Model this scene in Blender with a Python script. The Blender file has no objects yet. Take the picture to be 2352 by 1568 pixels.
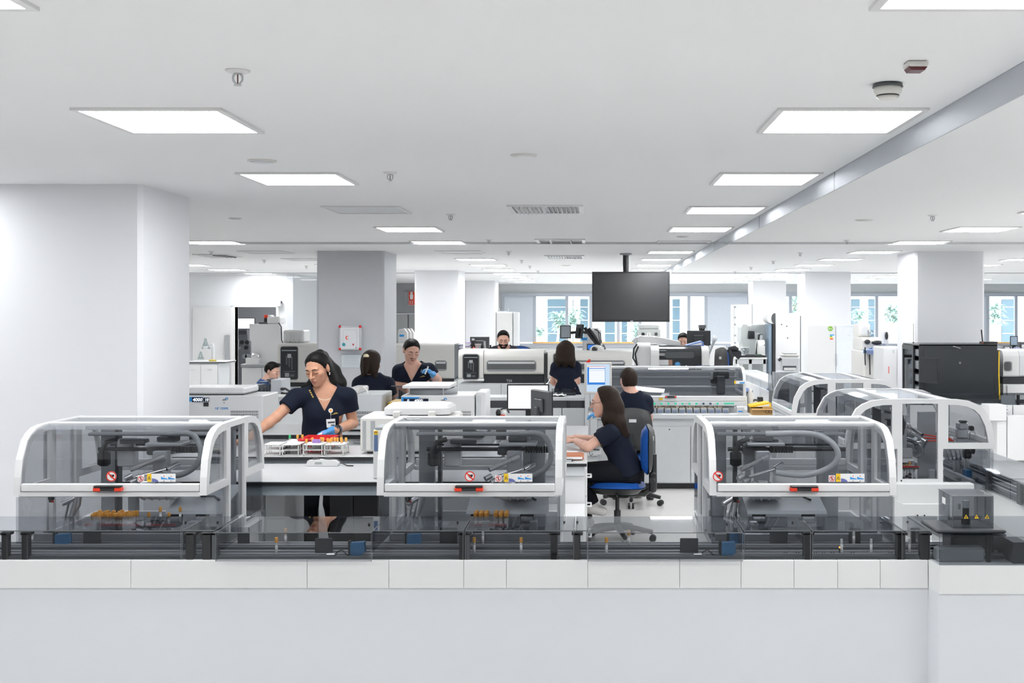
import bpy, math, random
import numpy as np
from mathutils import Vector, Matrix, Euler
random.seed(7)
SC = bpy.context.scene
COL = SC.collection
# ------------------------------------------------------------------ camera, world, exposure
F, CX, CY, HC = 2617.0, 1362.0, 718.0, 1.86      # focal length in pixels, principal point, eye height
cd = bpy.data.cameras.new('camera'); cam = bpy.data.objects.new('camera', cd); COL.objects.link(cam)
cam.location = (0, 0, HC); cam.rotation_euler = (math.radians(90), 0, 0)
cd.sensor_width = 36.0; cd.sensor_fit = 'HORIZONTAL'; cd.lens = 36.0*F/2352.0
cd.shift_x = (1176.0-CX)/2352.0; cd.shift_y = (CY-784.0)/2352.0
cd.clip_start = 0.05; cd.clip_end = 300
SC.camera = cam
vs = SC.view_settings
vs.view_transform = 'Standard'; vs.look = 'None'; vs.gamma = 1.0; vs.use_curve_mapping = False
vs.exposure = 0.1
LAMP = 25.0
w = bpy.data.worlds.new('sky'); SC.world = w; w.use_nodes = True
bg = w.node_tree.nodes['Background']
bg.inputs[0].default_value = (0.86, 0.94, 1.0, 1); bg.inputs[1].default_value = 6.0
try:
    SC.cycles.transparent_max_bounces = 40; SC.cycles.max_bounces = 14; SC.cycles.diffuse_bounces = 5
    SC.cycles.glossy_bounces = 4; SC.cycles.caustics_reflective = False; SC.cycles.caustics_refractive = False
    SC.cycles.sample_clamp_indirect = 6.0
except Exception: pass

def at(px, py, Y):
    """the world point that the photo shows at pixel (px, py) when it lies Y metres into the room"""
    return Vector(((px-CX)*Y/F, Y, HC-(py-CY)*Y/F))
def ax(px, Y): return (px-CX)*Y/F
def az(py, Y): return HC-(py-CY)*Y/F

# ------------------------------------------------------------------ materials
MT = {}
def mat(name, col, rough=0.5, metal=0.0, emit=None, es=0.0, noise=0.03, nscale=14.0, spec=0.5, bump=0.0, bscale=200.0):
    if name in MT: return MT[name]
    m = bpy.data.materials.new(name); m.use_nodes = True; nt = m.node_tree
    b = nt.nodes['Principled BSDF']
    b.inputs['Base Color'].default_value = (*col, 1); b.inputs['Roughness'].default_value = rough
    b.inputs['Metallic'].default_value = metal; b.inputs['Specular IOR Level'].default_value = spec
    if noise > 0:
        tc = nt.nodes.new('ShaderNodeTexCoord'); n = nt.nodes.new('ShaderNodeTexNoise'); n.inputs['Scale'].default_value = nscale
        n.inputs['Detail'].default_value = 2.0
        nt.links.new(tc.outputs['Object'], n.inputs['Vector'])
        mx = nt.nodes.new('ShaderNodeMix'); mx.data_type = 'RGBA'
        mx.inputs[6].default_value = (*[c*(1-noise) for c in col], 1); mx.inputs[7].default_value = (*[min(1, c*(1+noise)) for c in col], 1)
        nt.links.new(n.outputs['Fac'], mx.inputs[0]); nt.links.new(mx.outputs[2], b.inputs['Base Color'])
    if bump > 0:
        tc = nt.nodes.new('ShaderNodeTexCoord'); n = nt.nodes.new('ShaderNodeTexNoise'); n.inputs['Scale'].default_value = bscale
        bp = nt.nodes.new('ShaderNodeBump'); bp.inputs['Strength'].default_value = bump; bp.inputs['Distance'].default_value = 0.002
        nt.links.new(tc.outputs['Object'], n.inputs['Vector']); nt.links.new(n.outputs['Fac'], bp.inputs['Height']); nt.links.new(bp.outputs[0], b.inputs['Normal'])
    if emit is not None:
        b.inputs['Emission Color'].default_value = (*emit, 1); b.inputs['Emission Strength'].default_value = es
    MT[name] = m
    return m
def acrylic(name, tint, ior=1.45, rough=0.02):
    """smoked or clear acrylic sheet: lets tinted light through, mirrors by Fresnel"""
    if name in MT: return MT[name]
    m = bpy.data.materials.new(name); m.use_nodes = True; nt = m.node_tree; nt.nodes.clear()
    o = nt.nodes.new('ShaderNodeOutputMaterial'); t = nt.nodes.new('ShaderNodeBsdfTransparent'); g = nt.nodes.new('ShaderNodeBsdfGlossy')
    f = nt.nodes.new('ShaderNodeFresnel'); mx = nt.nodes.new('ShaderNodeMixShader')
    t.inputs[0].default_value = (*tint, 1); g.inputs['Roughness'].default_value = rough; g.inputs[0].default_value = (0.9, 0.93, 0.97, 1)
    f.inputs[0].default_value = ior
    ge = nt.nodes.new('ShaderNodeNewGeometry'); iv = nt.nodes.new('ShaderNodeMath'); iv.operation = 'SUBTRACT'; iv.inputs[0].default_value = 1.0   # the inner faces only transmit
    mu = nt.nodes.new('ShaderNodeMath'); mu.operation = 'MULTIPLY'
    nt.links.new(ge.outputs['Backfacing'], iv.inputs[1]); nt.links.new(iv.outputs[0], mu.inputs[0]); nt.links.new(f.outputs[0], mu.inputs[1]); nt.links.new(mu.outputs[0], mx.inputs[0]); nt.links.new(t.outputs[0], mx.inputs[1]); nt.links.new(g.outputs[0], mx.inputs[2]); nt.links.new(mx.outputs[0], o.inputs[0])
    MT[name] = m
    return m
def glow(name, col, es):
    if name in MT: return MT[name]
    m = bpy.data.materials.new(name); m.use_nodes = True; nt = m.node_tree; nt.nodes.clear()
    o = nt.nodes.new('ShaderNodeOutputMaterial'); e = nt.nodes.new('ShaderNodeEmission')
    e.inputs[0].default_value = (*col, 1); e.inputs[1].default_value = es; nt.links.new(e.outputs[0], o.inputs[0])
    MT[name] = m
    return m
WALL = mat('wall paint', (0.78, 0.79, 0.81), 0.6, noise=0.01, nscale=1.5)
CEIL = mat('ceiling paint', (0.88, 0.89, 0.90), 0.7, noise=0.012, nscale=0.8)
COLM = mat('column paint', (0.79, 0.80, 0.83), 0.5, noise=0.012, nscale=1.2)
GREYW = mat('grey wall paint', (0.36, 0.37, 0.39), 0.6)
FLOOR = mat('floor vinyl', (0.74, 0.73, 0.71), 0.22, noise=0.03, nscale=3.0)
LOWP = mat('blue white panel', (0.645, 0.665, 0.695), 0.45, noise=0.01, nscale=1.5)
BANDP = mat('warm white panel', (0.69, 0.70, 0.70), 0.4, noise=0.01, nscale=1.5)
TOPW = mat('white laminate', (0.56, 0.565, 0.575), 0.3, noise=0.01)
WHITE = mat('white powder coat', (0.74, 0.745, 0.75), 0.35, noise=0.012, nscale=3)
WPLAS = mat('white plastic', (0.72, 0.72, 0.72), 0.3, noise=0.01)
CREAM = mat('cream plastic', (0.69, 0.68, 0.65), 0.35, noise=0.012)
LGREY = mat('light grey plastic', (0.62, 0.64, 0.66), 0.35)
MGREY = mat('mid grey metal', (0.32, 0.34, 0.36), 0.35)
BLUEG = mat('blue grey apron', (0.33, 0.38, 0.42), 0.4)
DGREY = mat('dark grey plastic', (0.075, 0.08, 0.088), 0.4)
BLACK = mat('black plastic', (0.018, 0.019, 0.021), 0.4)
BLACKM = mat('black painted steel', (0.022, 0.026, 0.03), 0.35)
STEEL = mat('brushed steel', (0.55, 0.56, 0.58), 0.28, metal=0.9)
CHROME = mat('chrome', (0.8, 0.8, 0.82), 0.1, metal=1.0)
ALU = mat('anodised aluminium', (0.58, 0.60, 0.63), 0.35, metal=0.55)
RAILM = mat('conveyor grey', (0.33, 0.35, 0.38), 0.4)
RAILD = mat('conveyor dark grey', (0.10, 0.11, 0.12), 0.4)
RED = mat('red plastic', (0.62, 0.015, 0.02), 0.35)
REDH = mat('red lens', (0.80, 0.05, 0.02), 0.3)
BLUE = mat('blue upholstery', (0.012, 0.085, 0.36), 0.42)
BLUEP = mat('blue plastic', (0.03, 0.16, 0.36), 0.4)
SKYB = mat('sky blue print', (0.03, 0.30, 0.72), 0.5)
YEL = mat('yellow', (0.85, 0.55, 0.02), 0.5)
AMBER = mat('amber cap', (0.80, 0.38, 0.06), 0.45)
ORANGE = mat('orange wood', (0.85, 0.45, 0.12), 0.5)
GREEN = mat('green plastic', (0.02, 0.35, 0.12), 0.4)
PURPLE = mat('purple cap', (0.36, 0.22, 0.55), 0.45)
PAPER = mat('paper', (0.86, 0.86, 0.86), 0.7)
CARD = mat('cardboard', (0.56, 0.36, 0.15), 0.8)
LEATH = mat('brown leather', (0.42, 0.13, 0.05), 0.55)
NAVY = mat('navy scrub cloth', (0.0045, 0.008, 0.020), 0.85, noise=0.15, nscale=60, bump=0.25, bscale=500, spec=0.25)
TROUS = mat('black trouser cloth', (0.006, 0.007, 0.010), 0.85, noise=0.1, spec=0.2)
SKIN = mat('skin', (0.54, 0.285, 0.185), 0.5, noise=0.06, nscale=30, spec=0.35)
SKINP = mat('pale skin', (0.64, 0.38, 0.29), 0.5, noise=0.05, nscale=30, spec=0.35)
LIPS = mat('lips', (0.40, 0.13, 0.11), 0.45)
EYEW = mat('eye white', (0.62, 0.58, 0.55), 0.3)
HAIRB = mat('black hair', (0.004, 0.0035, 0.0035), 0.55, spec=0.2, noise=0.3, nscale=40, bump=0.4, bscale=160)
SGREY = mat('soft grey metal', (0.40, 0.42, 0.45), 0.4)
HAIRN = mat('brown hair', (0.018, 0.0100, 0.006), 0.6, spec=0.2, noise=0.4, nscale=50, bump=0.5, bscale=160)
GLOVE = mat('blue nitrile', (0.075, 0.30, 0.62), 0.45)
ACR = acrylic('smoked acrylic', (0.80, 0.806, 0.817))
ACRD = acrylic('dark smoked acrylic', (0.76, 0.766, 0.777))
ACRB = acrylic('deep smoked acrylic', (0.66, 0.675, 0.695))
GLASS = acrylic('clear glass', (0.93, 0.95, 0.96))
LIT = glow('lamp diffuser', (0.98, 0.99, 1.0), LAMP)

# ------------------------------------------------------------------ mesh builder
class MB:
    def __init__(s): s.v = []; s.f = []; s.sm = []; s.mi = []; s.m = 0; s.X = None
    def add(s, vs, fs, smooth=False):
        n = len(s.v)
        if s.X is not None: vs = [s.X @ Vector(p) for p in vs]
        s.v += [tuple(p) for p in vs]; s.f += [tuple(i+n for i in f) for f in fs]
        s.sm += [smooth]*len(fs); s.mi += [s.m]*len(fs)
        return s
    def box(s, x0, x1, y0, y1, z0, z1, c=0.0):
        x0, x1 = min(x0, x1), max(x0, x1); y0, y1 = min(y0, y1), max(y0, y1); z0, z1 = min(z0, z1), max(z0, z1)
        c = min(c, (x1-x0)*.49, (y1-y0)*.49, (z1-z0)*.49)
        if c <= 0:
            vs = [(x0,y0,z0),(x1,y0,z0),(x1,y1,z0),(x0,y1,z0),(x0,y0,z1),(x1,y0,z1),(x1,y1,z1),(x0,y1,z1)]
            return s.add(vs, [(0,3,2,1),(4,5,6,7),(0,1,5,4),(1,2,6,5),(2,3,7,6),(3,0,4,7)])
        def ring(i, z):
            a, b, d, e = x0+i, x1-i, y0+i, y1-i
            return [(a+c-i*0,d,z),(b-c,d,z),(b,d+c,z),(b,e-c,z),(b-c,e,z),(a+c,e,z),(a,e-c,z),(a,d+c,z)]
        vs = ring(c*.999, z0)+ring(0, z0+c)+ring(0, z1-c)+ring(c*.999, z1)
        fs = [tuple(range(7,-1,-1))]
        for k in range(3):
            for j in range(8): fs.append((k*8+j, k*8+(j+1)%8, k*8+8+(j+1)%8, k*8+8+j))
        fs.append(tuple(range(24,32)))
        return s.add(vs, fs)
    def cbox(s, c, d, R=None, ch=0.0):
        """box centred at c with full sizes d, turned by R (Euler tuple or Matrix)"""
        old = s.X
        M4 = Matrix.Translation(Vector(c))
        if R is not None: M4 = M4 @ (Euler(R).to_matrix().to_4x4() if not isinstance(R, Matrix) else R.to_4x4())
        s.X = M4 if old is None else old @ M4
        s.box(-d[0]/2, d[0]/2, -d[1]/2, d[1]/2, -d[2]/2, d[2]/2, ch); s.X = old
        return s
    def cyl(s, p0, p1, r0, r1=None, n=14, caps=True):
        p0, p1 = Vector(p0), Vector(p1); r1 = r0 if r1 is None else r1
        d = (p1-p0).normalized(); a = d.orthogonal().normalized(); b = d.cross(a)
        vs = []
        for p, r in ((p0, r0), (p1, r1)):
            for k in range(n):
                t = 2*math.pi*k/n; vs.append(p+a*(r*math.cos(t))+b*(r*math.sin(t)))
        s.add(vs, [(k, (k+1)%n, n+(k+1)%n, n+k) for k in range(n)], True)
        if caps: s.add(vs, [tuple(range(n-1,-1,-1)), tuple(range(n, 2*n))])
        return s
    def tube(s, pts, r, n=8, closed=False):
        pts = [Vector(p) for p in pts]; m = len(pts); vs = []
        rr = r if isinstance(r, (list, tuple)) else [r]*m
        prev = None
        for i, p in enumerate(pts):
            t = (pts[min(i+1, m-1)]-pts[max(i-1, 0)])
            t = t.normalized() if t.length > 1e-9 else Vector((0,0,1))
            a = t.orthogonal().normalized() if prev is None else (prev-t*prev.dot(t)).normalized()
            prev = a; b = t.cross(a)
            for k in range(n):
                q = 2*math.pi*k/n; vs.append(p+a*(rr[i]*math.cos(q))+b*(rr[i]*math.sin(q)))
        fs = []
        for i in range(m-1):
            for k in range(n): fs.append((i*n+k, i*n+(k+1)%n, i*n+n+(k+1)%n, i*n+n+k))
        s.add(vs, fs, True)
        s.add([vs[k] for k in range(n)]+[vs[(m-1)*n+k] for k in range(n)], [tuple(range(n-1,-1,-1)), tuple(range(n, 2*n))])
        return s
    def prism(s, poly, axis, a, b, smooth=False):
        """polygon extruded along an axis; poly is (y,z) for x, (x,z) for y, (x,y) for z"""
        mk = {'x': lambda p, t: (t, p[0], p[1]), 'y': lambda p, t: (p[0], t, p[1]), 'z': lambda p, t: (p[0], p[1], t)}[axis]
        n = len(poly); ar = sum(poly[i][0]*poly[(i+1)%n][1]-poly[(i+1)%n][0]*poly[i][1] for i in range(n))
        P = list(poly) if ar > 0 else list(poly)[::-1]
        a, b = min(a, b), max(a, b)
        if axis == 'y': a, b = b, a
        vs = [mk(p, a) for p in P]+[mk(p, b) for p in P]
        s.add(vs, [(i, (i+1)%n, n+(i+1)%n, n+i) for i in range(n)], smooth)
        return s.add(vs, [tuple(range(n-1,-1,-1)), tuple(range(n, 2*n))])
    def strip(s, pa, pb, closed=True, smooth=False):
        """quads between two outlines of equal length"""
        n = len(pa); vs = list(pa)+list(pb)
        return s.add(vs, [(i, (i+1)%n, n+(i+1)%n, n+i) for i in range(n if closed else n-1)], smooth)
    def frame(s, outer, inner, mk, t0, t1):
        """a flat frame between an outer and an inner outline with thickness t0..t1; mk maps (u,v,t) to a point"""
        n = len(outer)
        o0 = [mk(*p, t0) for p in outer]; o1 = [mk(*p, t1) for p in outer]; i0 = [mk(*p, t0) for p in inner]; i1 = [mk(*p, t1) for p in inner]
        s.strip(o0, i0); s.strip(o1, i1); s.strip(o0, o1); s.strip(i0, i1)
        return s
    def lathe(s, prof, c=(0,0,0), n=20):
        """(r,z) profile about a vertical axis"""
        vs = []; m = len(prof)
        for r, z in prof:
            for k in range(n):
                t = 2*math.pi*k/n; vs.append((c[0]+r*math.cos(t), c[1]+r*math.sin(t), c[2]+z))
        s.add(vs, [(i*n+k, i*n+(k+1)%n, i*n+n+(k+1)%n, i*n+n+k) for i in range(m-1) for k in range(n)], True)
        return s.add(vs[:n]+vs[-n:], [tuple(range(n-1,-1,-1)), tuple(range(n, 2*n))])
    def sphere(s, c, r, n=12, sc=(1,1,1)):
        prof = [(math.sin(math.pi*i/n), -math.cos(math.pi*i/n)) for i in range(n+1)]
        vs = [];
        for a, z in prof:
            for k in range(n):
                t = 2*math.pi*k/n; vs.append((c[0]+r*sc[0]*a*math.cos(t), c[1]+r*sc[1]*a*math.sin(t), c[2]+r*sc[2]*z))
        return s.add(vs, [(i*n+k, i*n+(k+1)%n, i*n+n+(k+1)%n, i*n+n+k) for i in range(n) for k in range(n)], True)
    def quad(s, a, b, c, d): return s.add([a, b, c, d], [(0, 1, 2, 3)])
    def build(s, name, mats, parent=None, fix=True):
        me = bpy.data.meshes.new(name); me.from_pydata(s.v, [], s.f)
        for m in (mats if isinstance(mats, (list, tuple)) else [mats]): me.materials.append(m)
        me.polygons.foreach_set('use_smooth', s.sm); me.polygons.foreach_set('material_index', s.mi)
        if fix:
            import bmesh
            bm = bmesh.new(); bm.from_mesh(me); bmesh.ops.recalc_face_normals(bm, faces=bm.faces); bm.to_mesh(me); bm.free()
        me.update()
        o = bpy.data.objects.new(name, me); COL.objects.link(o)
        return hang(o, parent)
def hang(o, parent):
    if parent is not None:
        o.parent = parent
        if parent.parent is None: o.matrix_parent_inverse = Matrix.Translation(-Vector(parent.location))
    return o
def T(name, label, cat, loc=(0,0,0), group=None):
    """an Empty at the base of a thing; its parts are built in world coordinates"""
    o = bpy.data.objects.new(name, None); COL.objects.link(o); o.location = loc; o.empty_display_size = 0.1
    return tag(o, label, cat, group)
def tag(o, label, cat, group=None):
    o['label'] = label; o['category'] = cat
    if group: o['group'] = group
    return o
def S(o):
    o['kind'] = 'structure'; return o
def dup(o, loc, rotz=None, label=None, group=None):
    """a thing copied with its parts and sub-parts"""
    c = o.copy(); COL.objects.link(c); c.location = loc
    if rotz is not None: c.rotation_euler = (0, 0, rotz)
    if label: c['label'] = label
    if group: c['group'] = group
    for ch in list(o.children):
        d = ch.copy(); COL.objects.link(d); d.parent = c
        for g in list(ch.children):
            e = g.copy(); COL.objects.link(e); e.parent = d
    return c
def B(name, m, parent, *a, c=0.004):
    """one box as a part"""
    return MB().box(*a, c=c).build(name, m, parent, fix=False)
def text_mb(txt, size, org, right, up, depth=0.0006, align='LEFT', mb=None):
    """lettering as a mesh: org is the baseline start, right/up the directions of writing"""
    cu = bpy.data.curves.new('lettering', 'FONT'); cu.body = txt; cu.size = size; cu.extrude = depth; cu.align_x = align; cu.resolution_u = 2
    ob = bpy.data.objects.new('lettering', cu); COL.objects.link(ob)
    dg = bpy.context.evaluated_depsgraph_get(); me = bpy.data.meshes.new_from_object(ob.evaluated_get(dg))
    right = Vector(right).normalized(); up = Vector(up).normalized(); nor = right.cross(up)
    mb = mb or MB(); org = Vector(org)
    mb.add([org+right*v.co.x+up*v.co.y+nor*v.co.z for v in me.vertices], [tuple(p.vertices) for p in me.polygons])
    bpy.data.objects.remove(ob); bpy.data.curves.remove(cu); bpy.data.meshes.remove(me)
    return mb
def arc(cx, cy, r, a0, a1, n, rx=None):
    return [(cx+(rx or r)*math.cos(math.radians(a0+(a1-a0)*i/n)), cy+r*math.sin(math.radians(a0+(a1-a0)*i/n))) for i in range(n+1)]
def disc(mb, c, r, nor, n=20, up=None):
    nor = Vector(nor).normalized(); a = nor.orthogonal().normalized(); b = nor.cross(a)
    return mb.add([Vector(c)+a*(r*math.cos(2*math.pi*k/n))+b*(r*math.sin(2*math.pi*k/n)) for k in range(n)], [tuple(range(n))])
# ------------------------------------------------------------------ the room
CZ = 2.74
S(B('floor', FLOOR, None, -10.6, 14.2, -4.2, 36.0, -0.12, 0.0, c=0))
S(B('ceiling', CEIL, None, -10.6, 14.2, -4.2, 35.3, CZ, CZ+0.12, c=0))
S(B('wall_left', WALL, None, -10.6, -10.4, -4.2, 35.3, 0, CZ, c=0))
S(B('wall_right', WALL, None, 14.0, 14.2, -4.2, 35.3, 0, CZ, c=0))
S(B('wall_front', WALL, None, -10.4, 14.0, -4.2, -4.0, 0, CZ, c=0))
YB = 35.0
wx0 = ax(1152, YB)
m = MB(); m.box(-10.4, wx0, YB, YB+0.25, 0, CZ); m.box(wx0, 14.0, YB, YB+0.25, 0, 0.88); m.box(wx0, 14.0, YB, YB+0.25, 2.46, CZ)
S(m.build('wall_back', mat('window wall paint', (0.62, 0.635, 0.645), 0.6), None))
# ribbon of windows in the far wall
win = S(bpy.data.objects.new('window_1', None)); COL.objects.link(win); win.location = (wx0, YB, 0.88)
FRM = mat('window frame grey', (0.42, 0.45, 0.5), 0.4)
m = MB(); m.box(wx0, 14.0, YB-0.10, YB+0.06, 2.36, 2.46); m.box(wx0, 14.0, YB-0.06, YB+0.06, 0.80, 0.92); m.box(wx0, wx0+0.09, YB-0.06, YB+0.06, 0.92, 2.36)
m.build('window_frame', FRM, win)
edges = [1228, 1302, 1357, 1420, 1470, 1534, 1582, 1621, 1720, 1815, 1880, 1950, 2013, 2075, 2150, 2268, 2333, 2390]
last = wx0+0.09
for i, px in enumerate(edges):
    x = ax(px, YB)
    B('mullion', FRM, win, x-0.045, x+0.045, YB-0.05, YB+0.06, 0.92, 2.36)
    if px in (1228, 1720, 2268):
        B('roller_blind', mat('blind cloth', (0.60, 0.64, 0.70), 0.8), win, last, x-0.045, YB-0.04, YB-0.03, 0.96, 2.36, c=0)
    B('pane', GLASS, win, last, x-0.045, YB+0.01, YB+0.02, 0.92, 2.36, c=0)
    last = x+0.045
B('window_sill', ORANGE, win, ax(1224, YB), ax(1620, YB), YB-0.14, YB-0.02, 0.925, 0.965)
B('window_sill', ORANGE, win, ax(2268, YB), ax(2400, YB), YB-0.14, YB-0.02, 0.925, 0.965)
# courtyard beyond the glass
EXTW = mat('sunlit render', (0.86, 0.86, 0.85), 0.8)
EXTG = mat('courtyard glazing', (0.17, 0.26, 0.32), 0.2)
S(B('ground', mat('courtyard paving', (0.8, 0.79, 0.77), 0.8), None, -14, 26, 35.3, 60, -0.15, 0.0, c=0))
bld = T('outside_building', 'white courtyard building with blue glazing beyond the far windows', 'building', (2, 52, 0))
B('wall', EXTW, bld, -14, 26, 52, 54, 0, 7)
for a, b in ((1258, 1350), (1390, 1440), (1545, 1580), (1955, 2010), (2300, 2333)):
    B('glazing', EXTG, bld, ax(a, 52), ax(b, 52), 51.9, 52, 0.4, az(688, 52))
    for q in range(3):
        zz = 0.9+q*0.6
        B('transom', EXTW, bld, ax(a, 52), ax(b, 52), 51.86, 51.9, zz, zz+0.04)
for px in (1308, 1325, 1420, 1570, 1985):
    B('pillar', EXTW, bld, ax(px, 48)-0.14, ax(px, 48)+0.14, 47.9, 48.2, 0, 5)
B('canopy', EXTW, bld, -14, 26, 47.5, 52, 2.55, 2.8)
LEAF = mat('sunlit leaf', (0.34, 0.46, 0.40), 0.6, noise=0.3)
BARK = mat('bark', (0.5, 0.4, 0.3), 0.8)
def plant(px, py, Y, h, n, label, spread=0.55, up=0.5):
    c = at(px, py, Y); r = T('courtyard_plant', label, 'plant', (c.x, Y, 0), 'plants in the courtyard')
    MB().tube([(c.x-0.2, Y, 0), (c.x-0.08, Y, c.z*0.5), (c.x, Y, c.z)], [0.07, 0.05, 0.04], 7).build('trunk', BARK, r)
    f = MB()
    for k in range(n):
        t = random.uniform(0, 2*math.pi); e = random.uniform(-0.4, 1.2); L = spread*random.uniform(0.5, 1)
        d = Vector((math.cos(t)*math.cos(e), math.sin(t)*math.cos(e), math.sin(e)*up))
        a = Vector((c.x, Y, c.z))+d*(0.1*L)+Vector((0, 0, random.uniform(-h, h)*0.4)); b = a+d*L*0.6+Vector((0,0,0.05)); e2 = a+d*L-Vector((0,0,0.12*L))
        s_ = d.cross(Vector((0,0,1))).normalized()*0.05
        f.add([a, b-s_, e2, b+s_], [(0,1,2,3)])
    f.build('foliage', LEAF, r, fix=False)
plant(1285, 742, 41, 0.8, 160, 'round leafy courtyard tree nearest the roller blind')
plant(1316, 735, 42, 0.9, 160, 'spiky palm in the courtyard just beside the hanging television')
plant(1240, 768, 40, 0.4, 70, 'low shrub at the foot of the courtyard wall', 0.4)
plant(1465, 765, 42, 0.8, 140, 'courtyard palm seen below the hanging television')
plant(1825, 700, 42, 0.9, 120, 'leafy tree seen between the two narrow far columns')
plant(1975, 728, 42, 0.5, 80, 'small palm seen above the white fridges')
plant(2052, 725, 41, 0.8, 160, 'tall leafy tree against the column behind the server rack')
plant(2285, 725, 41, 0.9, 150, 'courtyard tree seen above the rack, nearest the picture edge')
# columns
def column(x0, x1, y0, y1, name='column', m=COLM):
    q = 0.03
    o = MB().prism([(x0+q,y0),(x1-q,y0),(x1,y0+q),(x1,y1-q),(x1-q,y1),(x0+q,y1),(x0,y1-q),(x0,y0+q)], 'z', 0, CZ).build(name, m, None); return S(o)
column(-4.6, -3.09, 7.8, 8.75)
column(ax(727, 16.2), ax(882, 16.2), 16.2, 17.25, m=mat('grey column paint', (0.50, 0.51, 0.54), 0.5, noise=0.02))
column(ax(952, 23.6), ax(1056, 23.6), 23.6, 24.6)
column(ax(1067, 31.3), ax(1138, 31.3), 31.3, 32.3)
column(ax(2103, 16.3), ax(2262, 16.3), 16.3, 17.3)
column(ax(1850, 24.5), ax(1955, 24.5), 24.5, 25.5)
column(ax(1730, 31.5), ax(1806, 31.5), 31.5, 32.5)
# left-hand rear room: wall with the doorway, sink wall, grey wall
Yd = 26.0
dx0, dx1, dz = ax(540, Yd), ax(635, Yd), az(705, Yd)
m = MB(); m.box(-10.4, dx0, Yd, Yd+0.2, 0, CZ); m.box(dx0, dx1, Yd, Yd+0.2, dz, CZ); m.box(dx1, ax(673, Yd), Yd, Yd+0.2, 0, CZ)
S(m.build('wall_doorway', WALL, None))
S(B('wall_side', WALL, None, ax(673, Yd)-0.02, ax(673, Yd), Yd+0.2, YB, 0, CZ, c=0))
S(B('wall_store', GREYW, None, ax(540, Yd)-1.2, ax(635, Yd)+0.6, Yd+3.4, Yd+3.5, 0, CZ, c=0))
d = S(bpy.data.objects.new('door_1', None)); COL.objects.link(d); d.location = (dx0, Yd, 0)
m = MB(); m.box(dx0-0.06, dx0, Yd-0.03, Yd+0.22, 0, dz+0.06); m.box(dx1, dx1+0.06, Yd-0.03, Yd+0.22, 0, dz+0.06); m.box(dx0, dx1, Yd-0.03, Yd+0.22, dz, dz+0.06)
m.build('door_frame', WPLAS, d)
B('door_leaf', WPLAS, d, dx0-0.95, dx0-0.06, Yd-0.06, Yd-0.02, 0, dz, c=0.003)
m = MB(); m.box(dx0-0.20, dx0-0.10, Yd-0.11, Yd-0.06, 0.05, 1.35); m.build('push_bar', STEEL, d)
m = MB(); m.box(ax(660, 25.6), ax(728, 25.6), 25.55, 25.6, 0.0, CZ-.01); S(m.build('wall_glazed', acrylic('frosted glass', (0.93, 0.94, 0.95)), None))
S(B('wall_grey', GREYW, None, ax(890, 34), ax(960, 34), 33.9, 34.0, 0, CZ, c=0))
d2 = S(bpy.data.objects.new('door_2', None)); COL.objects.link(d2); d2.location = (ax(913, 33.9), 33.85, 0)
for a, b in ((905, 936), (939, 957)): B('door_leaf', mat('grey door', (0.44, 0.45, 0.45), 0.5), d2, ax(a, 33.85), ax(b, 33.85), 33.84, 33.9, 0, az(722, 33.85), c=0.01)
B('door_frame', LGREY, d2, ax(900, 33.85), ax(957, 33.85), 33.82, 33.9, az(722, 33.85), az(719, 33.85), c=0)
# cross trim on the ceiling
S(B('trim_1', mat('ceiling trim', (0.55, 0.56, 0.58), 0.5), None, -10.4, 14.0, 14.2, 14.26, CZ-0.025, CZ, c=0))
S(B('trim_2', mat('ceiling trim', (0.55, 0.56, 0.58), 0.5), None, -10.4, 14.0, 25.0, 25.06, CZ-0.02, CZ, c=0))

# ------------------------------------------------------------------ ceiling lamps
def lamp_proto(lit):
    r = T('ceiling_lamp', 'square ceiling lamp', 'ceiling lamp', (0, 0, 0), 'square ceiling lamps')
    m = MB(); h = 0.325; i = 0.298
    m.frame([(-h,-h),(h,-h),(h,h),(-h,h)], [(-i,-i),(i,-i),(i,i),(-i,i)], lambda u, v, t: (u, v, t), -0.012, 0.0)
    m.build('frame', WPLAS, r)
    m = MB().box(-i, i, -i, i, -0.006, -0.001); m.build('diffuser', LIT if lit else mat('unlit diffuser', (0.66, 0.68, 0.70), 0.4), r)
    return r
ORD = ['first','second','third','fourth','fifth','sixth','seventh','eighth','ninth','tenth','eleventh','twelfth','thirteenth','fourteenth','fifteenth','sixteenth','seventeenth']
protos = {}
rows = [(-7.45, 'row by the doorway'), (-4.72, 'row behind the big white column'), (-1.92, 'row above the standing woman'),
        (1.12, 'row beside the grey smoke curtain'), (4.06, 'row over the black server rack'), (7.10, 'row past the server rack column'), (10.1, 'row near the far wall corner')]
for rx, rd in rows:
    seen = 0
    for k in range(-1, 14):
        y = 2.96+2.25*k
        if rx == -7.45 and (y > 28 or y < 18) : continue  # last lamp, past the doorway wall, is added unseen to brighten the store
        if rx == -4.72 and y > 25: continue
        if abs(rx) > 6 and y < 0: continue
        if k == -1 and rx not in (-4.72, 4.06): continue  # these two nearest lamps, out of view, are added to brighten the front
        if rx == 10.1 and (k % 2): continue
        lit = not ((rx == -1.92 and k in (3, 6)) or (rx == 1.12 and k == 5) or (rx == -4.72 and k in (6, 7)))
        if rx == -4.72 and k == 3 : continue
        seen += 1
        lab = ('glowing' if lit else 'unlit grey')+' square ceiling lamp, '+ORD[seen-1]+' in the '+rd
        if lit not in protos:
            o = protos[lit] = lamp_proto(lit); o.location = (rx, y, CZ); o['label'] = lab
        else: dup(protos[lit], (rx, y, CZ), label=lab)
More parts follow.
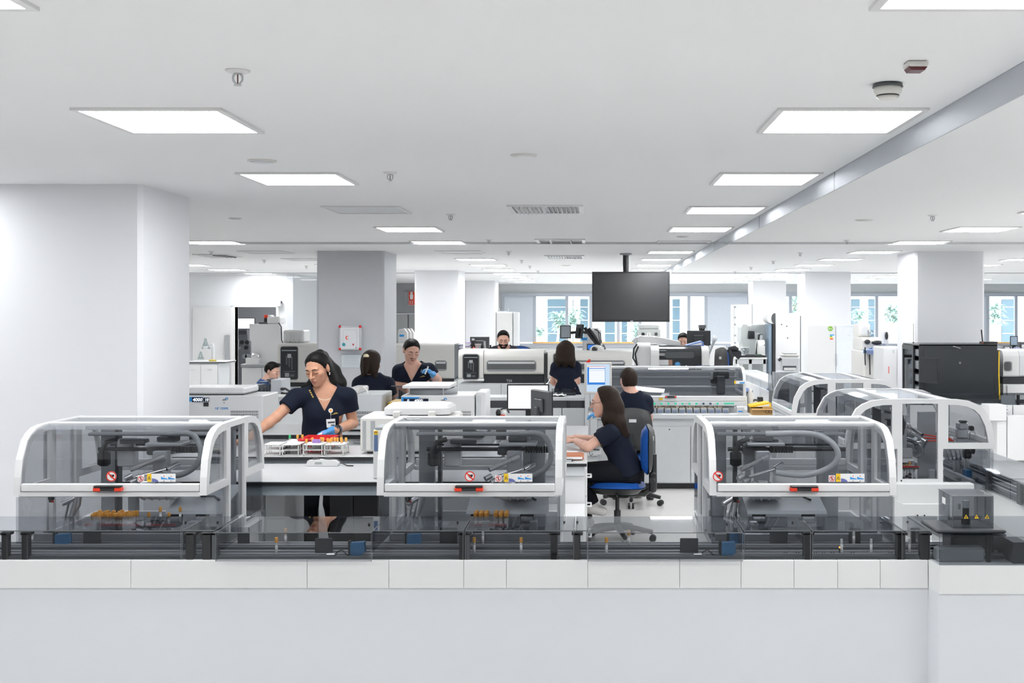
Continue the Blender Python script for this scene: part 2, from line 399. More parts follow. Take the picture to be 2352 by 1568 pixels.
# smoke curtain: hanging glossy grey panels
sc_ = T('smoke_curtain', 'glossy grey smoke curtain hanging from the ceiling in a long line of panels', 'smoke curtain', (1.51, 0.5, CZ))
SMK = acrylic('smoke curtain sheet', (0.70, 0.715, 0.74), 1.06, 0.5)
ys = [0.4, 3.8, 7.12, 10.35, 14.2, 17.0, 20.0, 23.0, 26.0, 29.0, 32.0, 34.8]
for a, b in zip(ys, ys[1:]): B('panel', SMK, sc_, 1.505, 1.513, a+0.004, b-0.004, CZ-0.115, CZ-0.001, c=0)
# sprinklers
def sprinkler():
    r = T('fire_sprinkler', 'steel fire sprinkler', 'sprinkler', (0,0,0), 'ceiling sprinklers')
    MB().lathe([(0.0,0.0),(0.045,0.0),(0.044,-0.004),(0.03,-0.010),(0.0,-0.010)]).build('rosette', WPLAS, r)
    m = MB()
    for s_ in (-1, 1): m.tube([(0.008*s_,0,-0.008),(0.017*s_,0,-0.022),(0.017*s_,0,-0.036),(0.005*s_,0,-0.052)], 0.0045, 6)
    m.cyl((0,0,-0.008),(0,0,-0.014),0.012); m.build('yoke', STEEL, r)
    MB().cyl((0,0,-0.014),(0,0,-0.048),0.0025,n=6).build('bulb', mat('dark red glass', (.12,.02,.02), .2), r)
    MB().cyl((0,0,-0.052),(0,0,-0.055),0.014).build('deflector', STEEL, r)
    return r
sp = [(546,162,'nearest the camera above the first bright lamp'),(896,396,'above the standing woman beside the second lamp'),(1035,492,'in front of the square air grille'),(1123,550,'beside the dark air vent'),
      (1168,577,'just past the ceiling cross trim'),(1198,597,'second past the cross trim'),(1217,610,'third past the cross trim'),(1236,621,'fourth past the cross trim'),(2142,494,'above the server rack'),(1945,551,'on the cross trim past the smoke curtain'),
      (1838,580,'ahead of the lamps over the rack'),(1776,599,'small, between the lamp rows'),(1725,613,'smaller, further along the lamps'),(1688,623,'smallest one above the far column'),
      (485,577,'beside the big column over the sink bench'),(607,596,'above the doorway'),(704,610,'beside the grey column')]
p0_ = None
for px, py, d_ in sp:
    Y = 2303.0/(CY-py); lab = 'steel fire sprinkler on the ceiling '+d_
    if p0_ is None: p0_ = sprinkler(); p0_.location = (ax(px, Y), Y, CZ); p0_['label'] = lab
    else: dup(p0_, (ax(px, Y), Y, CZ), label=lab)
# smoke detector, indicator, speaker discs
Y = 2303.0/(CY-192); c = at(2039, 192, Y)
r = T('smoke_detector', 'cream round smoke detector on the ceiling beside the bright lamp', 'smoke detector', (c.x, Y, CZ))
MB().lathe([(0,0),(0.055,0),(0.058,-0.012),(0.0,-0.012)], (c.x, Y, CZ-0.003), 28).build('base', DGREY, r)
MB().lathe([(0,-0.01),(0.052,-0.010),(0.0535,-0.03),(0.044,-0.045),(0.0,-0.045)], (c.x, Y, CZ), 28).build('body', CREAM, r)
MB().lathe([(0,-0.045),(0.043,-0.045),(0.043,-0.051),(0,-0.051)], (c.x, Y, CZ), 28).build('vent_slot', BLACK, r)
MB().lathe([(0,-0.050),(0.044,-0.050),(0.030,-0.062),(0,-0.064)], (c.x, Y, CZ), 28).build('cap', CREAM, r)
Y = 2303.0/(CY-141); c = at(2105, 141, Y)
r = T('alarm_indicator', 'small cream alarm indicator with a dark red lens on the ceiling', 'alarm light', (c.x, Y, CZ))
B('body', CREAM, r, c.x-0.037, c.x+0.037, Y-0.025, Y+0.045, CZ-0.022, CZ, c=0.006)
MB().prism([(c.x-0.033, CZ-0.022), (c.x+0.033, CZ-0.022), (c.x+0.024, CZ-0.034), (c.x-0.024, CZ-0.034)], 'y', Y-0.02, Y+0.04).build('red_lens', mat('dark red lens', (0.09, 0.008, 0.012), 0.25), r)
for px, py, rr, l in ((602, 369, 0.085, 'flat round ceiling speaker beside the big white column'), (1203, 356, 0.075, 'flat round ceiling disc over the middle of the room'), (540, 501, 0.06, 'small flat ceiling disc in front of the unlit lamps'), (1985, 505, 0.09, 'flat round ceiling disc past the smoke curtain'), (1300, 609, 0.09, 'small round ceiling detector above the hanging television'), (1568,543,0.07,'small round ceiling fitting next to the unlit lamp')):
    Y = 2303.0/(CY-py); c = at(px, py, Y)
    r = T('ceiling_speaker', l, 'speaker', (c.x, Y, CZ))
    MB().lathe([(0,0),(rr,0),(rr*0.96,-0.006),(rr*0.86,-0.008),(0,-0.008)], (c.x, Y, CZ), 28).build('rim', CREAM, r)
    MB().lathe([(0,-0.008),(rr*0.82,-0.008),(rr*0.5,-0.013),(0,-0.014)], (c.x, Y, CZ), 28).build('grille', LGREY if px != 1203 else CEIL, r)
# air grilles
def grille(pl, pr, pt, pb, label, n, m_=WPLAS, back=MGREY):
    Yn, Yf = 2303.0/(CY-pt), 2303.0/(CY-pb); x0, x1 = ax(pl, Yn), ax(pr, Yn)
    r = T('air_grille', label, 'air grille', ((x0+x1)/2, (Yn+Yf)/2, CZ))
    mm = MB(); o = [(x0,Yn),(x1,Yn),(x1,Yf),(x0,Yf)]; i = [(x0+.04,Yn+.04),(x1-.04,Yn+.04),(x1-.04,Yf-.04),(x0+.04,Yf-.04)]
    mm.frame(o, i, lambda u, v, t: (u, v, t), CZ-0.015, CZ); mm.build('frame', m_, r)
    B('backing', back, r, x0+.04, x1-.04, Yn+.04, Yf-.04, CZ-0.004, CZ-0.001, c=0)
    for k in range(n):
        x = x0+.06+(x1-x0-.12)*(k+.5)/n; t = 0.7 if k < n/2 else -0.7
        MB().cbox((x, (Yn+Yf)/2, CZ-0.016), (0.004, Yf-Yn-.08, 0.03), (0, t, 0)).build('slat', m_, r)
grille(1163, 1340, 470, 487, 'white square air grille with angled slats on the ceiling', 14)
grille(1228, 1344, 548, 558, 'open dark square vent in the ceiling by the cross trim', 2, back=DGREY)
grille(1250, 1342, 586, 592, 'smaller white air grille above the hanging television', 12)
grille(441, 520, 583, 589, 'dark air grille over the sink bench by the big column', 6, back=DGREY)
# ------------------------------------------------------------------ automation modules
OUTW = [(.15,.962),(.15,1.29),(.25,1.288),(.324,1.278),(.38,1.255),(.422,1.224),(.47,1.135),(.487,1.05),(.493,.962)]
INW = [(.185,1.0),(.185,1.252),(.25,1.25),(.31,1.24),(.36,1.218),(.395,1.185),(.432,1.11),(.447,1.04),(.452,1.0)]
D0 = .495
def sheet(mb, prof, x0, x1, th=0.005):
    """a bent sheet that follows a (y,z) profile across x0..x1"""
    n = len(prof); q = []
    for i, p in enumerate(prof):
        a = prof[max(i-1,0)]; b = prof[min(i+1,n-1)]; t = Vector((b[0]-a[0], b[1]-a[1])).normalized(); q.append((p[0]-t.y*th, p[1]+t.x*th))
    for i in range(n-1):
        mb.add([(x0,*prof[i]),(x1,*prof[i]),(x1,*prof[i+1]),(x0,*prof[i+1])], [(0,1,2,3)], True)
        mb.add([(x0,*q[i]),(x1,*q[i]),(x1,*q[i+1]),(x0,*q[i+1])], [(3,2,1,0)], True)
    return mb
def prohibition(mb, c, r, mats=None):
    """ring and bar of a prohibition sign facing -y; material slots: 0 white, 1 red, 2 black"""
    x, y, z = c
    mb.m = 0; mb.add([(x+r*math.cos(t*math.pi/12), y, z+r*math.sin(t*math.pi/12)) for t in range(24)], [tuple(range(24))])
    mb.m = 1
    o = [(r*math.cos(t*math.pi/12), r*math.sin(t*math.pi/12)) for t in range(24)]; i = [(a*.8, b*.8) for a, b in o]
    mb.strip([(x+a, y-.0012, z+b) for a, b in o], [(x+a, y-.0012, z+b) for a, b in i])
    k = r*.62; w_ = r*.09
    mb.add([(x-k-w_, y-.0014, z+k-w_), (x-k+w_, y-.0014, z+k+w_), (x+k+w_, y-.0014, z-k+w_), (x+k-w_, y-.0014, z-k-w_)], [(0,1,2,3)])
def heart(mb, c, r):
    pts = []
    for k in range(28):
        t = 2*math.pi*k/28; pts.append((c[0]+r*(16*math.sin(t)**3)/17, c[1], c[2]+r*(13*math.cos(t)-5*math.cos(2*t)-2*math.cos(3*t)-math.cos(4*t))/17))
    mb.add(pts, [tuple(range(28))])
SIGN = [mat('sign white', (0.85,0.85,0.85), .5, noise=0), mat('sign red', (0.72,0.03,0.02), .5, noise=0), mat('sign black', (.01,.01,.012), .5, noise=0), YEL, SKYB, mat('sign indigo', (0.14,0.16,0.42), .5, noise=0)]
def stickers(r, xh, xs, xl, y=-0.004):
    m = MB(); 
    if xh is not None:
        prohibition(m, (xh, y, 1.057), .0255); m.m = 2; heart(m, (xh+.003, y-.0008, 1.058), .0125); m.m = 0
        m.build('warning_sign', SIGN, r, fix=False)
    m = MB(); m.m = 0; m.quad((xs-.016,y,1.03),(xs+.016,y,1.03),(xs+.016,y,1.062),(xs-.016,y,1.062)); prohibition(m, (xs, y-.0006, 1.046), .0135)
    m.m = 2; m.add([(xs-.002,y-.0009,1.038),(xs+.002,y-.0009,1.038),(xs+.002,y-.0009,1.055),(xs-.002,y-.0009,1.055)], [(0,1,2,3)])
    m.build('warning_sign', SIGN, r, fix=False)
    m = MB(); m.m = 0; m.quad((xl-.07,y,1.03),(xl+.07,y,1.03),(xl+.07,y,1.07),(xl-.07,y,1.07))
    m.m = 3; m.quad((xl-.07,y-.0006,1.03),(xl-.048,y-.0006,1.03),(xl-.048,y-.0006,1.07),(xl-.07,y-.0006,1.07))
    m.m = 2; a = [(xl-.067,1.042),(xl-.051,1.042),(xl-.059,1.058)]; b = [(xl-.064,1.0438),(xl-.054,1.0438),(xl-.059,1.0545)]
    m.strip([(p[0],y-.001,p[1]) for p in a],[(p[0],y-.001,p[1]) for p in b]); m.quad((xl-.060,y-.001,1.046),(xl-.058,y-.001,1.046),(xl-.058,y-.001,1.051),(xl-.060,y-.001,1.051))
    m.m = 5; m.add([(xl-.046,y-.0006,1.03),(xl-.012,y-.0006,1.03),(xl-.018,y-.0006,1.039),(xl-.03,y-.0006,1.045),(xl-.046,y-.0006,1.047)],[(0,1,2,3,4)])
    m.m = 4
    for q in (xl+.015, xl+.05): m.add([(q-.016,y-.0006,1.042),(q+.016,y-.0006,1.042),(q+.016,y-.0006,1.046),(q-.004,y-.0006,1.050),(q-.016,y-.0006,1.056)],[(0,1,2,3,4)])
    m.m = 1
    for q in (xl+.013, xl+.048): m.add([(q-.003,y-.0006,1.056),(q+.004,y-.0006,1.056),(q,y-.0006,1.062)],[(0,1,2)])
    m.m = 2
    for q in (xl+.013, xl+.048): m.quad((q-.002,y-.0006,1.032),(q+.002,y-.0006,1.032),(q+.002,y-.0006,1.036),(q-.002,y-.0006,1.036))
    m.build('instruction_label', SIGN, r, fix=False)
def module(W, label, loc, rotz, variant, group=None, lo=True):
    r = T('automation_module', label, 'lab module', (0,0,0), group)
    h = W/2; t = .034
    # side frames and panes
    for s in (-1, 1):
        x0, x1 = (s*h, s*(h-t))
        m = MB(); mk = lambda u, v, q: (q, u+D0, v)
        m.frame(OUTW, INW, mk, x0, x1); m.frame([(-u, v) for u, v in OUTW], [(-u, v) for u, v in INW], mk, x0, x1)
        m.frame([(-.15,.73),(.15,.73),(.15,1.29),(-.15,1.29)], [(-.118,.762),(.118,.762),(.118,1.26),(-.118,1.26)], mk, x0, x1)
        for u, v in ((-.165,1.272),(.165,1.272)): m.cyl((x0+s*.002, u+D0, v), (x0-s*.002, u+D0, v), .004, n=8)
        m.build('side_frame', WHITE, r)
        for poly in (INW, [(-u, v) for u, v in INW], [(-.118,.762),(.118,.762),(.118,1.26),(-.118,1.26)]):
            MB().prism([(u+D0, v) for u, v in poly], 'x', s*(h-.014), s*(h-.019)).build('side_pane', ACR, r)
        for a, b in ((0.03, .335), (.655, .96)):
            MB().box(s*(h-.012), s*(h-.017), a, b, .73, .962).build('lower_pane', ACR, r)
        MB().cyl((x0+s*.001, .62, .752), (x0-s*.004, .62, .752), .006, n=10).build('door_lock', BLACK, r)
    # rails along the top and the front
    for y in (D0-.165, D0+.165): B('roof_rail', WHITE, r, -h+t, h-t, y-.024, y+.024, 1.272, 1.292, c=.004)
    B('roof_pane', ACR, r, -h+t, h-t, D0-.141, D0+.141, 1.278, 1.284, c=0)
    prof = [(u+D0, v) for u, v in [(-.186,1.286),(-.25,1.281),(-.324,1.270),(-.375,1.25),(-.415,1.222),(-.462,1.135),(-.478,1.075),(-.482,1.018)]]
    sheet(MB(), prof, -h+t, h-t).build('front_pane', ACR, r)
    sheet(MB(), [(2*D0-a, b) for a, b in prof], -h+t, h-t).build('rear_pane', ACR, r)
    for ysg, y0 in ((1, 0.0), (-1, 2*D0)):
        m = MB(); m.box(-h+t, h-t, y0, y0+ysg*.03, .955, .978, c=.003); m.build('bottom_rail', WHITE, r, fix=False)
        m = MB(); m.box(-h+t+.006, h-t-.002, y0-ysg*.004, y0+ysg*.024, .981, 1.020, c=.004); m.build('door_rail', LGREY if False else WHITE, r, fix=False)
    B('front_lower_pane', ACR, r, -h+.01, h-.01, .008, .013, .72, .953, c=0)
    B('rear_lower_pane', ACR, r, -h+.01, h-.01, 2*D0-.013, 2*D0-.008, .72, .953, c=0)
    # handle with red end blocks
    m = MB(); m.box(-.068, .068, -.034, -.006, 1.004, 1.014, c=.003); m.box(-.034, .034, -.032, -.004, .988, 1.004, c=.002)
    hd = m.build('handle', BLACK, r, fix=False)
    for s in (-1, 1): B('red_end', REDH, hd, s*.034, s*.070, -.033, -.003, .986, 1.005, c=.003)
    # base cabinet and deck
    B('base_cabinet', WHITE, r, -h+.02, h-.02, .06, .95, .0, .69, c=.004)
    B('deck', MGREY, r, -h+.012, h-.012, .062, .965, .69, .715, c=.002)
    interior(r, W, variant)
    r.location = loc; r.rotation_euler = (0,0,rotz)
    return r
def interior(r, W, v):
    h = W/2; cx, mir = v['cx'], v.get('mir', 1)
    for x in (-h+.13, h-.16): B('rear_post', SGREY, r, x-.045, x+.045, .80, .84, .715, 1.25)
    B('rear_post', DGREY, r, -h+.205, -h+.225, .70, .76, .715, 1.25); B('rear_post', MGREY, r, h-.24, h-.2, .76, .80, .715, 1.2)
    B('top_beam', SGREY, r, -h+.05, h-.05, .68, .75, 1.215, 1.255); B('top_beam', MGREY, r, -h+.1, h-.12, .60, .65, 1.19, 1.207)
    MB().cyl((-h+.16, .60, 1.118), (h-.12, .60, 1.118), .011).build('gantry_rail', BLACK, r)
    MB().cyl((-h+.20, .66, 1.135), (h-.16, .66, 1.135), .006).build('gantry_rail', DGREY, r)
    m = MB()
    for k in range(9): m.box(cx+.05+k*.014, cx+.061+k*.014, .585, .625, 1.098, 1.135, c=.003)
    m.build('cable_chain', BLACK, r, fix=False)
    B('carriage', DGREY, r, cx-.10, cx+.03, .56, .65, 1.09, 1.135, c=.006)
    B('carriage_plate', ALU, r, cx-.085, cx+.115, .50, .64, 1.146, 1.162, c=.004); B('motor_box', DGREY, r, cx-.04, cx+.06, .55, .63, 1.162, 1.19, c=.004)
    B('gripper_column', ALU, r, cx-.045, cx+.035, .50, .56, .87, 1.12, c=.006)
    B('gripper_block', LGREY, r, cx-.08, cx+.09, .47, .60, .865, .935, c=.006); B('gripper_block', MGREY, r, cx-.03, cx+.12, .44, .50, .90, .955, c=.008)
    m = MB()
    for (a, b, q) in (((cx-.13,.42,1.03),(cx-.02,.48,1.075),.013), ((cx-.02,.48,1.075),(cx+.02,.5,1.09),.018), ((cx-.09,.40,.995),(cx+.05,.45,1.03),.010), ((cx+.05,.45,1.03),(cx+.1,.5,1.05),.014), ((cx-.05,.40,.96),(cx+.0,.42,.96),.022)): m.cyl(a, b, q, n=12)
    m.build('gripper_cylinder', CHROME, r)
    m = MB()
    for a in range(3): m.cyl((cx-.15+a*.03,.40,.985-a*.02),(cx-.12+a*.03,.42,1.0-a*.02),.015,n=10)
    for a in range(4): m.tube([(cx-.1+a*.04,.42,.97),(cx-.09+a*.05,.40,.90),(cx-.06+a*.04,.44,.87)], .006, 6)
    m.build('valve_fitting', STEEL, r)
    # bent hose
    L = v.get('hose', .2)
    pts = [(cx+mir*(.02), .56, 1.205), (cx+mir*(L*.75), .52, 1.21), (cx+mir*(L*1.05), .48, 1.17), (cx+mir*(L*1.15), .46, 1.10), (cx+mir*(L*1.0), .44, 1.04), (cx+mir*(L*.6), .43, 1.0), (cx+mir*.03, .42, 1.02)]
    P = []
    for i in range(len(pts)-1):
        p0, p1, p2, p3 = [Vector(pts[max(0, min(len(pts)-1, i+q))]) for q in (-1, 0, 1, 2)]
        for k in range(6):
            u = k/6; P.append(0.5*((2*p1)+(p2-p0)*u+(2*p0-5*p1+4*p2-p3)*u*u+(3*p1-p0-3*p2+p3)*u**3))
    MB().tube(P, .0155, 10).build('hose', LGREY if v.get('lh') else MGREY, r)
    # left bracket with cable loop
    x = -h+.27
    B('bracket', LGREY, r, x-.02, x+.07, .62, .70, 1.02, 1.17, c=.006); B('bracket', DGREY, r, x+.02, x+.16, .56, .62, 1.15, 1.175, c=.004); B('bracket', BLACK, r, x-.1, x-.04, .55, .6, 1.03, 1.11, c=.01)
    MB().tube([(x-.07,.56,1.04),(x-.075,.55,1.11),(x-.05,.56,1.16),(x+.0,.58,1.175)], .014, 8).build('cable_loop', BLACK, r)
    m = MB(); 
    for a in range(3): m.tube([(x-.17+a*.03,.3,.72),(x-.16+a*.02,.32,.80),(x-.15+a*.03,.33,.86),(x-.12+a*.02,.32,.92)], .006, 6)
    m.cyl((x-.17,.3,.87),(x-.11,.33,.90),.014); m.cyl((x-.12,.3,.80),(x-.10,.33,.93),.010); m.build('pneumatic_fitting', STEEL, r)
    MB().cyl((-h+.14,.1,.955),(-h+.14,.1,.925),.015).cyl((-h+.14,.1,.925),(-h+.14,.1,.913),.011).build('camera_head', BLACK, r)
    MB().cyl((-h+.152,.09,.922),(-h+.152,.09,.913),.006).build('red_led', RED, r)
    if v.get('house', True):
        a, b = v.get('hx', (-.05, .36))
        m = MB().prism([(.40,.735),(.40,.80),(.42,.815),(.78,.90),(.80,.735)], 'x', a, b); m.build('housing', SGREY, r)
        for x in (a+.06, b-.1): 
            hg = MB().cyl((x-.03,.395,.775),(x+.03,.395,.775),.014).build('roller', ALU, r); B('roller_bracket', BLACK, hg, x-.036, x+.036, .396, .402, .75, .80, c=.002)
        MB().tube([(a+.12,.62,.868),(a+.13,.58,.865),(b-.1,.58,.865),(b-.06,.54,.852)], .006, 8).build('housing_handle', BLACK, r)
    B('track_bar', ALU, r, -h+.04, h-.04, .12, .15, .715, .75, c=.002); B('track_bar', RAILD, r, -h+.04, h-.04, .22, .25, .715, .745, c=.002)
    for x in (-.2, .05, .3): B('support_leg', ALU, r, x-.02, x+.02, .30, .34, .715, .78)
GRP = 'white framed automation modules with smoked hoods'
Ym = 5.6
def fm(pl, pr): return (ax((pl+pr)/2, Ym), Ym, 0), (pr-pl)*Ym/F
l1, W1 = fm(30, 474); l2, W2 = fm(865, 1291); l3, W3 = fm(1630, 2060)
m1 = module(W1, 'smoked hood lab module in front of the big white column, first of the front row', l1, 0, dict(cx=.06, hose=.2, hx=(.12,.42)), GRP)
m2 = module(W2, 'smoked hood lab module in the front row between the benches and the seated woman', l2, 0, dict(cx=.19, hose=.17, hx=(-.06,.36)), GRP)
m3 = module(W3, 'smoked hood lab module with a pale looping hose, beside the swivel chairs', l3, 0, dict(cx=-.12, hose=.34, lh=1, hx=(-.22,.20)), GRP)
def with_origin(o, f):
    """add parts to a placed thing in its own coordinates"""
    loc, rot = o.location.copy(), o.rotation_euler.copy(); o.location = (0,0,0); f(o); o.location = loc; o.rotation_euler = rot
with_origin(m1, lambda r: stickers(r, .01, .155, .255)); with_origin(m2, lambda r: stickers(r, .003, .143, .24)); with_origin(m3, lambda r: stickers(r, -.42, .14, .23))
m4 = module(1.08, 'arched lab module with its glazed end facing us, nearer of the pair', (2.655, 7.52+.54, 0), math.radians(90), dict(cx=-.2, hose=.2, house=False), GRP)
m5 = module(1.10, 'arched lab module, glazed end facing us, farther of the pair', (2.69, 9.75+.55, 0), math.radians(90), dict(cx=.1, hose=.2, house=False), GRP)
def hangw(o, root):
    """a part built in world coordinates hung under a thing that is already turned"""
    o.parent = root; o.matrix_parent_inverse = (Matrix.Translation(root.location) @ root.rotation_euler.to_matrix().to_4x4()).inverted(); return o
Yg = 7.95
hangw(B('inner_panel', SGREY, None, ax(2109,Yg), ax(2150,Yg), Yg, Yg+.03, .72, az(945,Yg)), m4); hangw(B('inner_panel', DGREY, None, ax(2071,Yg), ax(2107,Yg), Yg+.2, Yg+.22, az(1010,Yg), az(985,Yg)), m4)
m = MB(); m.cyl((ax(2198,Yg),Yg-.1,az(1000,Yg)),(ax(2198,Yg),Yg-.1,az(982,Yg)),.045,n=18); m.box(ax(2188,Yg),ax(2210,Yg),Yg-.14,Yg-.06,az(982,Yg),az(966,Yg),c=.008); m.box(ax(2184,Yg),ax(2212,Yg),Yg-.12,Yg-.05,az(1018,Yg),az(1000,Yg),c=.008); hangw(m.build('robot_head', ALU, None, fix=False), m4)
m = MB(); m.box(ax(2190,Yg),ax(2207,Yg),Yg-.15,Yg-.1,az(966,Yg),az(961,Yg),c=.006); m.box(ax(2215,Yg),ax(2224,Yg),Yg-.13,Yg-.08,az(985,Yg),az(974,Yg),c=.006); m.box(ax(2205,Yg),ax(2222,Yg),Yg-.1,Yg-.04,az(1050,Yg),az(1028,Yg),c=.01); hangw(m.build('robot_camera', BLACK, None, fix=False), m4)
for q, mm in ((0, REDH), (1, REDH), (2, REDH)): hangw(MB().tube([at(2122,998+q*7,Yg-.05), at(2150,1002+q*5,Yg-.06), at(2176,1004+q*3,Yg-.1), at(2190,1012,Yg-.12)], .005, 6).build('red_air_hose', mm, None), m4)
m = MB(); [m.tube([at(2176+q*9,1012,Yg-.1), at(2172+q*11,1035,Yg-.14), at(2180+q*9,1056,Yg-.12), at(2188+q*6,1050,Yg-.1)], .006, 6) for q in range(4)]; m.tube([at(2226,1010,Yg-.05), at(2228,992,Yg-.05), at(2240,990,Yg-.05), at(2244,1008,Yg-.05)], .005, 6); hangw(m.build('air_hose', STEEL, None), m4)
m = MB(); [m.box(ax(a,Yg),ax(b,Yg),Yg-.1,Yg-.06,az(1080,Yg),az(1048,Yg),c=.004) for a, b in ((2182,2187),(2190,2195),(2207,2214))]; hangw(m.build('robot_finger', STEEL, None, fix=False), m4)
hangw(B('barcode_reader', BLUEP, None, ax(2201,Yg), ax(2216,Yg), Yg-.16, Yg-.08, az(1092,Yg), az(1072,Yg)), m4); hangw(B('inner_track', RAILD, None, ax(2165,Yg), ax(2240,Yg), Yg-.2, Yg+.2, .70, .735), m4)
# ------------------------------------------------------------------ front conveyor
cv = T('conveyor', 'long white conveyor line running across the room in front of the modules', 'conveyor', (0, 5.5, 0))
YF, YK = 5.33, 5.655
B('base_plinth', LOWP, cv, -4.3, 3.2, YF+.012, YK, 0, .575, c=0)
jp = [-600, -150, 300, 705, 893, 1065, 1163, 1350, 1561, 1702, 1824, 1924, 2022, 2132]
for a, b in zip(jp, jp[1:]): B('side_panel', BANDP, cv, ax(a, YF)+.0008, ax(b, YF)-.0008, YF, YF+.03, .572, .702, c=.0015)
m = MB().prism([(ax(2133,YF),YF),(ax(2158,5.22)-.0,5.22),(3.3,5.22),(3.3,5.8),(ax(2133,YF),5.8)], 'z', .572, .702); m.build('side_panel', BANDP, cv)
m = MB().prism([(ax(2133,YF),YF+.01),(ax(2158,5.22),5.23),(3.3,5.23),(3.3,5.8),(ax(2133,YF),5.8)], 'z', 0, .572); m.build('base_plinth', LOWP, cv)
B('bed', RAILM, cv, -4.3, 3.2, YF+.035, YK, .66, .70, c=0)
for y, hh, mm in ((5.365,.716,RAILD),(5.395,.722,RAILM),(5.43,.716,RAILD),(5.465,.722,SGREY),(5.50,.712,RAILM),(5.545,.722,RAILD),(5.58,.728,RAILM),(5.615,.722,RAILD),(5.642,.726,SGREY)):
    B('rail', mm, cv, -4.3, 3.2, y-.007, y+.007, .70, hh, c=.001)
for pl, pr in ((6,20),(52,67),(428,447),(466,487),(488,502),(1055,1068),(1069,1079),(1264,1281),(1316,1333),(1845,1864),(2058,2078),(2112,2133)):
    m = MB(); x0, x1 = ax(pl,5.36), ax(pr,5.36); m.box(x0, x1, 5.345, 5.385, .70, .828, c=.004); m.box(x0-.006, x1+.012, 5.345, 5.39, .815, .830, c=.003); m.build('post', BLACK if pl not in (488,1069) else DGREY, cv, fix=False)
for pl, pr in ((505,523),(2092,2112),(1950,1975)):
    B('post', BLACK, cv, ax(pl,5.62), ax(pr,5.62), 5.60, 5.63, .70, .80)
for pl, pr, y, z1 in ((723,764,5.40,.792),(1562,1604,5.40,.792),(190,232,5.60,.80),(545,573,5.63,.80),(1010,1050,5.62,.80),(1768,1810,5.6,.80)):
    B('sensor_plate', mat('dark plate', (.035,.04,.046), .5), cv, ax(pl,y), ax(pr,y), y, y+.006, .705, z1)
for px in (757, 1595):
    x = ax(px, 5.40); m = MB(); m.box(x-.02, x+.05, 5.37, 5.41, .70, .716, c=.003); m.box(x-.01, x+.035, 5.365, 5.40, .716, .726, c=.003); m.build('stopper', STEEL, cv, fix=False)
    MB().tube([(x+.03,5.39,.722),(x+.06,5.385,.742),(x+.09,5.38,.715),(x+.16,5.38,.706)], .003, 6).build('cable', BLACK, cv)
def blue_sensor(px, py, Y, s_=1.0):
    c = at(px, py, Y); m = MB()
    m.prism([(c.x-.034*s_, .745), (c.x-.034*s_, .712), (c.x+.012*s_, .708), (c.x+.034*s_, .730), (c.x+.030*s_, .776), (c.x-.034*s_, .772)], 'y', Y-.02, Y+.02); o = m.build('barcode_reader', BLUEP, cv)
    MB().tube([(c.x+.01, Y, .712), (c.x+.04, Y, .702)], .006, 6).tube([(c.x-.02, Y, .713), (c.x-.035, Y, .702)], .005, 6).build('reader_foot', BLACK, o)
    B('reader_bracket', BLACK, o, c.x-.045*s_, c.x-.036*s_, Y-.02, Y+.02, .702, .782, c=.002)
blue_sensor(823, 1255, 5.40); blue_sensor(1673, 1258, 5.40); blue_sensor(146, 1228, 5.60); blue_sensor(952, 1228, 5.60); blue_sensor(1690, 1222, 5.62)
m = MB()
for px in (2150, 2215, 2340): m.cyl((ax(px,5.36),5.36,.702),(ax(px,5.36),5.36,.715),.012)
m.build('puck', BLACK, cv)
# acrylic covers, each lifts off
def cover(pl, pr, yf, label, m_=ACRD, zt=.838, zb=.703, yb=5.72):
    x0, x1 = ax(pl, yf), ax(pr, yf); r = T('track_cover', label, 'cover', ((x0+x1)/2, yf, zb), 'smoked covers over the front conveyor')
    B('top_sheet', m_, r, x0, x1, yf, yb, zt-.005, zt, c=.001); B('front_sheet', m_, r, x0, x1, yf, yf+.005, zb, zt-.005, c=.001)
    for x in (x0, x1-.005): B('end_sheet', m_, r, x, x+.005, yf+.005, yb, .74, zt-.005, c=0)
    m = MB().box(x0, x1, yf-.001, yf+.002, zt-.003, zt+.001).box(x0-.0005, x0+.002, yf-.001, yf+.002, zb, zt-.003).box(x1-.002, x1+.0005, yf-.001, yf+.002, zb, zt-.003).box(x0-.0005, x0+.002, yf, yb, zt-.002, zt+.001).box(x1-.002, x1+.0005, yf, yb, zt-.002, zt+.001); m.build('edge_strip', mat('cover edge', (.12,.13,.14), .25), r)
    MB().sphere((x1-.05, yf+.2, zt+.004), .006, 8).build('knob', BLACK, r)
    return r
cover(-240, 416, 5.345, 'smoked conveyor cover on the front line below the first hood, with no tube beneath')
cover(419, 492, 5.35, 'narrow smoked conveyor cover beside the first hood, over three black posts')
cover(495, 853, 5.30, 'protruding smoked cover in front of the standing woman, over a blue reader')
cover(856, 1064, 5.345, 'smoked cover below the middle hood, over a plain stretch without tubes')
cover(1068, 1318, 5.345, 'smoked cover below the middle hood, over two amber capped tubes')
cover(1322, 1349, 5.35, 'narrowest smoked cover, beside the middle hood')
cover(1350, 1706, 5.30, 'protruding smoked cover in front of the swivel chairs, over a blue reader')
cover(1709, 1862, 5.345, 'smoked cover below the third hood over a row of empty pucks')
cover(1866, 2072, 5.345, 'smoked cover below the third hood over clear tubes')
cover(2075, 2136, 5.35, 'narrow smoked cover beside the dark corner box')
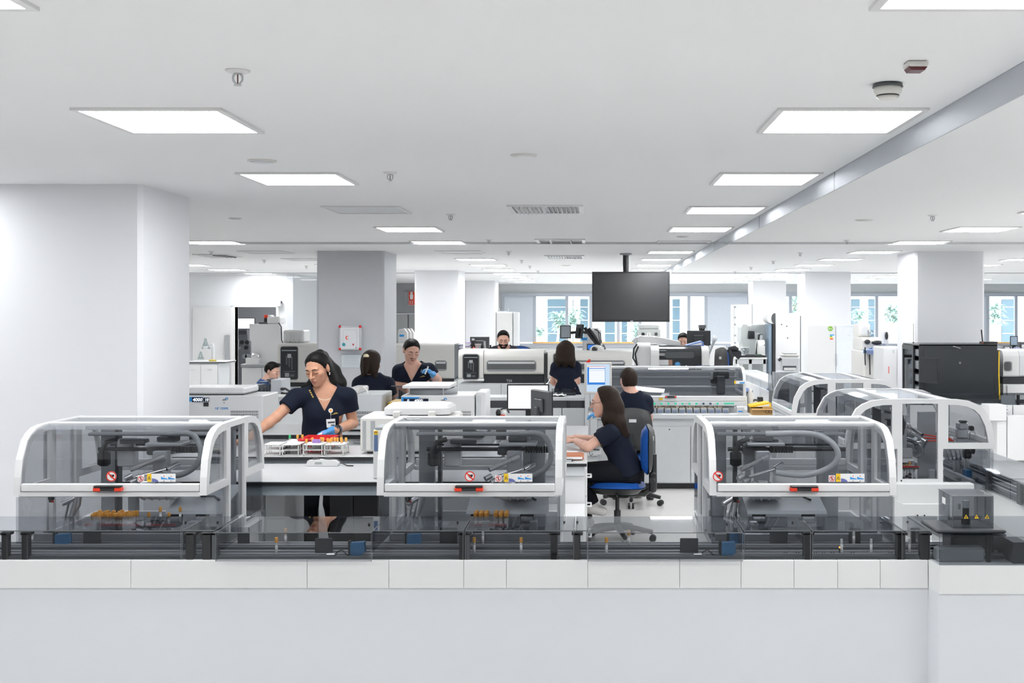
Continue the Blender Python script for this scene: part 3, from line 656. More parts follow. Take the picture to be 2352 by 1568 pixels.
# dark corner box and hazard box
x0 = ax(2158, 5.225); r = T('corner_box', 'dark smoked corner enclosure protruding from the conveyor end', 'enclosure', (x0+.3, 5.3, .70))
m = MB(); P_ = [(ax(2140,5.33),5.33),(x0,5.225),(3.2,5.225),(3.2,5.75),(ax(2140,5.33),5.75)]; m.prism(P_, 'z', .829, .835); m.build('top_sheet', ACRB, r)
m = MB(); m.add([(P_[0][0],P_[0][1],.70),(P_[1][0],P_[1][1],.70),(P_[1][0],P_[1][1],.829),(P_[0][0],P_[0][1],.829)],[(0,1,2,3)]); m.build('angled_sheet', ACRB, r)
B('front_sheet', ACRB, r, x0, 3.2, 5.225, 5.231, .70, .829, c=0)
B('step', mat('dark smoke step', (.05,.054,.06), .45, spec=.25), r, ax(2150,5.3), ax(2310,5.3), 5.285, 5.55, .835, .852, c=.006)
B('inner_block', DGREY, r, ax(2178,5.45), ax(2275,5.45), 5.40, 5.55, .715, .829, c=.01); B('inner_block', MGREY, r, x0+.01, ax(2262,5.3), 5.29, 5.36, .70, .77, c=.01); B('inner_post', BLACK, r, ax(2265,5.3), ax(2275,5.3), 5.29, 5.31, .70, .829)
m = MB()
for k in range(1): m.box(ax(2320,5.3), ax(2352,5.3), 5.26, 5.6, .70, .80)
m.build('inner_block', DGREY, r)
hx0, hx1, hy0, hy1, hz0, hz1 = 1.683, 1.872, 5.33, 5.55, .852, 1.003
r = T('hazard_box', 'dark smoked acrylic box with three yellow warning triangles on the conveyor corner', 'box', ((hx0+hx1)/2, 5.44, .84))
B('front_sheet', ACRB, r, hx0, hx1, hy0, hy0+.005, hz0, hz1-.005, c=0); B('rear_sheet', ACRD, r, hx0, hx1, hy1-.005, hy1, hz0, hz1-.005, c=0)
for x in (hx0, hx1-.005): B('side_sheet', ACRB, r, x, x+.005, hy0+.005, hy1-.005, hz0, hz1-.005, c=0)
B('top_sheet', ACRB, r, hx0, hx1, hy0, hy1, hz1-.005, hz1, c=0)
m = MB(); EE = .0025
for x in (hx0, hx1): m.box(x-EE*.5, x+EE*.5, hy0-EE*.5, hy0+EE*.5, hz0, hz1)
m.box(hx0, hx1, hy0-EE*.5, hy0+EE*.5, hz1-EE, hz1+.0005); m.box(hx0-EE*.5, hx0+EE*.5, hy0, hy1, hz1-EE, hz1+.0005); m.box(hx1-EE*.5, hx1+EE*.5, hy0, hy1, hz1-EE, hz1+.0005); m.build('edge_strip', mat('cover edge', (.12,.13,.14), .25), r)
for px in (2219, 2243, 2267):
    x = ax(px, hy0); z = az(1186, hy0); m = MB(); m.m = 0; m.add([(x-.011,hy0-.001,z-.009),(x+.011,hy0-.001,z-.009),(x,hy0-.001,z+.010)],[(0,1,2)])
    m.m = 1; m.add([(x-.0015,hy0-.0016,z-.004),(x+.0015,hy0-.0016,z-.004),(x+.002,hy0-.0016,z+.003),(x-.002,hy0-.0016,z+.003)],[(0,1,2,3)]); 
    if px != 2243: m.add([(x-.004,hy0-.0016,z-.006),(x+.004,hy0-.0016,z-.006),(x+.003,hy0-.0016,z-.002),(x-.003,hy0-.0016,z-.002)],[(0,1,2,3)])
    m.build('warning_triangle', [YEL, SIGN[2]], r, fix=False)
B('paper_label', PAPER, r, hx0-.001, hx0, 5.44, 5.49, .945, .975, c=0)
m = MB().cyl((1.78,5.44,.852),(1.78,5.44,.88),.022).cyl((1.78,5.44,.88),(1.78,5.44,.93),.016); m.build('valve', BLACK, r); MB().cyl((1.78,5.44,.93),(1.78,5.44,.965),.016).build('valve_cup', LGREY, r); B('inner_bracket', LGREY, r, 1.745, 1.757, 5.44, 5.46, .92, .95)
# right-hand conveyor running away from the camera
rc = T('conveyor', 'dark conveyor line running away beside the two arched modules', 'conveyor', (2.75, 8, 0))
B('base_plinth', BANDP, rc, 2.60, 2.93, 5.85, 12.5, 0, .70, c=0)
B('bed', RAILD, rc, 2.60, 2.93, 5.85, 12.5, .70, .715, c=0)
for x, mm in ((2.63,RAILM),(2.68,RAILD),(2.74,SGREY),(2.80,RAILD),(2.86,RAILM)): B('rail', mm, rc, x-.008, x+.008, 5.85, 12.5, .715, .735, c=.001)
for y in (6.3, 6.9, 7.45): B('post', BLACK, rc, 2.575, 2.60, y-.03, y+.03, .70, .83)
for a, b, l in ((5.86,7.0,'smoked cover on the receding conveyor, nearest the corner box'),(7.02,8.4,'smoked cover on the receding conveyor beside the nearer arched module'),(8.42,10.0,'smoked cover on the receding conveyor between the arched modules')):
    r = T('track_cover', l, 'cover', (2.75,(a+b)/2,.70), 'smoked covers over the receding conveyor')
    B('top_sheet', ACRD, r, 2.57, 2.93, a, b, .832, .838, c=0); B('side_sheet', ACRD, r, 2.57, 2.576, a, b, .703, .832, c=0); B('side_sheet', ACRD, r, 2.924, 2.93, a, b, .703, .832, c=0)
    MB().sphere((2.9,a+.3,.842),.006,8).build('knob', BLACK, r)
# white cabinets between corner and arched module
r = T('white_cabinet', 'low white cabinet under the glazed end of the nearer arched module', 'cabinet', (2.2, 7.4, 0))
B('body', BANDP, r, ax(2060,7.44), ax(2238,7.44), 7.44, 7.53, .02, az(1111,7.44), c=.004)
m = MB().prism([(ax(2060,7.38),az(1150,7.38)),(ax(2078,7.38),az(1159,7.38)),(ax(2238,7.38),az(1159,7.38)),(ax(2238,7.38),.02),(ax(2060,7.38),.02)], 'y', 7.40, 7.44); m.build('drawer', BANDP, r)
for px in (2107, 2123): MB().cyl((ax(px,7.4),7.402,az(1183,7.4)),(ax(px,7.4),7.392,az(1183,7.4)),.005,n=10).build('lock', BLACK, r)
# sample tubes riding on pucks and in the module racks
def tube_proto():
    r = T('sample_tube', 'tube', 'sample tube', (0,0,0), 'x')
    MB().lathe([(0,0),(.005,.002),(.0062,.008),(.0062,.062),(0,.062)], n=10).build('vial', mat('vial plastic', (.62,.60,.56), .25), r)
    MB().lathe([(.0063,.012),(.0066,.012),(.0066,.046),(.0063,.046)], n=10).build('paper_label', PAPER, r)
    MB().lathe([(0,.058),(.0078,.058),(.0082,.062),(.0080,.079),(.0068,.082),(0,.082)], n=12).build('cap', AMBER, r)
    MB().cyl((0,0,-.012),(0,0,.004),.013,.009,n=12).build('puck', BLACK, r)
    return r
tp = tube_proto(); tp.location = (ax(635,5.40), 5.40, .714); tp['label'] = 'amber capped tube riding upright under the protruding cover before the standing woman'; tp['group'] = 'tubes riding on the conveyor'
for px, y, l in ((1089,5.40,'amber capped tube under the middle hood cover, beside the black post'),(1197,5.40,'amber capped tube under the middle hood cover, standing alone'),(1393,5.40,'amber capped tube under the cover in front of the swivel chairs, nearer one'),(1444,5.58,'amber capped tube under the cover in front of the swivel chairs, rear one'),(2318,5.36,'amber capped tube in the dark corner box'),(656,5.62,'amber capped tube on the rear lane above the black plate')): dup(tp, (ax(px,y), y, .714), label=l, group='tubes riding on the conveyor')
cl = T('sample_tube', 'clear open tube under the third hood beside the small orange light', 'sample tube', (0,0,0), 'clear tubes riding on the conveyor')
MB().lathe([(0,0),(.005,.002),(.0062,.008),(.0062,.075),(.0052,.075),(.005,.03),(0,.03)], n=10).build('vial', mat('clear vial', (.45,.47,.49), .15), cl); MB().lathe([(.0063,.012),(.0066,.012),(.0066,.05),(.0063,.05)], n=10).build('paper_label', PAPER, cl); MB().cyl((0,0,-.012),(0,0,.004),.013,.009,n=12).build('puck', BLACK, cl)
cl.location = (ax(1933,5.40), 5.40, .714)
for px, y, l in ((2001,5.40,'clear open tube under the third hood, next past the orange light'),(1961,5.6,'clear open tube on the rear lane under the third hood'),(2089,5.40,'clear open tube under the narrow cover by the corner box'),(11,5.40,'clear open tube at the picture edge under the first cover'),(1109,5.6,'clear open tube on the rear lane under the middle hood')): dup(cl, (ax(px,y), y, .714), label=l, group='clear tubes riding on the conveyor')
MB().cyl((ax(1929,5.41),5.415,.714),(ax(1929,5.41),5.415,.744),.0035).build('sensor_stalk', BLACK, cv); MB().sphere((ax(1929,5.41),5.413,.746),.004,8).build('indicator_light', glow('orange light', (1,.25,.03), 6), cv)
pk = T('puck', 'empty black puck', 'tube carrier', (0,0,0), 'empty pucks under the third hood')
MB().cyl((0,0,0),(0,0,.012),.014,.010,n=14).build('base', BLACK, pk); m = MB(); [m.box(.008*math.cos(a)-.0015,.008*math.cos(a)+.0015,.008*math.sin(a)-.0015,.008*math.sin(a)+.0015,.01,.024) for a in (0.4,2.1,3.6,5.2)]; m.build('prong', BLACK, pk)
pk.location = (ax(1804,5.40),5.40,.702); pk['label'] = 'empty black puck under the third hood before the thick black post'
for i, px in enumerate((1832, 1873, 1892, 1912, 1958, 2045)): dup(pk, (ax(px,5.40),5.40,.702), label=('second ' if i==0 else ORD[i-1]+' ')+'empty black puck '+('before' if i==0 else 'after')+' the thick black post under the third hood')
# racks of amber capped tubes in the hoods
def rack(label, x0, x1, y0, y1, z=.745):
    r = T('tube_rack', label, 'tube rack', ((x0+x1)/2, (y0+y1)/2, z)); B('tray', DGREY, r, x0, x1, y0, y1, z, z+.012, c=.003)
    for y in (y0, y1-.004): B('rim', RED if y == y0 else DGREY, r, x0, x1, y, y+.004, z+.012, z+.022, c=0)
    return r
ROWN = ['front', 'second', 'third', 'fourth', 'rear']
def cap_block(px0, px1, py, Y, nx, ny, lab, jit=0.0):
    for j in range(ny):
        for i in range(nx):
            y = Y+j*.024; x = ax(px0+(px1-px0)*i/max(1,nx-1), Y)+random.uniform(-jit,jit); zt = az(py, Y)
            o = dup(tp, (x, y+random.uniform(-jit,jit), zt-.096+random.uniform(-jit,jit)*.6), label=f'amber capped tube in {lab}, {ROWN[j] if j < ny-1 else "rear"} row, {ORD[i]} from the left', group='amber capped tubes in '+lab); o.scale = (1.25,1.25,1.2)
rack('tube rack inside the first hood, full of amber capped tubes', ax(205,5.95), ax(300,5.95), 5.90, 6.06); cap_block(212, 296, 1180, 5.93, 6, 5, 'the packed first hood rack', .004)
rack('red edged tube rack inside the first hood with only a few tubes', ax(302,5.95), ax(412,5.95), 5.90, 6.02)
for n_, (px, py) in enumerate(((342,1181),(360,1172),(388,1181),(406,1172))): dup(tp, (ax(px,5.93), 5.93+(.05 if py<1175 else 0), az(py,5.93)-.072), label='amber capped tube in the nearly empty first hood rack, '+ORD[n_]+' from the left', group='few tubes in the nearly empty rack')
rack('red edged tube rack inside the middle hood', ax(1085,5.95), ax(1165,5.95), 5.90, 6.03); cap_block(1092,1116,1178,5.93,3,4,'the middle hood rack, left block'); cap_block(1138,1162,1178,5.93,3,4,'the middle hood rack, right block')
rack('round tray of amber tubes behind the glass door of the nearer arched module', ax(2070,7.75), ax(2108,7.75), 7.72, 7.9, .80)
for q, (px, py) in enumerate(((2075,1075),(2083,1072),(2092,1076),(2088,1066),(2100,1078))): dup(tp, (ax(px,7.78), 7.76+.02*(q%3), az(py,7.78)-.06), label='amber capped tube behind the glass door of the nearer arched module, '+ORD[q]+' in the tray', group='tubes in the nearer arched module')
# ------------------------------------------------------------------ benches
APR = BLUEG
def bench(label, x0, x1, y0, y1, z, legs=True, apron=.06, name='lab_bench', cat='bench'):
    r = T(name, label, cat, ((x0+x1)/2, (y0+y1)/2, 0))
    B('worktop', TOPW, r, x0, x1, y0, y1, z-.006, z, c=.002); B('edge_band', BLACK, r, x0+.001, x1-.001, y0+.001, y1-.001, z-.026, z-.0065, c=0)
    if apron: 
        for y in (y0+.03, y1-.05): B('apron', APR, r, x0+.02, x1-.02, y, y+.02, z-.026-apron, z-.027, c=0)
    if legs:
        for x in (x0+.03, x1-.08):
            for y in (y0+.04, y1-.09): B('leg', LGREY, r, x, x+.05, y, y+.05, 0, z-.03, c=.004)
    return r
b1 = bench('white lab bench between the front modules with a grey apron, nearest the camera', -2.75, -.32, 6.62, 7.40, .88)
b2 = bench('raised white lab bench where the standing woman sorts tubes', -2.75, -.60, 7.44, 8.05, .923, legs=False, apron=.05)
B('panel', LGREY, b2, ax(648,7.9), ax(690,7.9), 7.5, 8.0, 0, .85); B('panel', MGREY, b2, -.62, -.60, 7.5, 8.0, 0, .85)
r = T('under_bench_cabinet', 'black cabinet standing under the raised bench', 'cabinet', (-1.5, 7.7, 0))
B('body', mat('black cabinet', (.03,.032,.036), .4), r, ax(756,7.5), ax(868,7.5), 7.52, 8.0, .01, .80, c=.006); B('door', mat('black cabinet', (.03,.032,.036), .4), r, ax(757,7.5), ax(810,7.5), 7.505, 7.52, .03, .79); B('door', BLACK, r, ax(811,7.5), ax(867,7.5), 7.505, 7.52, .03, .79)
r = T('under_bench_pedestal', 'pale grey drawer pedestal under the raised bench beside the trousers', 'cabinet', (-2.2, 7.7, 0))
B('body', LGREY, r, -2.7, -2.17, 7.55, 8.0, .02, .82)
for z in (.05,.30,.55): B('drawer', LGREY, r, -2.69, -2.18, 7.53, 7.55, z, z+.23)
b3 = bench('white lab bench with drawers behind the standing woman, holding the large centrifuges', -3.6, -.86, 9.0, 9.85, .90, legs=False, apron=0)
for i, (a, b) in enumerate(((-3.6,-2.9),(-2.88,-2.2),(-2.18,-1.5),(-1.48,-.87))):
    B('carcass', LGREY, b3, a, b, 9.05, 9.8, .02, .87)
    for z0, z1 in ((.70,.86),(.46,.68),(.22,.44)):
        d = B('drawer', LGREY, b3, a+.01, b-.01, 9.03, 9.05, z0, z1); B('handle', ALU, d, (a+b)/2-.06, (a+b)/2+.06, 9.015, 9.03, z1-.03, z1-.02)
# ------------------------------------------------------------------ tube racks, bin and tubes on the raised bench
def wire_rack(label, pl, pr, Y, n=0, W=.125, D=.17, z=.923):
    x0 = ax(pl, Y); x1 = x0+W; r = T('test_tube_rack', label, 'test tube rack', ((x0+x1)/2, Y+D/2, z), 'white tube racks on the raised bench'); RW = mat('rack white', (.80,.80,.79), .4)
    for zz in (z+.002, z+.036, z+.070):
        B('shelf', RW, r, x0, x1, Y, Y+D, zz, zz+.004, c=0)
    for x in (x0, x1-.005):
        m = MB()
        for k in range(4): m.box(x, x+.005, Y+k*(D-.005)/3, Y+.005+k*(D-.005)/3, z, z+.074)
        for zz in (z, z+.069): m.box(x-.001, x+.006, Y, Y+D, zz, zz+.006)
        m.build('end_frame', RW, r, fix=False)
    return r, x0, x1
def put_tubes(x0, Y, z, lst, lab, grp):
    for i, (dx, dy, tl) in enumerate(sorted(lst)):
        o = dup(tp, (x0+dx, Y+dy, z), label=lab+', '+ORD[i]+' from the left', group=grp)
        for ch in list(o.children):
            if ch.name.startswith('puck'): bpy.data.objects.remove(ch)
wire_rack('empty white tube rack half hidden by the first hood', 606, 0, 7.46); 
r2 = wire_rack('white tube rack behind the others with one green cap', 655, 0, 7.62); put_tubes(r2[1], 7.62, .957, [(.07,.05,0),(.10,.06,0)], 'amber capped tube standing in the rear rack beside the red bin', 'tubes in the rear rack')
g = dup(tp, (r2[1]+.02, 7.66, .957), label='green capped tube standing in the rear rack', group='green capped tubes')
for ch in list(g.children):
    if ch.name.startswith('cap'): ch.data = ch.data.copy(); ch.data.materials[0] = GREEN
    if ch.name.startswith('puck'): bpy.data.objects.remove(ch)
wire_rack('empty white tube rack before the rear rack with the green cap', 642, 0, 7.455)
r3 = wire_rack('white tube rack with purple tubes in front of the red bin', 696, 0, 7.455); put_tubes(r3[1], 7.455, .950, [(.015,.03,0),(.035,.11,0),(.09,.12,0),(.105,.11,0)], 'amber capped tube in the rack of purple tubes', 'tubes in the purple rack')
for i in range(4):
    o = dup(tp, (r3[1]+.045+i*.013, 7.55, .94), label='purple capped tube in the rack before the red bin, '+ORD[i]+' from the left', group='purple tubes in the rack')
    for ch in list(o.children):
        if ch.name.startswith('cap'): ch.data = ch.data.copy(); ch.data.materials[0] = PURPLE
        if ch.name.startswith('puck'): bpy.data.objects.remove(ch)
r4 = wire_rack('white tube rack filled with amber caps beside the red bin', 745, 0, 7.455); put_tubes(r4[1], 7.455, .950, [(.008,.06,0),(.024,.11,0),(.044,.11,0),(.062,.11,0),(.085,.11,0),(.118,.11,0),(.104,.04,0),(.03,.04,0)], 'amber capped tube in the fullest white rack', 'tubes in the fullest rack')
# red bin
x0, x1, Y = ax(693,7.66), ax(752,7.66), 7.66
r = T('red_bin', 'open red plastic storage bin on the raised bench before the standing woman', 'bin', ((x0+x1)/2, Y+.1, .923))
m = MB(); zb, zt, e = .925, 1.010, .012
m.frame([(x0,Y),(x1,Y),(x1,Y+.24),(x0,Y+.24)], [(x0+.005,Y+.005),(x1-.005,Y+.005),(x1-.005,Y+.235),(x0+.005,Y+.235)], lambda u, v, t: (u+(e if u > (x0+x1)/2 else -e)*(t-zb)/.11, v+(e if v > Y+.12 else -e)*(t-zb)/.11, t), zb, zt)
m.build('side_wall', RED, r); B('bottom', RED, r, x0, x1, Y, Y+.24, zb-.002, zb+.003, c=0)
m = MB(); m.frame([(x0-.022,Y-.022),(x1+.022,Y-.022),(x1+.022,Y+.262),(x0-.022,Y+.262)], [(x0-.008,Y-.008),(x1+.008,Y-.008),(x1+.008,Y+.248),(x0-.008,Y+.248)], lambda u, v, t: (u, v, t), zt-.008, zt+.002); m.build('rim', RED, r)
B('ear', RED, r, x0-.03, x0-.01, Y+.05, Y+.15, 1.0, 1.012)
# handheld device and black cable
Y = 7.30; c = at(742, 1061, Y)
r = T('barcode_scanner', 'white label device with a small grey display on the nearest bench', 'scanner', (c.x, Y, .88))
w_ = 37*Y/F
m = MB(); m.prism([(c.x-w_,.885),(c.x-w_+.01,.915),(c.x-w_*.3,.922),(c.x+w_*.8,.917),(c.x+w_,.900),(c.x+w_*.95,.882),(c.x-w_*.8,.881)], 'y', Y-.03, Y+.03); m.build('body', WPLAS, r)
B('display', mat('lcd grey', (.35,.37,.36), .3), r, c.x-.045, c.x+.0, Y-.0315, Y-.03, .893, .908, c=0)
m = MB(); m.sphere((c.x-.045,Y+.01,.922),.018,10,(1.4,1,.6)).sphere((c.x+.03,Y+.02,.922),.018,10,(1.8,1,.5)); m.build('knob', BLACK, r)
MB().tube([(c.x+.03,Y+.02,.925),(c.x+.09,Y+.02,.918),(c.x+.13,Y,.892),(c.x+.16,Y-.02,.884),(c.x+.2,Y-.03,.884)], .004, 6).build('cable', BLACK, r)
# upright dispenser with blue label beside the second hood
Y = 6.72; x0, x1 = ax(857,Y), ax(884,Y)
r = T('label_dispenser', 'narrow upright white dispenser with a blue front at the bench end by the middle hood', 'dispenser', (x0+.03, Y+.1, .88))
B('body', WPLAS, r, x0, x1, Y, Y+.22, .882, az(987,Y), c=.004); B('cap', MGREY, r, x0+.01, x1, Y, Y+.2, az(987,Y), az(981,Y)); B('front_panel', mat('slate blue', (.11,.17,.32), .5), r, ax(859,Y), ax(868,Y), Y-.002, Y, az(1036,Y), az(998,Y), c=0)
B('warning_label', YEL, r, ax(859,Y), ax(868,Y), Y-.003, Y, az(998,Y), az(989,Y), c=0); m = MB(); x = ax(863.5,Y); m.tube([(x-.006,Y-.004,az(995,Y)),(x-.005,Y-.004,az(991.5,Y)),(x+.005,Y-.004,az(991.5,Y)),(x+.006,Y-.004,az(995,Y))], .0018, 5); m.build('symbol', BLACK, r)
# ------------------------------------------------------------------ centrifuges
def vents(r, x0, x1, z0, z1, Y, rows, n, m_=DGREY, name='vent_slot'):
    m = MB()
    for j in range(rows):
        for i in range(n):
            a = x0+(x1-x0)*i/n; za = z0+(z1-z0)*j/rows
            m.box(a, a+(x1-x0)/n*.5, Y-.001, Y+.002, za, za+(z1-z0)/rows*.72)
    o = m.build(name, m_, r, fix=False); o['kind'] = 'stuff'; return o
LOGOB = mat('logo blue', (.02,.27,.72), .4)
def logo(r, x, z, Y, s_):
    """arch shaped blue mark over dark lower case lettering"""
    m = MB(); o = arc(x+s_*.55, z+s_*.35, s_*.42, -20, 200, 16); i = arc(x+s_*.55, z+s_*.35, s_*.2, -20, 200, 16)
    m.strip([(a,Y-.001,b) for a, b in o], [(a,Y-.001,b) for a, b in i], closed=False); m.build('logo', LOGOB, r, fix=False)
    text_mb('n\u00fcve', s_*.62, (x-s_*.55, Y-.002, z-.0), (1,0,0), (0,0,1)).build('lettering', BLACK, r)
def digits(r, txt, x0, x1, z0, z1, Y):
    B('display', mat('display glass', (.006,.012,.035), .2), r, x0, x1, Y-.003, Y, z0, z1, c=0)
    text_mb(txt, (z1-z0)*1.0, (x1-.004, Y-.0035, z0+(z1-z0)*.16), (1,0,0), (.12,0,1), align='RIGHT').build('display_digits', glow('digit glow', (.85,.93,1), 2.2), r)
# left, closed lid
Y = 9.2; x1 = ax(603.5,Y); x0 = -3.42; zt = az(908,Y)
r = T('centrifuge', 'white benchtop centrifuge with closed lid beside the big column, reading 4000', 'centrifuge', ((x0+x1)/2, Y+.22, .90), 'benchtop centrifuges')
B('body', WHITE, r, x0, x1, Y, Y+.46, .915, zt, c=.008); B('foot', BLACK, r, x0+.05, x0+.1, Y+.05, Y+.1, .90, .915); B('foot', BLACK, r, x1-.1, x1-.05, Y+.05, Y+.1, .90, .915)
B('lid', WHITE, r, x0+.02, ax(558,Y), Y+.03, Y+.44, zt+.008, az(889,Y+.1), c=.012); B('lid_seal', BLACK, r, x0+.03, ax(556,Y), Y+.04, Y+.42, zt-.001, zt+.008, c=0)
MB().prism([(x0,zt-.012),(ax(467,Y),zt-.012),(ax(443,Y),az(922,Y)),(x0,az(922,Y))], 'y', Y-.0015, Y).build('front_graphic', SKYB, r)
digits(r, '4000', ax(441,Y), ax(466,Y), az(923,Y), az(912,Y), Y-.001); digits(r, '10', ax(467.5,Y), ax(480.5,Y), az(922,Y), az(913,Y), Y-.001); B('button_panel', BLACK, r, ax(467.5,Y), ax(479,Y), Y-.003, Y, az(933,Y), az(923.5,Y), c=0)
logo(r, ax(516,Y), az(919,Y), Y, .030); text_mb('NF 1200R', .026, (ax(494,Y), Y-.002, az(940,Y)), (1,0,0), (0,0,1)).build('lettering', LOGOB, r)
vents(r, ax(530,Y), ax(594,Y), az(961,Y), az(941,Y), Y, 3, 34); MB().cyl((ax(515,Y),Y,az(925,Y)),(ax(515,Y),Y-.006,az(925,Y)),.006).build('lock', STEEL, r)
# grey one seen from behind
Y = 9.2; x0, x1 = ax(788,Y), ax(877,Y); zt = az(905,Y)
r = T('centrifuge', 'pale grey centrifuge seen from its vented side, just past the standing woman', 'centrifuge', ((x0+x1)/2, Y+.2, .90), 'benchtop centrifuges')
B('body', LGREY, r, x0, x1, Y, Y+.47, .915, zt, c=.006); B('lid', WPLAS, r, x0+.02, ax(822,Y), Y+.05, Y+.45, zt, zt+.045, c=.01); B('foot', BLACK, r, x0+.03, x1-.03, Y+.03, Y+.44, .90, .915)
vents(r, ax(806,Y), ax(872,Y), az(978,Y), az(942,Y), Y, 4, 34)
MB().tube([(ax(818,Y),Y+.06,zt+.004),(ax(822,Y),Y+.06,zt+.04),(ax(830,Y),Y+.06,zt+.05),(ax(838,Y),Y+.06,zt+.035),(ax(842,Y),Y+.06,zt+.004)], .008, 8).build('hoop_handle', CREAM, r)
# open lid
Y = 9.2; x0, x1 = ax(921,Y), ax(1062,Y); zt = az(908,Y)
r = T('centrifuge', 'white centrifuge with raised lid and blue panel reading 0 and 4000', 'centrifuge', ((x0+x1)/2, Y+.2, .90), 'benchtop centrifuges')
B('body', WHITE, r, x0, ax(1090,Y), Y, Y+.5, .915, zt, c=.008); B('foot', BLACK, r, x0+.04, x1-.04, Y+.05, Y+.4, .90, .915)
MB().lathe([(.0,0),(.20,0),(.20,.05),(.17,.05),(.16,.01),(0,.01)], ((x0+x1)/2-.02,Y+.24,zt), 28).build('chamber_rim', MGREY, r)
lz0, lz1 = az(890.5,Y), az(886,Y); la, lb = ax(924,Y), ax(1032,Y)
m = MB(); m.prism([(Y+.0, lz0-.004),(Y+.0, lz1),(Y+.5, lz1+.004),(Y+.5, lz0-.01)], 'x', la, lb); m.build('lid', WHITE, r)
MB().lathe([(0,-.02),(.17,-.015),(.19,.0),(0,.0)], ((la+lb)/2,Y+.24,lz0), 24).build('lid_inner', DGREY, r)
for x in (ax(938,Y), ax(1016,Y)): MB().cyl((x,Y+.05,zt),(x,Y+.05,lz0),.006).build('gas_strut', CHROME, r)
MB().prism([(x0+.004,zt-.012),(ax(967,Y),zt-.012),(ax(935,Y),az(926,Y)),(x0+.004,az(930,Y))], 'y', Y-.0015, Y).build('front_graphic', SKYB, r)
digits(r, '0', ax(927,Y), ax(940.5,Y), az(924,Y), az(915,Y), Y-.001); digits(r, '4000', ax(941.5,Y), ax(971,Y), az(924,Y), az(915,Y), Y-.001); B('button_panel', mat('display glass', (.006,.012,.035), .2), r, ax(972,Y), ax(984,Y), Y-.003, Y, az(930,Y), az(915,Y), c=0)
MB().cyl((ax(956,Y),Y,az(929,Y)),(ax(956,Y),Y-.012,az(929,Y)),.018,.014).build('dial', BLUEP, r)
logo(r, ax(1018,Y), az(920,Y), Y, .032); vents(r, ax(1041,Y), ax(1082,Y), az(955,Y), az(942,Y), Y, 2, 24)
r = T('control_unit', 'white slab of a device beside the open centrifuge', 'device', (ax(1103,9.2), 9.3, .90))
B('body', WHITE, r, ax(1093,9.2), ax(1116,9.2), 9.2, 9.6, .90, az(900,9.2), c=.008); B('front_panel', LGREY, r, ax(1096,9.2), ax(1105,9.2), 9.197, 9.2, .93, az(908,9.2), c=0)
# cream one in front, hinge side to us
Y = 7.55; x0, x1 = ax(827,Y), ax(1046,Y); zt = az(957,Y)
r = T('centrifuge', 'cream centrifuge with rounded lid on the raised bench, hinges facing us', 'centrifuge', ((x0+x1)/2, Y+.2, .923), 'benchtop centrifuges')
B('body', CREAM, r, x0, x1, Y, Y+.45, .94, zt, c=.012)
for x in (x0+.04, x1-.08): B('foot', BLACK, r, x, x+.04, Y+.03, Y+.1, .923, .94)
vents(r, ax(833,Y), ax(849,Y), az(1032,Y), az(966,Y), Y, 22, 1, MGREY); vents(r, ax(851,Y), ax(872,Y), az(1032,Y), az(966,Y), Y, 22, 1, MGREY)
m = MB(); z0, z1 = az(957,Y), az(948,Y); q = (ax(884,Y+.1)+ax(1034,Y+.1))/2; h = (ax(1034,Y+.1)-ax(884,Y+.1))/2
pl = [(-h,.04),(-h+.05,0),(h-.05,0),(h,.04),(h+.01,.3),(h-.06,.38),(-h+.06,.38),(-h-.01,.3)]
lo_ = [(q+a, Y+.04+b, z0+.01) for a, b in pl]; mi_ = [(q+a*1.0, Y+.04+b, z1+.025) for a, b in pl]; hi_ = [(q+a*.9, Y+.06+b*.9, z1+.045) for a, b in pl]
m.strip(lo_, mi_); m.strip(mi_, hi_); m.add(hi_, [tuple(range(8))]); m.add(lo_, [tuple(range(8))]); m.build('lid', WPLAS, r)
for px in (910, 991): B('hinge', CREAM, r, ax(px-8,Y), ax(px+8,Y), Y+.0, Y+.09, zt-.005, zt+.035, c=.005)
B('top_plate', LGREY, r, ax(868,Y), ax(905,Y), Y+.02, Y+.3, zt, zt+.003, c=0)
# pair of steel forceps lying on the second hood
Y = 6.05; c = at(945, 957, Y); r = T('tongs', 'small steel tongs lying on the roof of the middle hood', 'tongs', (c.x, Y, 1.292))
MB().tube([(c.x-.03,Y,1.294),(c.x+.0,Y+.01,1.297),(c.x+.05,Y+.0,1.295)], .003, 6).tube([(c.x-.03,Y,1.294),(c.x+.0,Y-.03,1.297),(c.x+.05,Y-.02,1.295)], .003, 6).build('arm', STEEL, r); MB().sphere((c.x-.032,Y,1.299),.006,8).build('pivot', STEEL, r)
# ------------------------------------------------------------------ seated woman's desk
dk = T('desk', 'long white desk running away beside the seated woman', 'desk', (-.5, 9.8, 0))
B('worktop', TOPW, dk, -.85, -.045, 8.42, 11.2, .744, .75, c=.002); B('edge_band', BLACK, dk, -.849, -.046, 8.421, 11.199, .724, .7435, c=0)
B('end_panel', LGREY, dk, -.82, -.06, 8.44, 8.46, .65, .724); B('pedestal', WHITE, dk, -.62, -.06, 8.46, 9.0, .02, .724)
for z in (.05,.28,.50):
    d = B('drawer', WHITE, dk, -.06, -.045, 8.48, 8.98, z, z+.2); MB().tube([(-.045,8.6,z+.12),(-.015,8.6,z+.12),(-.015,8.75,z+.12),(-.045,8.75,z+.12)], .007, 6).build('handle', WPLAS, d)
for y in (10.0, 11.1): B('leg', LGREY, dk, -.12, -.07, y, y+.05, 0, .72)
for y in (9.2, 11.1): B('leg', LGREY, dk, -.83, -.78, y, y+.05, 0, .72)
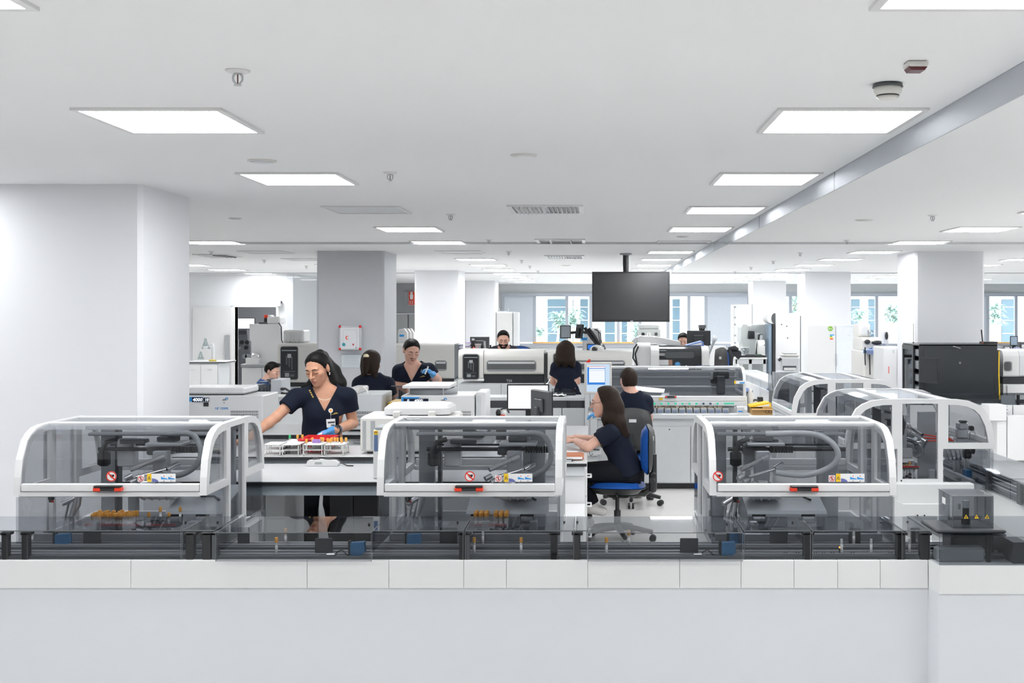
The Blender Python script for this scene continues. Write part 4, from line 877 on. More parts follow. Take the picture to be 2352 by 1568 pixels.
r = T('low_cabinet', 'low white cabinet at the desk end below the seated woman', 'cabinet', (-.2, 8.2, 0)); B('body', WHITE, r, -.42, -.055, 7.92, 8.42, 0.02, .45, c=.006); B('door', WHITE, r, -.41, -.065, 7.905, 7.92, .03, .44)
def monitor(label, c, w_, h_, yaw, scr, foot, group=None, back=BLACK, tilt=0.0, name='monitor', bez=BLACK):
    """c: centre of the screen; foot: height of the surface it stands on; the screen faces -y before turning"""
    r = T(name, label, 'monitor', (0,0,0), group)
    B('back_shell', back, r, -w_/2, w_/2, .0, .028, -h_/2, h_/2, c=.006); B('bezel', bez, r, -w_/2, w_/2, -.004, .0, -h_/2, h_/2, c=0); B('screen', scr, r, -w_/2+.012, w_/2-.012, -.0055, -.004, -h_/2+.016, h_/2-.012, c=0)
    B('back_box', back, r, -w_*.22, w_*.22, .028, .05, -h_*.3, h_*.2, c=.008)
    if foot is not None:
        z = foot-c[2]; B('stand_neck', back, r, -.025, .025, .04, .07, z+.01, -h_*.1, c=.006); B('stand_foot', back, r, -.12, .12, -.04, .14, z, z+.012, c=.005)
    r.location = c; r.rotation_euler = (tilt, 0, yaw); return r
SCRW = glow('white screen', (.93,.96,1.0), 1.15)
monitor('monitor with a blank white screen facing us on the desk', at(1213,912,10.3), 97*10.3/F, 60*10.3/F, 0, SCRW, .75)
monitor('dark monitor seen from behind, facing the seated woman', at(1247,927,9.3)+Vector((0,0,0)), .36, .22, math.radians(118), SCRW, .75, back=DGREY)
# content strip at the base of the white screen
c = at(1150, 948, 10.0); r = T('headset', 'red, white and black gadget lying on the desk beside the white screen', 'headset', (c.x, 10, .75))
m = MB().sphere((c.x-.02,10,c.z),.035,10,(.7,1,1)); m.build('black_cup', BLACK, r); MB().sphere((c.x+.025,10,c.z+.0),.032,10,(1,1,1)).build('white_shell', WPLAS, r); B('red_band', REDH, r, c.x-.0, c.x+.04, 9.965, 10.0, c.z-.05, c.z-.015); MB().tube([(c.x+.0,10,c.z+.03),(c.x+.05,10,c.z+.045),(c.x+.075,10,c.z+.0)], .008, 6).build('headband', BLACK, r)
B('pad', BLACK, r, c.x-.04, c.x+.05, 9.97, 10.03, .75, c.z-.045)
c = at(1323, 1037, 8.72); r = T('leather_folder', 'brown leather folder lying on the desk by her elbow', 'folder', (c.x, 8.7, .75))
B('cover', LEATH, r, c.x-.12, c.x+.06, 8.56, 8.80, .752, .785, c=.012); B('page_block', PAPER, r, c.x-.11, c.x+.05, 8.553, 8.56, .76, .778, c=0)
r = T('notebook', 'thin black notebook sticking out under the brown folder', 'notebook', (c.x-.05, 8.62, .75)); B('cover', BLACK, r, c.x-.2, c.x-.02, 8.50, 8.55, .75, .764, c=.002); B('page_block', PAPER, r, c.x-.19, c.x-.03, 8.498, 8.50, .753, .760, c=0)
r = T('paper_pad', 'white paper pad on the desk between folder and mouse', 'paper', (-.25,9.0,.75)); B('sheet', PAPER, r, -.36, -.12, 8.90, 9.12, .75, .756, c=0); B('card', PAPER, r, -.3, -.2, 8.95, 9.05, .756, .760, c=0)
c = at(1312, 996, 9.75); r = T('computer_mouse', 'blue and grey computer mouse under her hand on the desk', 'mouse', (c.x, 9.75, .75)); MB().sphere((c.x,9.75,.765),.03,12,(1.3,1,.7)).build('shell', MGREY, r); MB().sphere((c.x+.01,9.735,.762),.024,10,(1.3,1,.7)).build('side_grip', BLUEP, r)
r = T('keyboard', 'white keyboard on the desk before the dark monitor', 'keyboard', (-.35,9.35,.75)); B('case', WPLAS, r, -.52, -.24, 9.2, 9.62, .75, .768, c=.004)
m = MB()
for i in range(5):
    for j in range(14): m.box(-.50+i*.05, -.46+i*.05, 9.22+j*.028, 9.243+j*.028, .768, .774)
o = m.build('keys', LGREY, r, fix=False); o['kind'] = 'stuff'
# ------------------------------------------------------------------ swivel chairs
def chair(label, loc, rz, seat_z=.49, jacket=False):
    r = T('swivel_chair', label, 'chair', (0,0,0), 'blue swivel chairs')
    def pad(w0, d0, z, th, c_, curve=0.0, vert=False, n=9):
        m = MB(); g = []
        for s in (0, 1):
            rows_ = []
            for i in range(n):
                u = -1+2*i/(n-1); row = []
                for j in range(n):
                    v = -1+2*j/(n-1)
                    k = (1-min(1, (abs(u)**4+abs(v)**4)))**.5 if abs(u)**4+abs(v)**4 < 1 else 0
                    uu, vv = u*math.sqrt(1-v*v*.28), v*math.sqrt(1-u*u*.28)
                    t = (th*k if s else 0)+curve*(u*u)*(-1 if vert else 1)
                    row.append((uu*w0/2, vv*d0/2, t))
                rows_.append(row)
            g.append(rows_)
        for s in (0, 1):
            vs_ = [p for row in g[s] for p in row]
            if vert: vs_ = [(p[0], c_-p[2], z+p[1]) for p in vs_]
            else: vs_ = [(p[0], c_+p[1], z+p[2]) for p in vs_]
            m.add(vs_, [(i*n+j, i*n+j+1, (i+1)*n+j+1, (i+1)*n+j) for i in range(n-1) for j in range(n-1)], True)
        return m
    pad(.47,.46,seat_z-.045,.05,0,.012).build('seat', BLUE, r, fix=True)
    m = pad(.475,.465,seat_z-.05,-.055,0,.012); m.build('seat_shell', BLACK, r)
    by = .235
    bk = pad(.40,.40,seat_z+.26,.045,by,.03,True).build('backrest', BLUE, r)
    pad(.41,.41,seat_z+.26,-.05,by+.008,.03,True).build('backrest_shell', mat('charcoal shell', (.035,.036,.038), .45), r)
    B('shell_label', LGREY, r, -.05, .02, by+.056, by+.060, seat_z+.33, seat_z+.36, c=0)
    m = MB(); m.tube([(0,.05,seat_z-.10),(0,.22,seat_z-.10),(0,.30,seat_z-.04),(0,.30,seat_z+.22)], [.03,.028,.026,.022], 8); m.box(-.05,.05,.26,.32,seat_z-.09,seat_z+.08,c=.015); m.build('back_bracket', BLACK, r)
    MB().cyl((.05,.29,seat_z+.02),(.11,.29,seat_z+.02),.022,n=10).build('adjust_knob', BLACK, r)
    MB().tube([(.1,.0,seat_z-.09),(.22,.02,seat_z-.09),(.25,.02,seat_z-.085)], .006, 6).build('lever', BLACK, r)
    m = MB(); m.box(-.09,.09,-.08,.12,seat_z-.13,seat_z-.095,c=.02); m.build('mechanism', BLACK, r)
    MB().cyl((0,0,.10),(0,0,.25),.028).cyl((0,0,.25),(0,0,seat_z-.12),.017).build('gas_column', BLACK, r)
    for k in range(5):
        a = math.radians(18+72*k); d = Vector((math.cos(a), math.sin(a), 0))
        l = MB().tube([d*.03+Vector((0,0,.115)), d*.15+Vector((0,0,.105)), d*.29+Vector((0,0,.078))], [.03,.024,.018], 8).build('leg', BLACK, r)
        e = d*.29; p = Vector((-d.y, d.x, 0)); m = MB()
        for s in (-1, 1): m.cyl(e+p*(s*.008)+Vector((0,0,.028)), e+p*(s*.028)+Vector((0,0,.028)), .028, n=12)
        m.build('caster', BLACK, l)
    r.location = loc; r.rotation_euler = (0,0,rz); return r
ch1 = chair('blue swivel chair with grey black shell under the seated woman', (ax(1418,9.3),9.3,0), math.radians(-97))
ch2 = chair('blue swivel chair with a black backrest behind the seated man', (ax(1452,11.1),11.1,0), math.radians(176))
# ------------------------------------------------------------------ wide analyser in front of the seated man
Y = 12.1; xa, xb = ax(1372,Y), ax(1714,Y); zc = az(947,Y)
r = T('sample_analyzer', 'wide white analyzer with a long smoked hood and green lit buttons before the seated man', 'analyzer', ((xa+xb)/2, Y+.4, 0))
B('counter', LGREY, r, xa-.1, ax(1724,Y), Y-.12, Y+.8, zc-.06, zc, c=.01)
for a, b in ((1372,1497),(1498,1584),(1585,1700)):
    d = B('cabinet_door', LGREY, r, ax(a,Y)+.002, ax(b,Y)-.002, Y-.10, Y-.07, .07, zc-.14, c=.004); MB().cyl((ax((a+b)/2-5,Y),Y-.103,zc-.17),(ax((a+b)/2-5,Y),Y-.098,zc-.17),.008,n=8).build('lock', DGREY, d)
B('cabinet', LGREY, r, xa, ax(1700,Y), Y-.07, Y+.75, .06, zc-.06); B('plinth', BLACK, r, xa+.02, ax(1698,Y), Y-.04, Y+.7, .0, .06)
zt = az(846,Y); zg = az(909,Y)
B('front_rail', WHITE, r, xa, xb, Y-.03, Y+.04, az(921,Y), zg, c=.006); B('button_panel', LGREY, r, xa, xb, Y-.035, Y+.0, az(931,Y), az(921.5,Y), c=.003)
prof = [(Y-.01,zg),(Y+.01,zt-.14),(Y+.05,zt-.06),(Y+.13,zt-.015),(Y+.24,zt)]
sheet(MB(), prof, xa, xb-.03).build('smoked_hood', ACRD, r)
B('top_rail', WHITE, r, xa, xb-.04, Y+.22, Y+.28, zt-.01, zt+.012); B('top_pane', ACR, r, xa, xb-.04, Y+.28, Y+.7, zt-.006, zt, c=0)
m = MB(); o = [(Y-.01,zg),(Y+.01,zt-.13),(Y+.05,zt-.05),(Y+.13,zt-.008),(Y+.24,zt+.006),(Y+.7,zt),(Y+.7,zg)]; i = [(Y+.03,zg+.03),(Y+.045,zt-.13),(Y+.08,zt-.07),(Y+.14,zt-.04),(Y+.24,zt-.03),(Y+.67,zt-.03),(Y+.67,zg+.03)]
m.frame(o, i, lambda u, v, t: (t, u, v), xb-.035, xb); m.build('side_frame', LGREY, r); MB().prism(i, 'x', xb-.02, xb-.015).build('side_pane', ACR, r)
B('back_panel', MGREY, r, xa, xb-.04, Y+.68, Y+.72, zc, zt-.05); B('inner_deck', MGREY, r, xa, xb-.04, Y+.05, Y+.68, zg-.03, zg-.0)
for y, z, w_ in ((.25,zg+.07,.02),(.35,zg+.16,.025),(.5,zg+.21,.03)): B('inner_rail', RAILM if w_ > .02 else ALU, r, xa, xb-.05, Y+y, Y+y+.03, z, z+w_)
c = ax(1660,Y); m = MB(); m.box(c-.04,c+.05,Y+.2,Y+.3,zg+.0,zg+.2,c=.01); m.box(c-.07,c+.1,Y+.25,Y+.35,zg+.17,zg+.24,c=.008); m.build('pipette_head', DGREY, r, fix=False); B('carriage', BLACK, r, c-.1, c-.04, Y+.22, Y+.32, zg+.12, zg+.16); B('inner_column', LGREY, r, ax(1640,Y), ax(1650,Y), Y+.3, Y+.36, zg, zt-.06)
for k, px in enumerate(list(range(1503,1655,16))): 
    g_ = k not in (7, 8); B('button', glow('green light', (.06,.65,.38), .9) if g_ else mat('dark button', (.02,.05,.12), .3), r, ax(px-2.4,Y), ax(px+2.4,Y), Y-.043, Y-.035, az(928,Y), az(924,Y), c=.002)
for k in range(5): B('button', glow('green light', (.06,.65,.38), .9), r, ax(1662+k*4.8,Y), ax(1666+k*4.8,Y), Y-.043, Y-.035, az(927.5,Y), az(924,Y), c=.002)
B('yellow_label', YEL, r, ax(1513,Y), ax(1522,Y), Y-.034, Y-.03, az(918,Y), az(913,Y), c=0); B('hazard_label', YEL, r, ax(1686,Y), ax(1690,Y), Y-.016, Y-.012, az(881,Y), az(874,Y), c=0); B('instruction_label', PAPER, r, ax(1690,Y), ax(1713,Y), Y-.016, Y-.012, az(881,Y), az(874,Y), c=0); B('instruction_print', SKYB, r, ax(1698,Y), ax(1710,Y), Y-.018, Y-.016, az(880,Y), az(877,Y), c=0)
hd = B('handle', BLACK, r, ax(1527,Y), ax(1553,Y), Y-.06, Y-.03, az(908,Y)-.02, az(903,Y)-.02); B('red_end', REDH, hd, ax(1527,Y), ax(1532,Y), Y-.062, Y-.03, az(908,Y)-.018, az(904,Y)-.018); B('red_end', REDH, hd, ax(1548,Y), ax(1553,Y), Y-.062, Y-.03, az(908,Y)-.018, az(904,Y)-.018)
for k in range(12):
    px = 1492+k*16.5
    if px > 1672: break
    l = B('rack_lane', MGREY if k < 11 else WHITE, r, ax(px,Y), ax(px+14.5,Y), Y-.11, Y+.02, zc, az(936,Y), c=.003); B('lane_label', mat('lane label', (.17,.23,.36), .5), l, ax(px+2,Y), ax(px+12,Y), Y-.113, Y-.11, zc+.01, zc+.03, c=0)
m = MB()
for k in range(60):
    x = ax(1490+k*2.9,Y); m.cyl((x,Y-.02+random.uniform(-.03,.02),az(936,Y)),(x,Y-.02,az(933,Y)+random.uniform(-.005,.015)),.006,n=6)
o = m.build('rack_tubes', mat('rack tube tan', (.5,.42,.33), .5), r); o['kind'] = 'stuff'
c = at(1505, 894, 11.95); r = T('paper_sheet', 'loose white paper sheet sticking out beside the seated man', 'paper', (c.x, 11.95, c.z)); m = MB(); x0, x1 = ax(1458,12.0), ax(1527,12.0)
m.add([(x0,12.0,az(886,12)),(x1,12.0,az(893,12)),(x1-.02,11.85,az(899,12)),(x0+.15,11.85,az(898,12)),(x0,11.9,az(893,12))],[(0,1,2,3,4)]); m.add([(p[0],p[1],p[2]-.003) for p in [(x0,12.0,az(886,12)),(x1,12.0,az(893,12)),(x1-.02,11.85,az(899,12)),(x0+.15,11.85,az(898,12)),(x0,11.9,az(893,12))]],[(4,3,2,1,0)]); m.build('sheet', PAPER, r, fix=False)
c = at(1641,944,11.95); r = T('reagent_box', 'small white reagent box on the analyzer counter', 'box', (c.x+.1, 12.0, zc)); x0, x1 = ax(1693,12), ax(1708,12); B('carton', WHITE, r, x0, x1, 11.99, 12.07, zc, az(936,12)); B('lid', WHITE, r, x0-.003, x1+.003, 11.985, 12.075, az(936,12)-.01, az(936,12)+.012); B('print', LOGOB, r, x0+.01, x1-.01, 11.988, 11.99, zc+.015, zc+.028, c=0)
# touch monitor beside the seated man
Y = 11.8; c = at(1374, 868, Y)
r = T('touch_screen', 'upright beige touch screen showing a blue and white table beside the seated man', 'monitor', (c.x, Y, .75)); x0, x1, z0, z1 = ax(1342,Y), ax(1405,Y), az(905,Y), az(832,Y)
B('housing', CREAM, r, x0, x1, Y, Y+.06, z0, z1, c=.008); B('screen', glow('pale blue screen', (.62,.78,.95), .9), r, x0+.025, x1-.02, Y-.003, Y, z0+.025, z1-.02, c=0)
m = MB(); a0, a1, q0, q1 = ax(1349,Y), ax(1390,Y), az(883,Y), az(840,Y)
def rr(m, i, u0, u1, v0, v1, e): m.m = i; m.quad((a0+(a1-a0)*u0,Y-.003-e,q0+(q1-q0)*v0),(a0+(a1-a0)*u1,Y-.003-e,q0+(q1-q0)*v0),(a0+(a1-a0)*u1,Y-.003-e,q0+(q1-q0)*v1),(a0+(a1-a0)*u0,Y-.003-e,q0+(q1-q0)*v1))
rr(m,1,0,1,0,.93,.001); rr(m,2,.1,.98,.12,.93,.002); rr(m,3,.1,.98,.94,.99,.001); rr(m,1,.1,.98,.84,.88,.003); rr(m,1,.1,.98,.74,.755,.003)
for k in range(8): rr(m,4,.1,.98,.2+k*.065,.207+k*.065,.003)
rr(m,5,.0,.09,.95,1,.001)
m.build('screen_window', [SCRW, glow('screen blue', (.05,.25,.75), .9), glow('screen white', (.92,.95,1), 1.0), glow('screen pink', (.85,.55,.6), .9), glow('screen line', (.35,.55,.9), .9), glow('screen yellow', (.9,.7,.2), .9)], r, fix=False)
MB().tube([(c.x,Y+.05,z0+.1),(c.x,Y+.12,z0-.02),(c.x+.06,Y+.25,.815)], .025, 8).build('stand', LGREY, r); B('stand_foot', LGREY, r, c.x-.03, c.x+.15, Y+.19, Y+.34, .801, .815)
r = T('red_tab', 'small red flag on top of the beige touch screen', 'flag', (ax(1352,Y), Y, z1)); MB().prism([(ax(1345,Y),z1),(ax(1356,Y),z1),(ax(1356,Y),z1+.035),(ax(1352,Y),z1+.03)], 'y', Y+.01, Y+.02).build('tab', REDH, r); B('clip', RED, r, ax(1347,Y), ax(1355,Y), Y+.005, Y+.03, z1-.004, z1+.004)
# second conveyor in the middle of the room
Y = 12.3; cv2 = T('conveyor', 'mid room white conveyor with low dark covers behind the white monitor', 'conveyor', (-.6, Y+.3, 0)); xa, xb = ax(1085,Y), ax(1343,Y)
for a, b in ((1085,1160),(1161,1232),(1233,1290),(1291,1343)): B('side_panel', LGREY, cv2, ax(a,Y)+.001, ax(b,Y)-.001, Y, Y+.03, .40, az(937,Y)); B('side_panel', LGREY, cv2, ax(a,Y)+.001, ax(b,Y)-.001, Y, Y+.03, .02, .395)
B('bed', RAILD, cv2, xa, xb, Y+.03, Y+.4, .60, az(937,Y)); B('dark_side', mat('smoked dark', (.07,.075,.085), .2), cv2, xa, xb, Y+.02, Y+.05, az(937,Y), az(920,Y)); B('top_cover', LGREY, cv2, xa, xb, Y+.0, Y+.4, az(920,Y), az(912,Y))
for y in (.08, .15, .24): B('rail', ALU, cv2, xa, xb, Y+y, Y+y+.02, az(937,Y), az(932,Y))
for px in (1305, 1340): B('post', BLACK, cv2, ax(px-3,Y), ax(px+3,Y), Y+.01, Y+.04, az(937,Y), az(916,Y))
r = T('paper_sheet', 'crumpled white paper lying before the smoked tray in mid room', 'paper', (ax(1292,12.4), 12.4, az(910,12.4))); m = MB(); P_ = [(ax(1265+5*i,12.35), 12.35+.2*j, az(911,12.3)+.006+.005*((i*7+j*3)%3)) for j in range(3) for i in range(8)]
m.add(P_, [(j*8+i, j*8+i+1, j*8+i+9, j*8+i+8) for j in range(2) for i in range(7)]); m.build('sheet', PAPER, r, fix=False)
r = T('smoked_tray', 'smoked acrylic tray behind the crumpled paper in mid room', 'tray', (ax(1295,12.6),12.6,az(911,12.3))); z = az(911,12.3); B('front_pane', ACRB, r, ax(1267,12.58), ax(1322,12.58), 12.57, 12.58, z, az(892,12.58), c=0); B('side_pane', ACRB, r, ax(1320,12.58), ax(1322,12.58), 12.58, 12.68, z, az(892,12.58), c=0); B('base', DGREY, r, ax(1267,12.58), ax(1322,12.58), 12.58, 12.68, z, z+.015, c=0)
# ------------------------------------------------------------------ white analyzers in the middle row
def rbox(m, x0, x1, y0, y1, z0, z1, rt=.10, rb=.02, n=6):
    """a body with well rounded top front and back edges, extruded along x"""
    P = [(y0, z0+rb), (y0+rb, z0), (y1-rb, z0), (y1, z0+rb)]+arc(y1-rt, z1-rt, rt, 0, 90, n)+arc(y0+rt, z1-rt, rt, 90, 180, n)
    return m.prism(P, 'x', x0, x1)
def rwin(m, x0, x1, z0, z1, y, r=.03, e=.0):
    P = arc(x1-r, z1-r, r, 0, 90, 4)+arc(x0+r, z1-r, r, 90, 180, 4)+arc(x0+r, z0+r, r, 180, 270, 4)+arc(x1-r, z0+r, r, 270, 360, 4)
    return m.prism(P, 'y', y-e, y+.004)
DARKW = mat('dark window', (.035,.038,.042), .12); SMW = mat('smoked window', (.11,.115,.12), .15); WRIM = mat('window rim', (.35,.35,.35), .3)
def row_analyzer(label, pl, pr, pt, pb, Y, dep, wins, grp='rounded white analyzers in the middle row', body=CREAM, base=True, doorw=None):
    x0, x1, z0, z1 = ax(pl,Y), ax(pr,Y), az(pb,Y), az(pt,Y+.1); r = T('analyzer', label, 'analyzer', ((x0+x1)/2, Y+dep/2, 0), grp)
    xd = x0 if doorw is None else ax(doorw, Y)
    m = MB(); rbox(m, xd, x1, Y, Y+dep, z0+(.06 if doorw else 0), z1); m.build('body', body, r)
    if doorw: m = MB(); rbox(m, x0, xd-.004, Y-.02, Y+dep, z0, z1+.005); m.build('door_housing', body, r)
    for (a, b, c, d, mm, nm) in wins:
        m = MB(); yy = Y-.02 if (doorw and b <= doorw) else Y
        w_ = rwin(m, ax(a,Y)-.012, ax(b,Y)+.012, az(d,Y)-.012, az(c,Y)+.012, yy, .04, .004).build(nm+'_frame', WRIM, r)
        rwin(MB(), ax(a,Y), ax(b,Y), az(d,Y), az(c,Y), yy-.004, .03, .004).build('pane', mm, w_)
        if mm is DARKW:
            for (u0, u1, v0, v1, q_) in ((.06,.94,.10,.13,MGREY),(.40,.62,.22,.34,SGREY),(.46,.55,.34,.62,DGREY),(.30,.40,.28,.55,DGREY),(.62,.70,.30,.70,DGREY),(.15,.85,.74,.77,DGREY),(.25,.5,.80,.92,MGREY),(.55,.8,.84,.92,DGREY)): B('inner_part', q_, w_, ax(a+(b-a)*u0,Y), ax(a+(b-a)*u1,Y), yy-.0095, yy-.0085, az(c+(d-c)*v1,Y), az(c+(d-c)*v0,Y), c=0)
        else:
            B('inner_shelf', LGREY, w_, ax(a,Y)+.01, ax(b,Y)-.01, yy-.0095, yy-.0085, az(d-(d-c)*.93,Y), az(d-(d-c)*.72,Y), c=0); B('inner_shelf', MGREY, w_, ax(a,Y)+.01, ax(b,Y)-.01, yy-.0095, yy-.0085, az(d-(d-c)*.12,Y), az(d-(d-c)*.02,Y), c=0)
    B('dark_band', BLACKM, r, x0+.01 if not doorw else xd, x1-.01, Y+.05, Y+dep-.05, az(pb+10,Y), z0+.06)
    if base:
        n = max(1, round((x1-x0)/.6))
        for k in range(n): B('cabinet_door', LGREY, r, x0+(x1-x0)*k/n+.002, x0+(x1-x0)*(k+1)/n-.002, Y+.0, Y+.03, .05, az(pb+10,Y)-.01, c=.004)
        B('cabinet', LGREY, r, x0, x1, Y+.03, Y+dep, .0, az(pb+10,Y))
    return r
r = row_analyzer('rounded white analyzer behind the tall lab woman, with one tall dark window', 638, 728, 788, 878, 17.6, .8, [(645,684,796,871,DARKW,'tall_window')], body=CREAM)
r = row_analyzer('rounded white analyzer behind the man with the moustache', 905, 1043, 789, 869, 17.6, .8, [(1000,1025,829,850,SMW,'window')])
B('corner_glass', ACRB, r, ax(1043,17.6), ax(1052,17.6), 17.65, 18.3, az(868,17.6), az(791,17.6)); MB().box(ax(1043,17.6),ax(1052,17.6),17.6,18.4,0,az(872,17.6)).build('side_cabinet', LGREY, r)
r = row_analyzer('rounded white analyzer with a long window in front of the bearded man', 1053, 1249, 804, 870, 14.4, .75, [(1064,1100,814,871-1,DARKW,'door_window'),(1119,1230,829,851,SMW,'long_window')], doorw=1111)
text_mb('T50', .045, (ax(1163,14.4), 14.40, az(877,14.4)), (1,0,0), (0,0,1)).build('lettering', LGREY, r); B('end_panel', DGREY, r, ax(1249,14.4), ax(1257,14.4), 14.46, 15.0, az(880,14.4), az(812,14.4))
r = row_analyzer('rounded white analyzer behind the woman with wavy hair', 1258, 1452, 807, 870, 14.4, .75, [(1272,1302,812,869,DARKW,'door_window'),(1316,1434,829,851,SMW,'long_window')], doorw=1310)
# large open analyzer with black window, peeking man behind
Y = 16.2; r = T('analyzer', 'big white analyzer with a wide black window, a man peering over it', 'analyzer', (ax(1545,Y), Y+.5, 0))
m = MB(); rbox(m, ax(1463,Y), ax(1494,Y), Y, Y+1.0, 0, az(787,Y), .08); m.build('side_tower', WHITE, r); m = MB(); rbox(m, ax(1494,Y), ax(1513,Y), Y-.12, Y+.9, 0, az(793,Y), .14); m.build('window_pillar', WPLAS, r); m = MB(); rbox(m, ax(1611,Y), ax(1627,Y), Y-.12, Y+.9, 0, az(795,Y), .14); m.build('window_pillar', WPLAS, r)
m = MB(); rbox(m, ax(1513,Y), ax(1611,Y), Y-.02, Y+.8, .5, az(794,Y), .14); wd = m.build('window_hood', DARKW, r)
B('inner_box', LGREY, wd, ax(1514,Y), ax(1535,Y), Y-.026, Y-.02, az(838,Y), az(826,Y), c=0); B('inner_post', mat('tan skin blur', (.35,.2,.14), .6), wd, ax(1535,Y), ax(1544,Y), Y-.026, Y-.02, az(838,Y), az(826,Y), c=0); MB().sphere((ax(1556,Y),Y-.02,az(836,Y)),.04,10,(1,.3,.8)).build('blue_glove_blur', GLOVE, wd)
rw_ = MB(); rwin(rw_, ax(1527,Y), ax(1594,Y), az(822,Y), az(808,Y), Y-.022, .03, .004).build('inner_rail', DGREY, wd)
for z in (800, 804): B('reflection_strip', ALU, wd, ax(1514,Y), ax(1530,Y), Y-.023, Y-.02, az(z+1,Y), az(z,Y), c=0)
m = MB().prism([(ax(1465,Y),az(787,Y)),(ax(1465,Y),az(776,Y)),(ax(1472,Y),az(772,Y)),(ax(1510,Y),az(774,Y)),(ax(1565,Y),az(785,Y)),(ax(1565,Y),az(794,Y))], 'y', Y+.15, Y+.7); m.build('top_housing', WHITE, r); B('base', WHITE, r, ax(1494,Y), ax(1627,Y), Y+.0, Y+.9, 0, .55)
m = MB().tube([(ax(1463,Y),Y,az(790,Y)),(ax(1456,Y),Y,az(800,Y)),(ax(1454,Y),Y,az(822,Y)),(ax(1462,Y),Y,az(835,Y))], .012, 6).tube([(ax(1466,Y),Y-.02,az(795,Y)),(ax(1459,Y),Y-.02,az(812,Y)),(ax(1463,Y),Y-.02,az(840,Y))], .012, 6); m.build('hose', BLACK, r)
MB().prism([(ax(1451,Y),az(784,Y)),(ax(1462,Y),az(775,Y)),(ax(1462,Y),az(792,Y))], 'y', Y+.1, Y+.5).build('side_flap', LGREY, r)
Y = 20.0; r = T('lab_instrument', 'grey green instrument with a small round port behind the big white analyzer', 'instrument', (ax(1493,Y), Y, 0)); GGR = mat('grey green plastic', (.52,.55,.54), .4)
B('body', GGR, r, ax(1468,Y), ax(1517,Y), Y, Y+.6, .4, az(756,Y)); B('top', GGR, r, ax(1468,Y), ax(1514,Y), Y-.01, Y+.5, az(756,Y), az(745,Y), c=.02); B('foot', GGR, r, ax(1466,Y), ax(1518,Y), Y+.05, Y+.55, 0, .4)
for px in (1477, 1507): MB().cyl((ax(px,Y),Y,az(767,Y)),(ax(px,Y),Y-.02,az(767,Y)),.03,n=10).build('port', BLACK if px == 1477 else DGREY, r)
B('number_label', PAPER, r, ax(1486,Y), ax(1494,Y), Y-.013, Y-.01, az(773,Y), az(764,Y), c=0); text_mb('2', .06, (ax(1488,Y),Y-.014,az(771,Y)), (1,0,0), (0,0,1)).build('lettering', BLACK, r)
Y = 16.9; c = at(1605, 776, Y); r = monitor('black monitor from behind, on the big white analyzer near the peering man', (c.x,Y,c.z), 54*Y/F, 34*Y/F, math.radians(170), DARKW, None); 
r = T('camera_stand', 'small black camera stand rising over the black monitor', 'camera stand', (ax(1613,17.5), 17.5, 1.2)); B('head', DGREY, r, ax(1605,17.5), ax(1621,17.5), 17.45, 17.6, az(753,17.5), az(746,17.5)); m = MB(); [m.cyl((ax(p,17.5),17.5,az(753,17.5)),(ax(1612+(p-1612)*.3,17.5),17.5,az(772,17.5)),.015) for p in (1607,1612,1617)]; m.build('stalk', BLACK, r)
Y = 16.3; r = T('ring_binder', 'blue and white ring binder lying open on the analyzer top', 'binder', (ax(1597,Y), Y, az(794,Y))); 
MB().prism([(ax(1577,Y),az(794,Y)),(ax(1577,Y),az(792.5,Y)),(ax(1612,Y),az(783,Y)),(ax(1616,Y),az(785,Y)),(ax(1617,Y),az(794,Y))], 'y', Y+.0, Y+.3).build('cover', mat('binder blue', (.12,.2,.5), .5), r); MB().prism([(ax(1582,Y),az(793,Y)),(ax(1612,Y),az(786,Y)),(ax(1612,Y),az(792,Y))], 'y', Y-.008, Y+.2).build('page_block', PAPER, r)
Y = 17.0; r = T('side_tower', 'white casing with a grey stripe beside the big white analyzer', 'casing', (ax(1625,Y), Y, 0)); B('body', WHITE, r, ax(1608,Y), ax(1631,Y), Y, Y+.6, 0, az(772,Y), c=.05); B('stripe', MGREY, r, ax(1621,Y), ax(1630,Y), Y-.004, Y, az(802,Y), az(777,Y)); 
c0, c1 = at(1642,777,16.6), at(1628,815,16.6); r = T('hand_scanner', 'grey hand scanner on a thin arm beside the big white analyzer', 'scanner', (c1.x,16.6,c1.z)); MB().tube([c0, c0.lerp(c1,.4), c1], [.03,.02,.012], 8).build('handle', MGREY, r); MB().sphere((c0.x,16.6,c0.z),.035,8,(1,1,1.3)).build('head', LGREY, r); MB().tube([c1, (c1.x-.05,16.6,.6), (c1.x-.05,16.7,.0)], .012, 6).build('cable', BLACK, r)
Y = 22; r = T('white_cabinet', 'low white double door cabinet under the window by the rolled jacket', 'cabinet', (ax(1647,Y), Y, 0)); B('body', WHITE, r, ax(1627,Y), ax(1668,Y), Y, Y+.5, 0, az(795,Y)); [B('door', WHITE, r, ax(a,Y), ax(b,Y), Y-.02, Y, .05, az(798,Y)) for a, b in ((1628,1644),(1645,1667))]
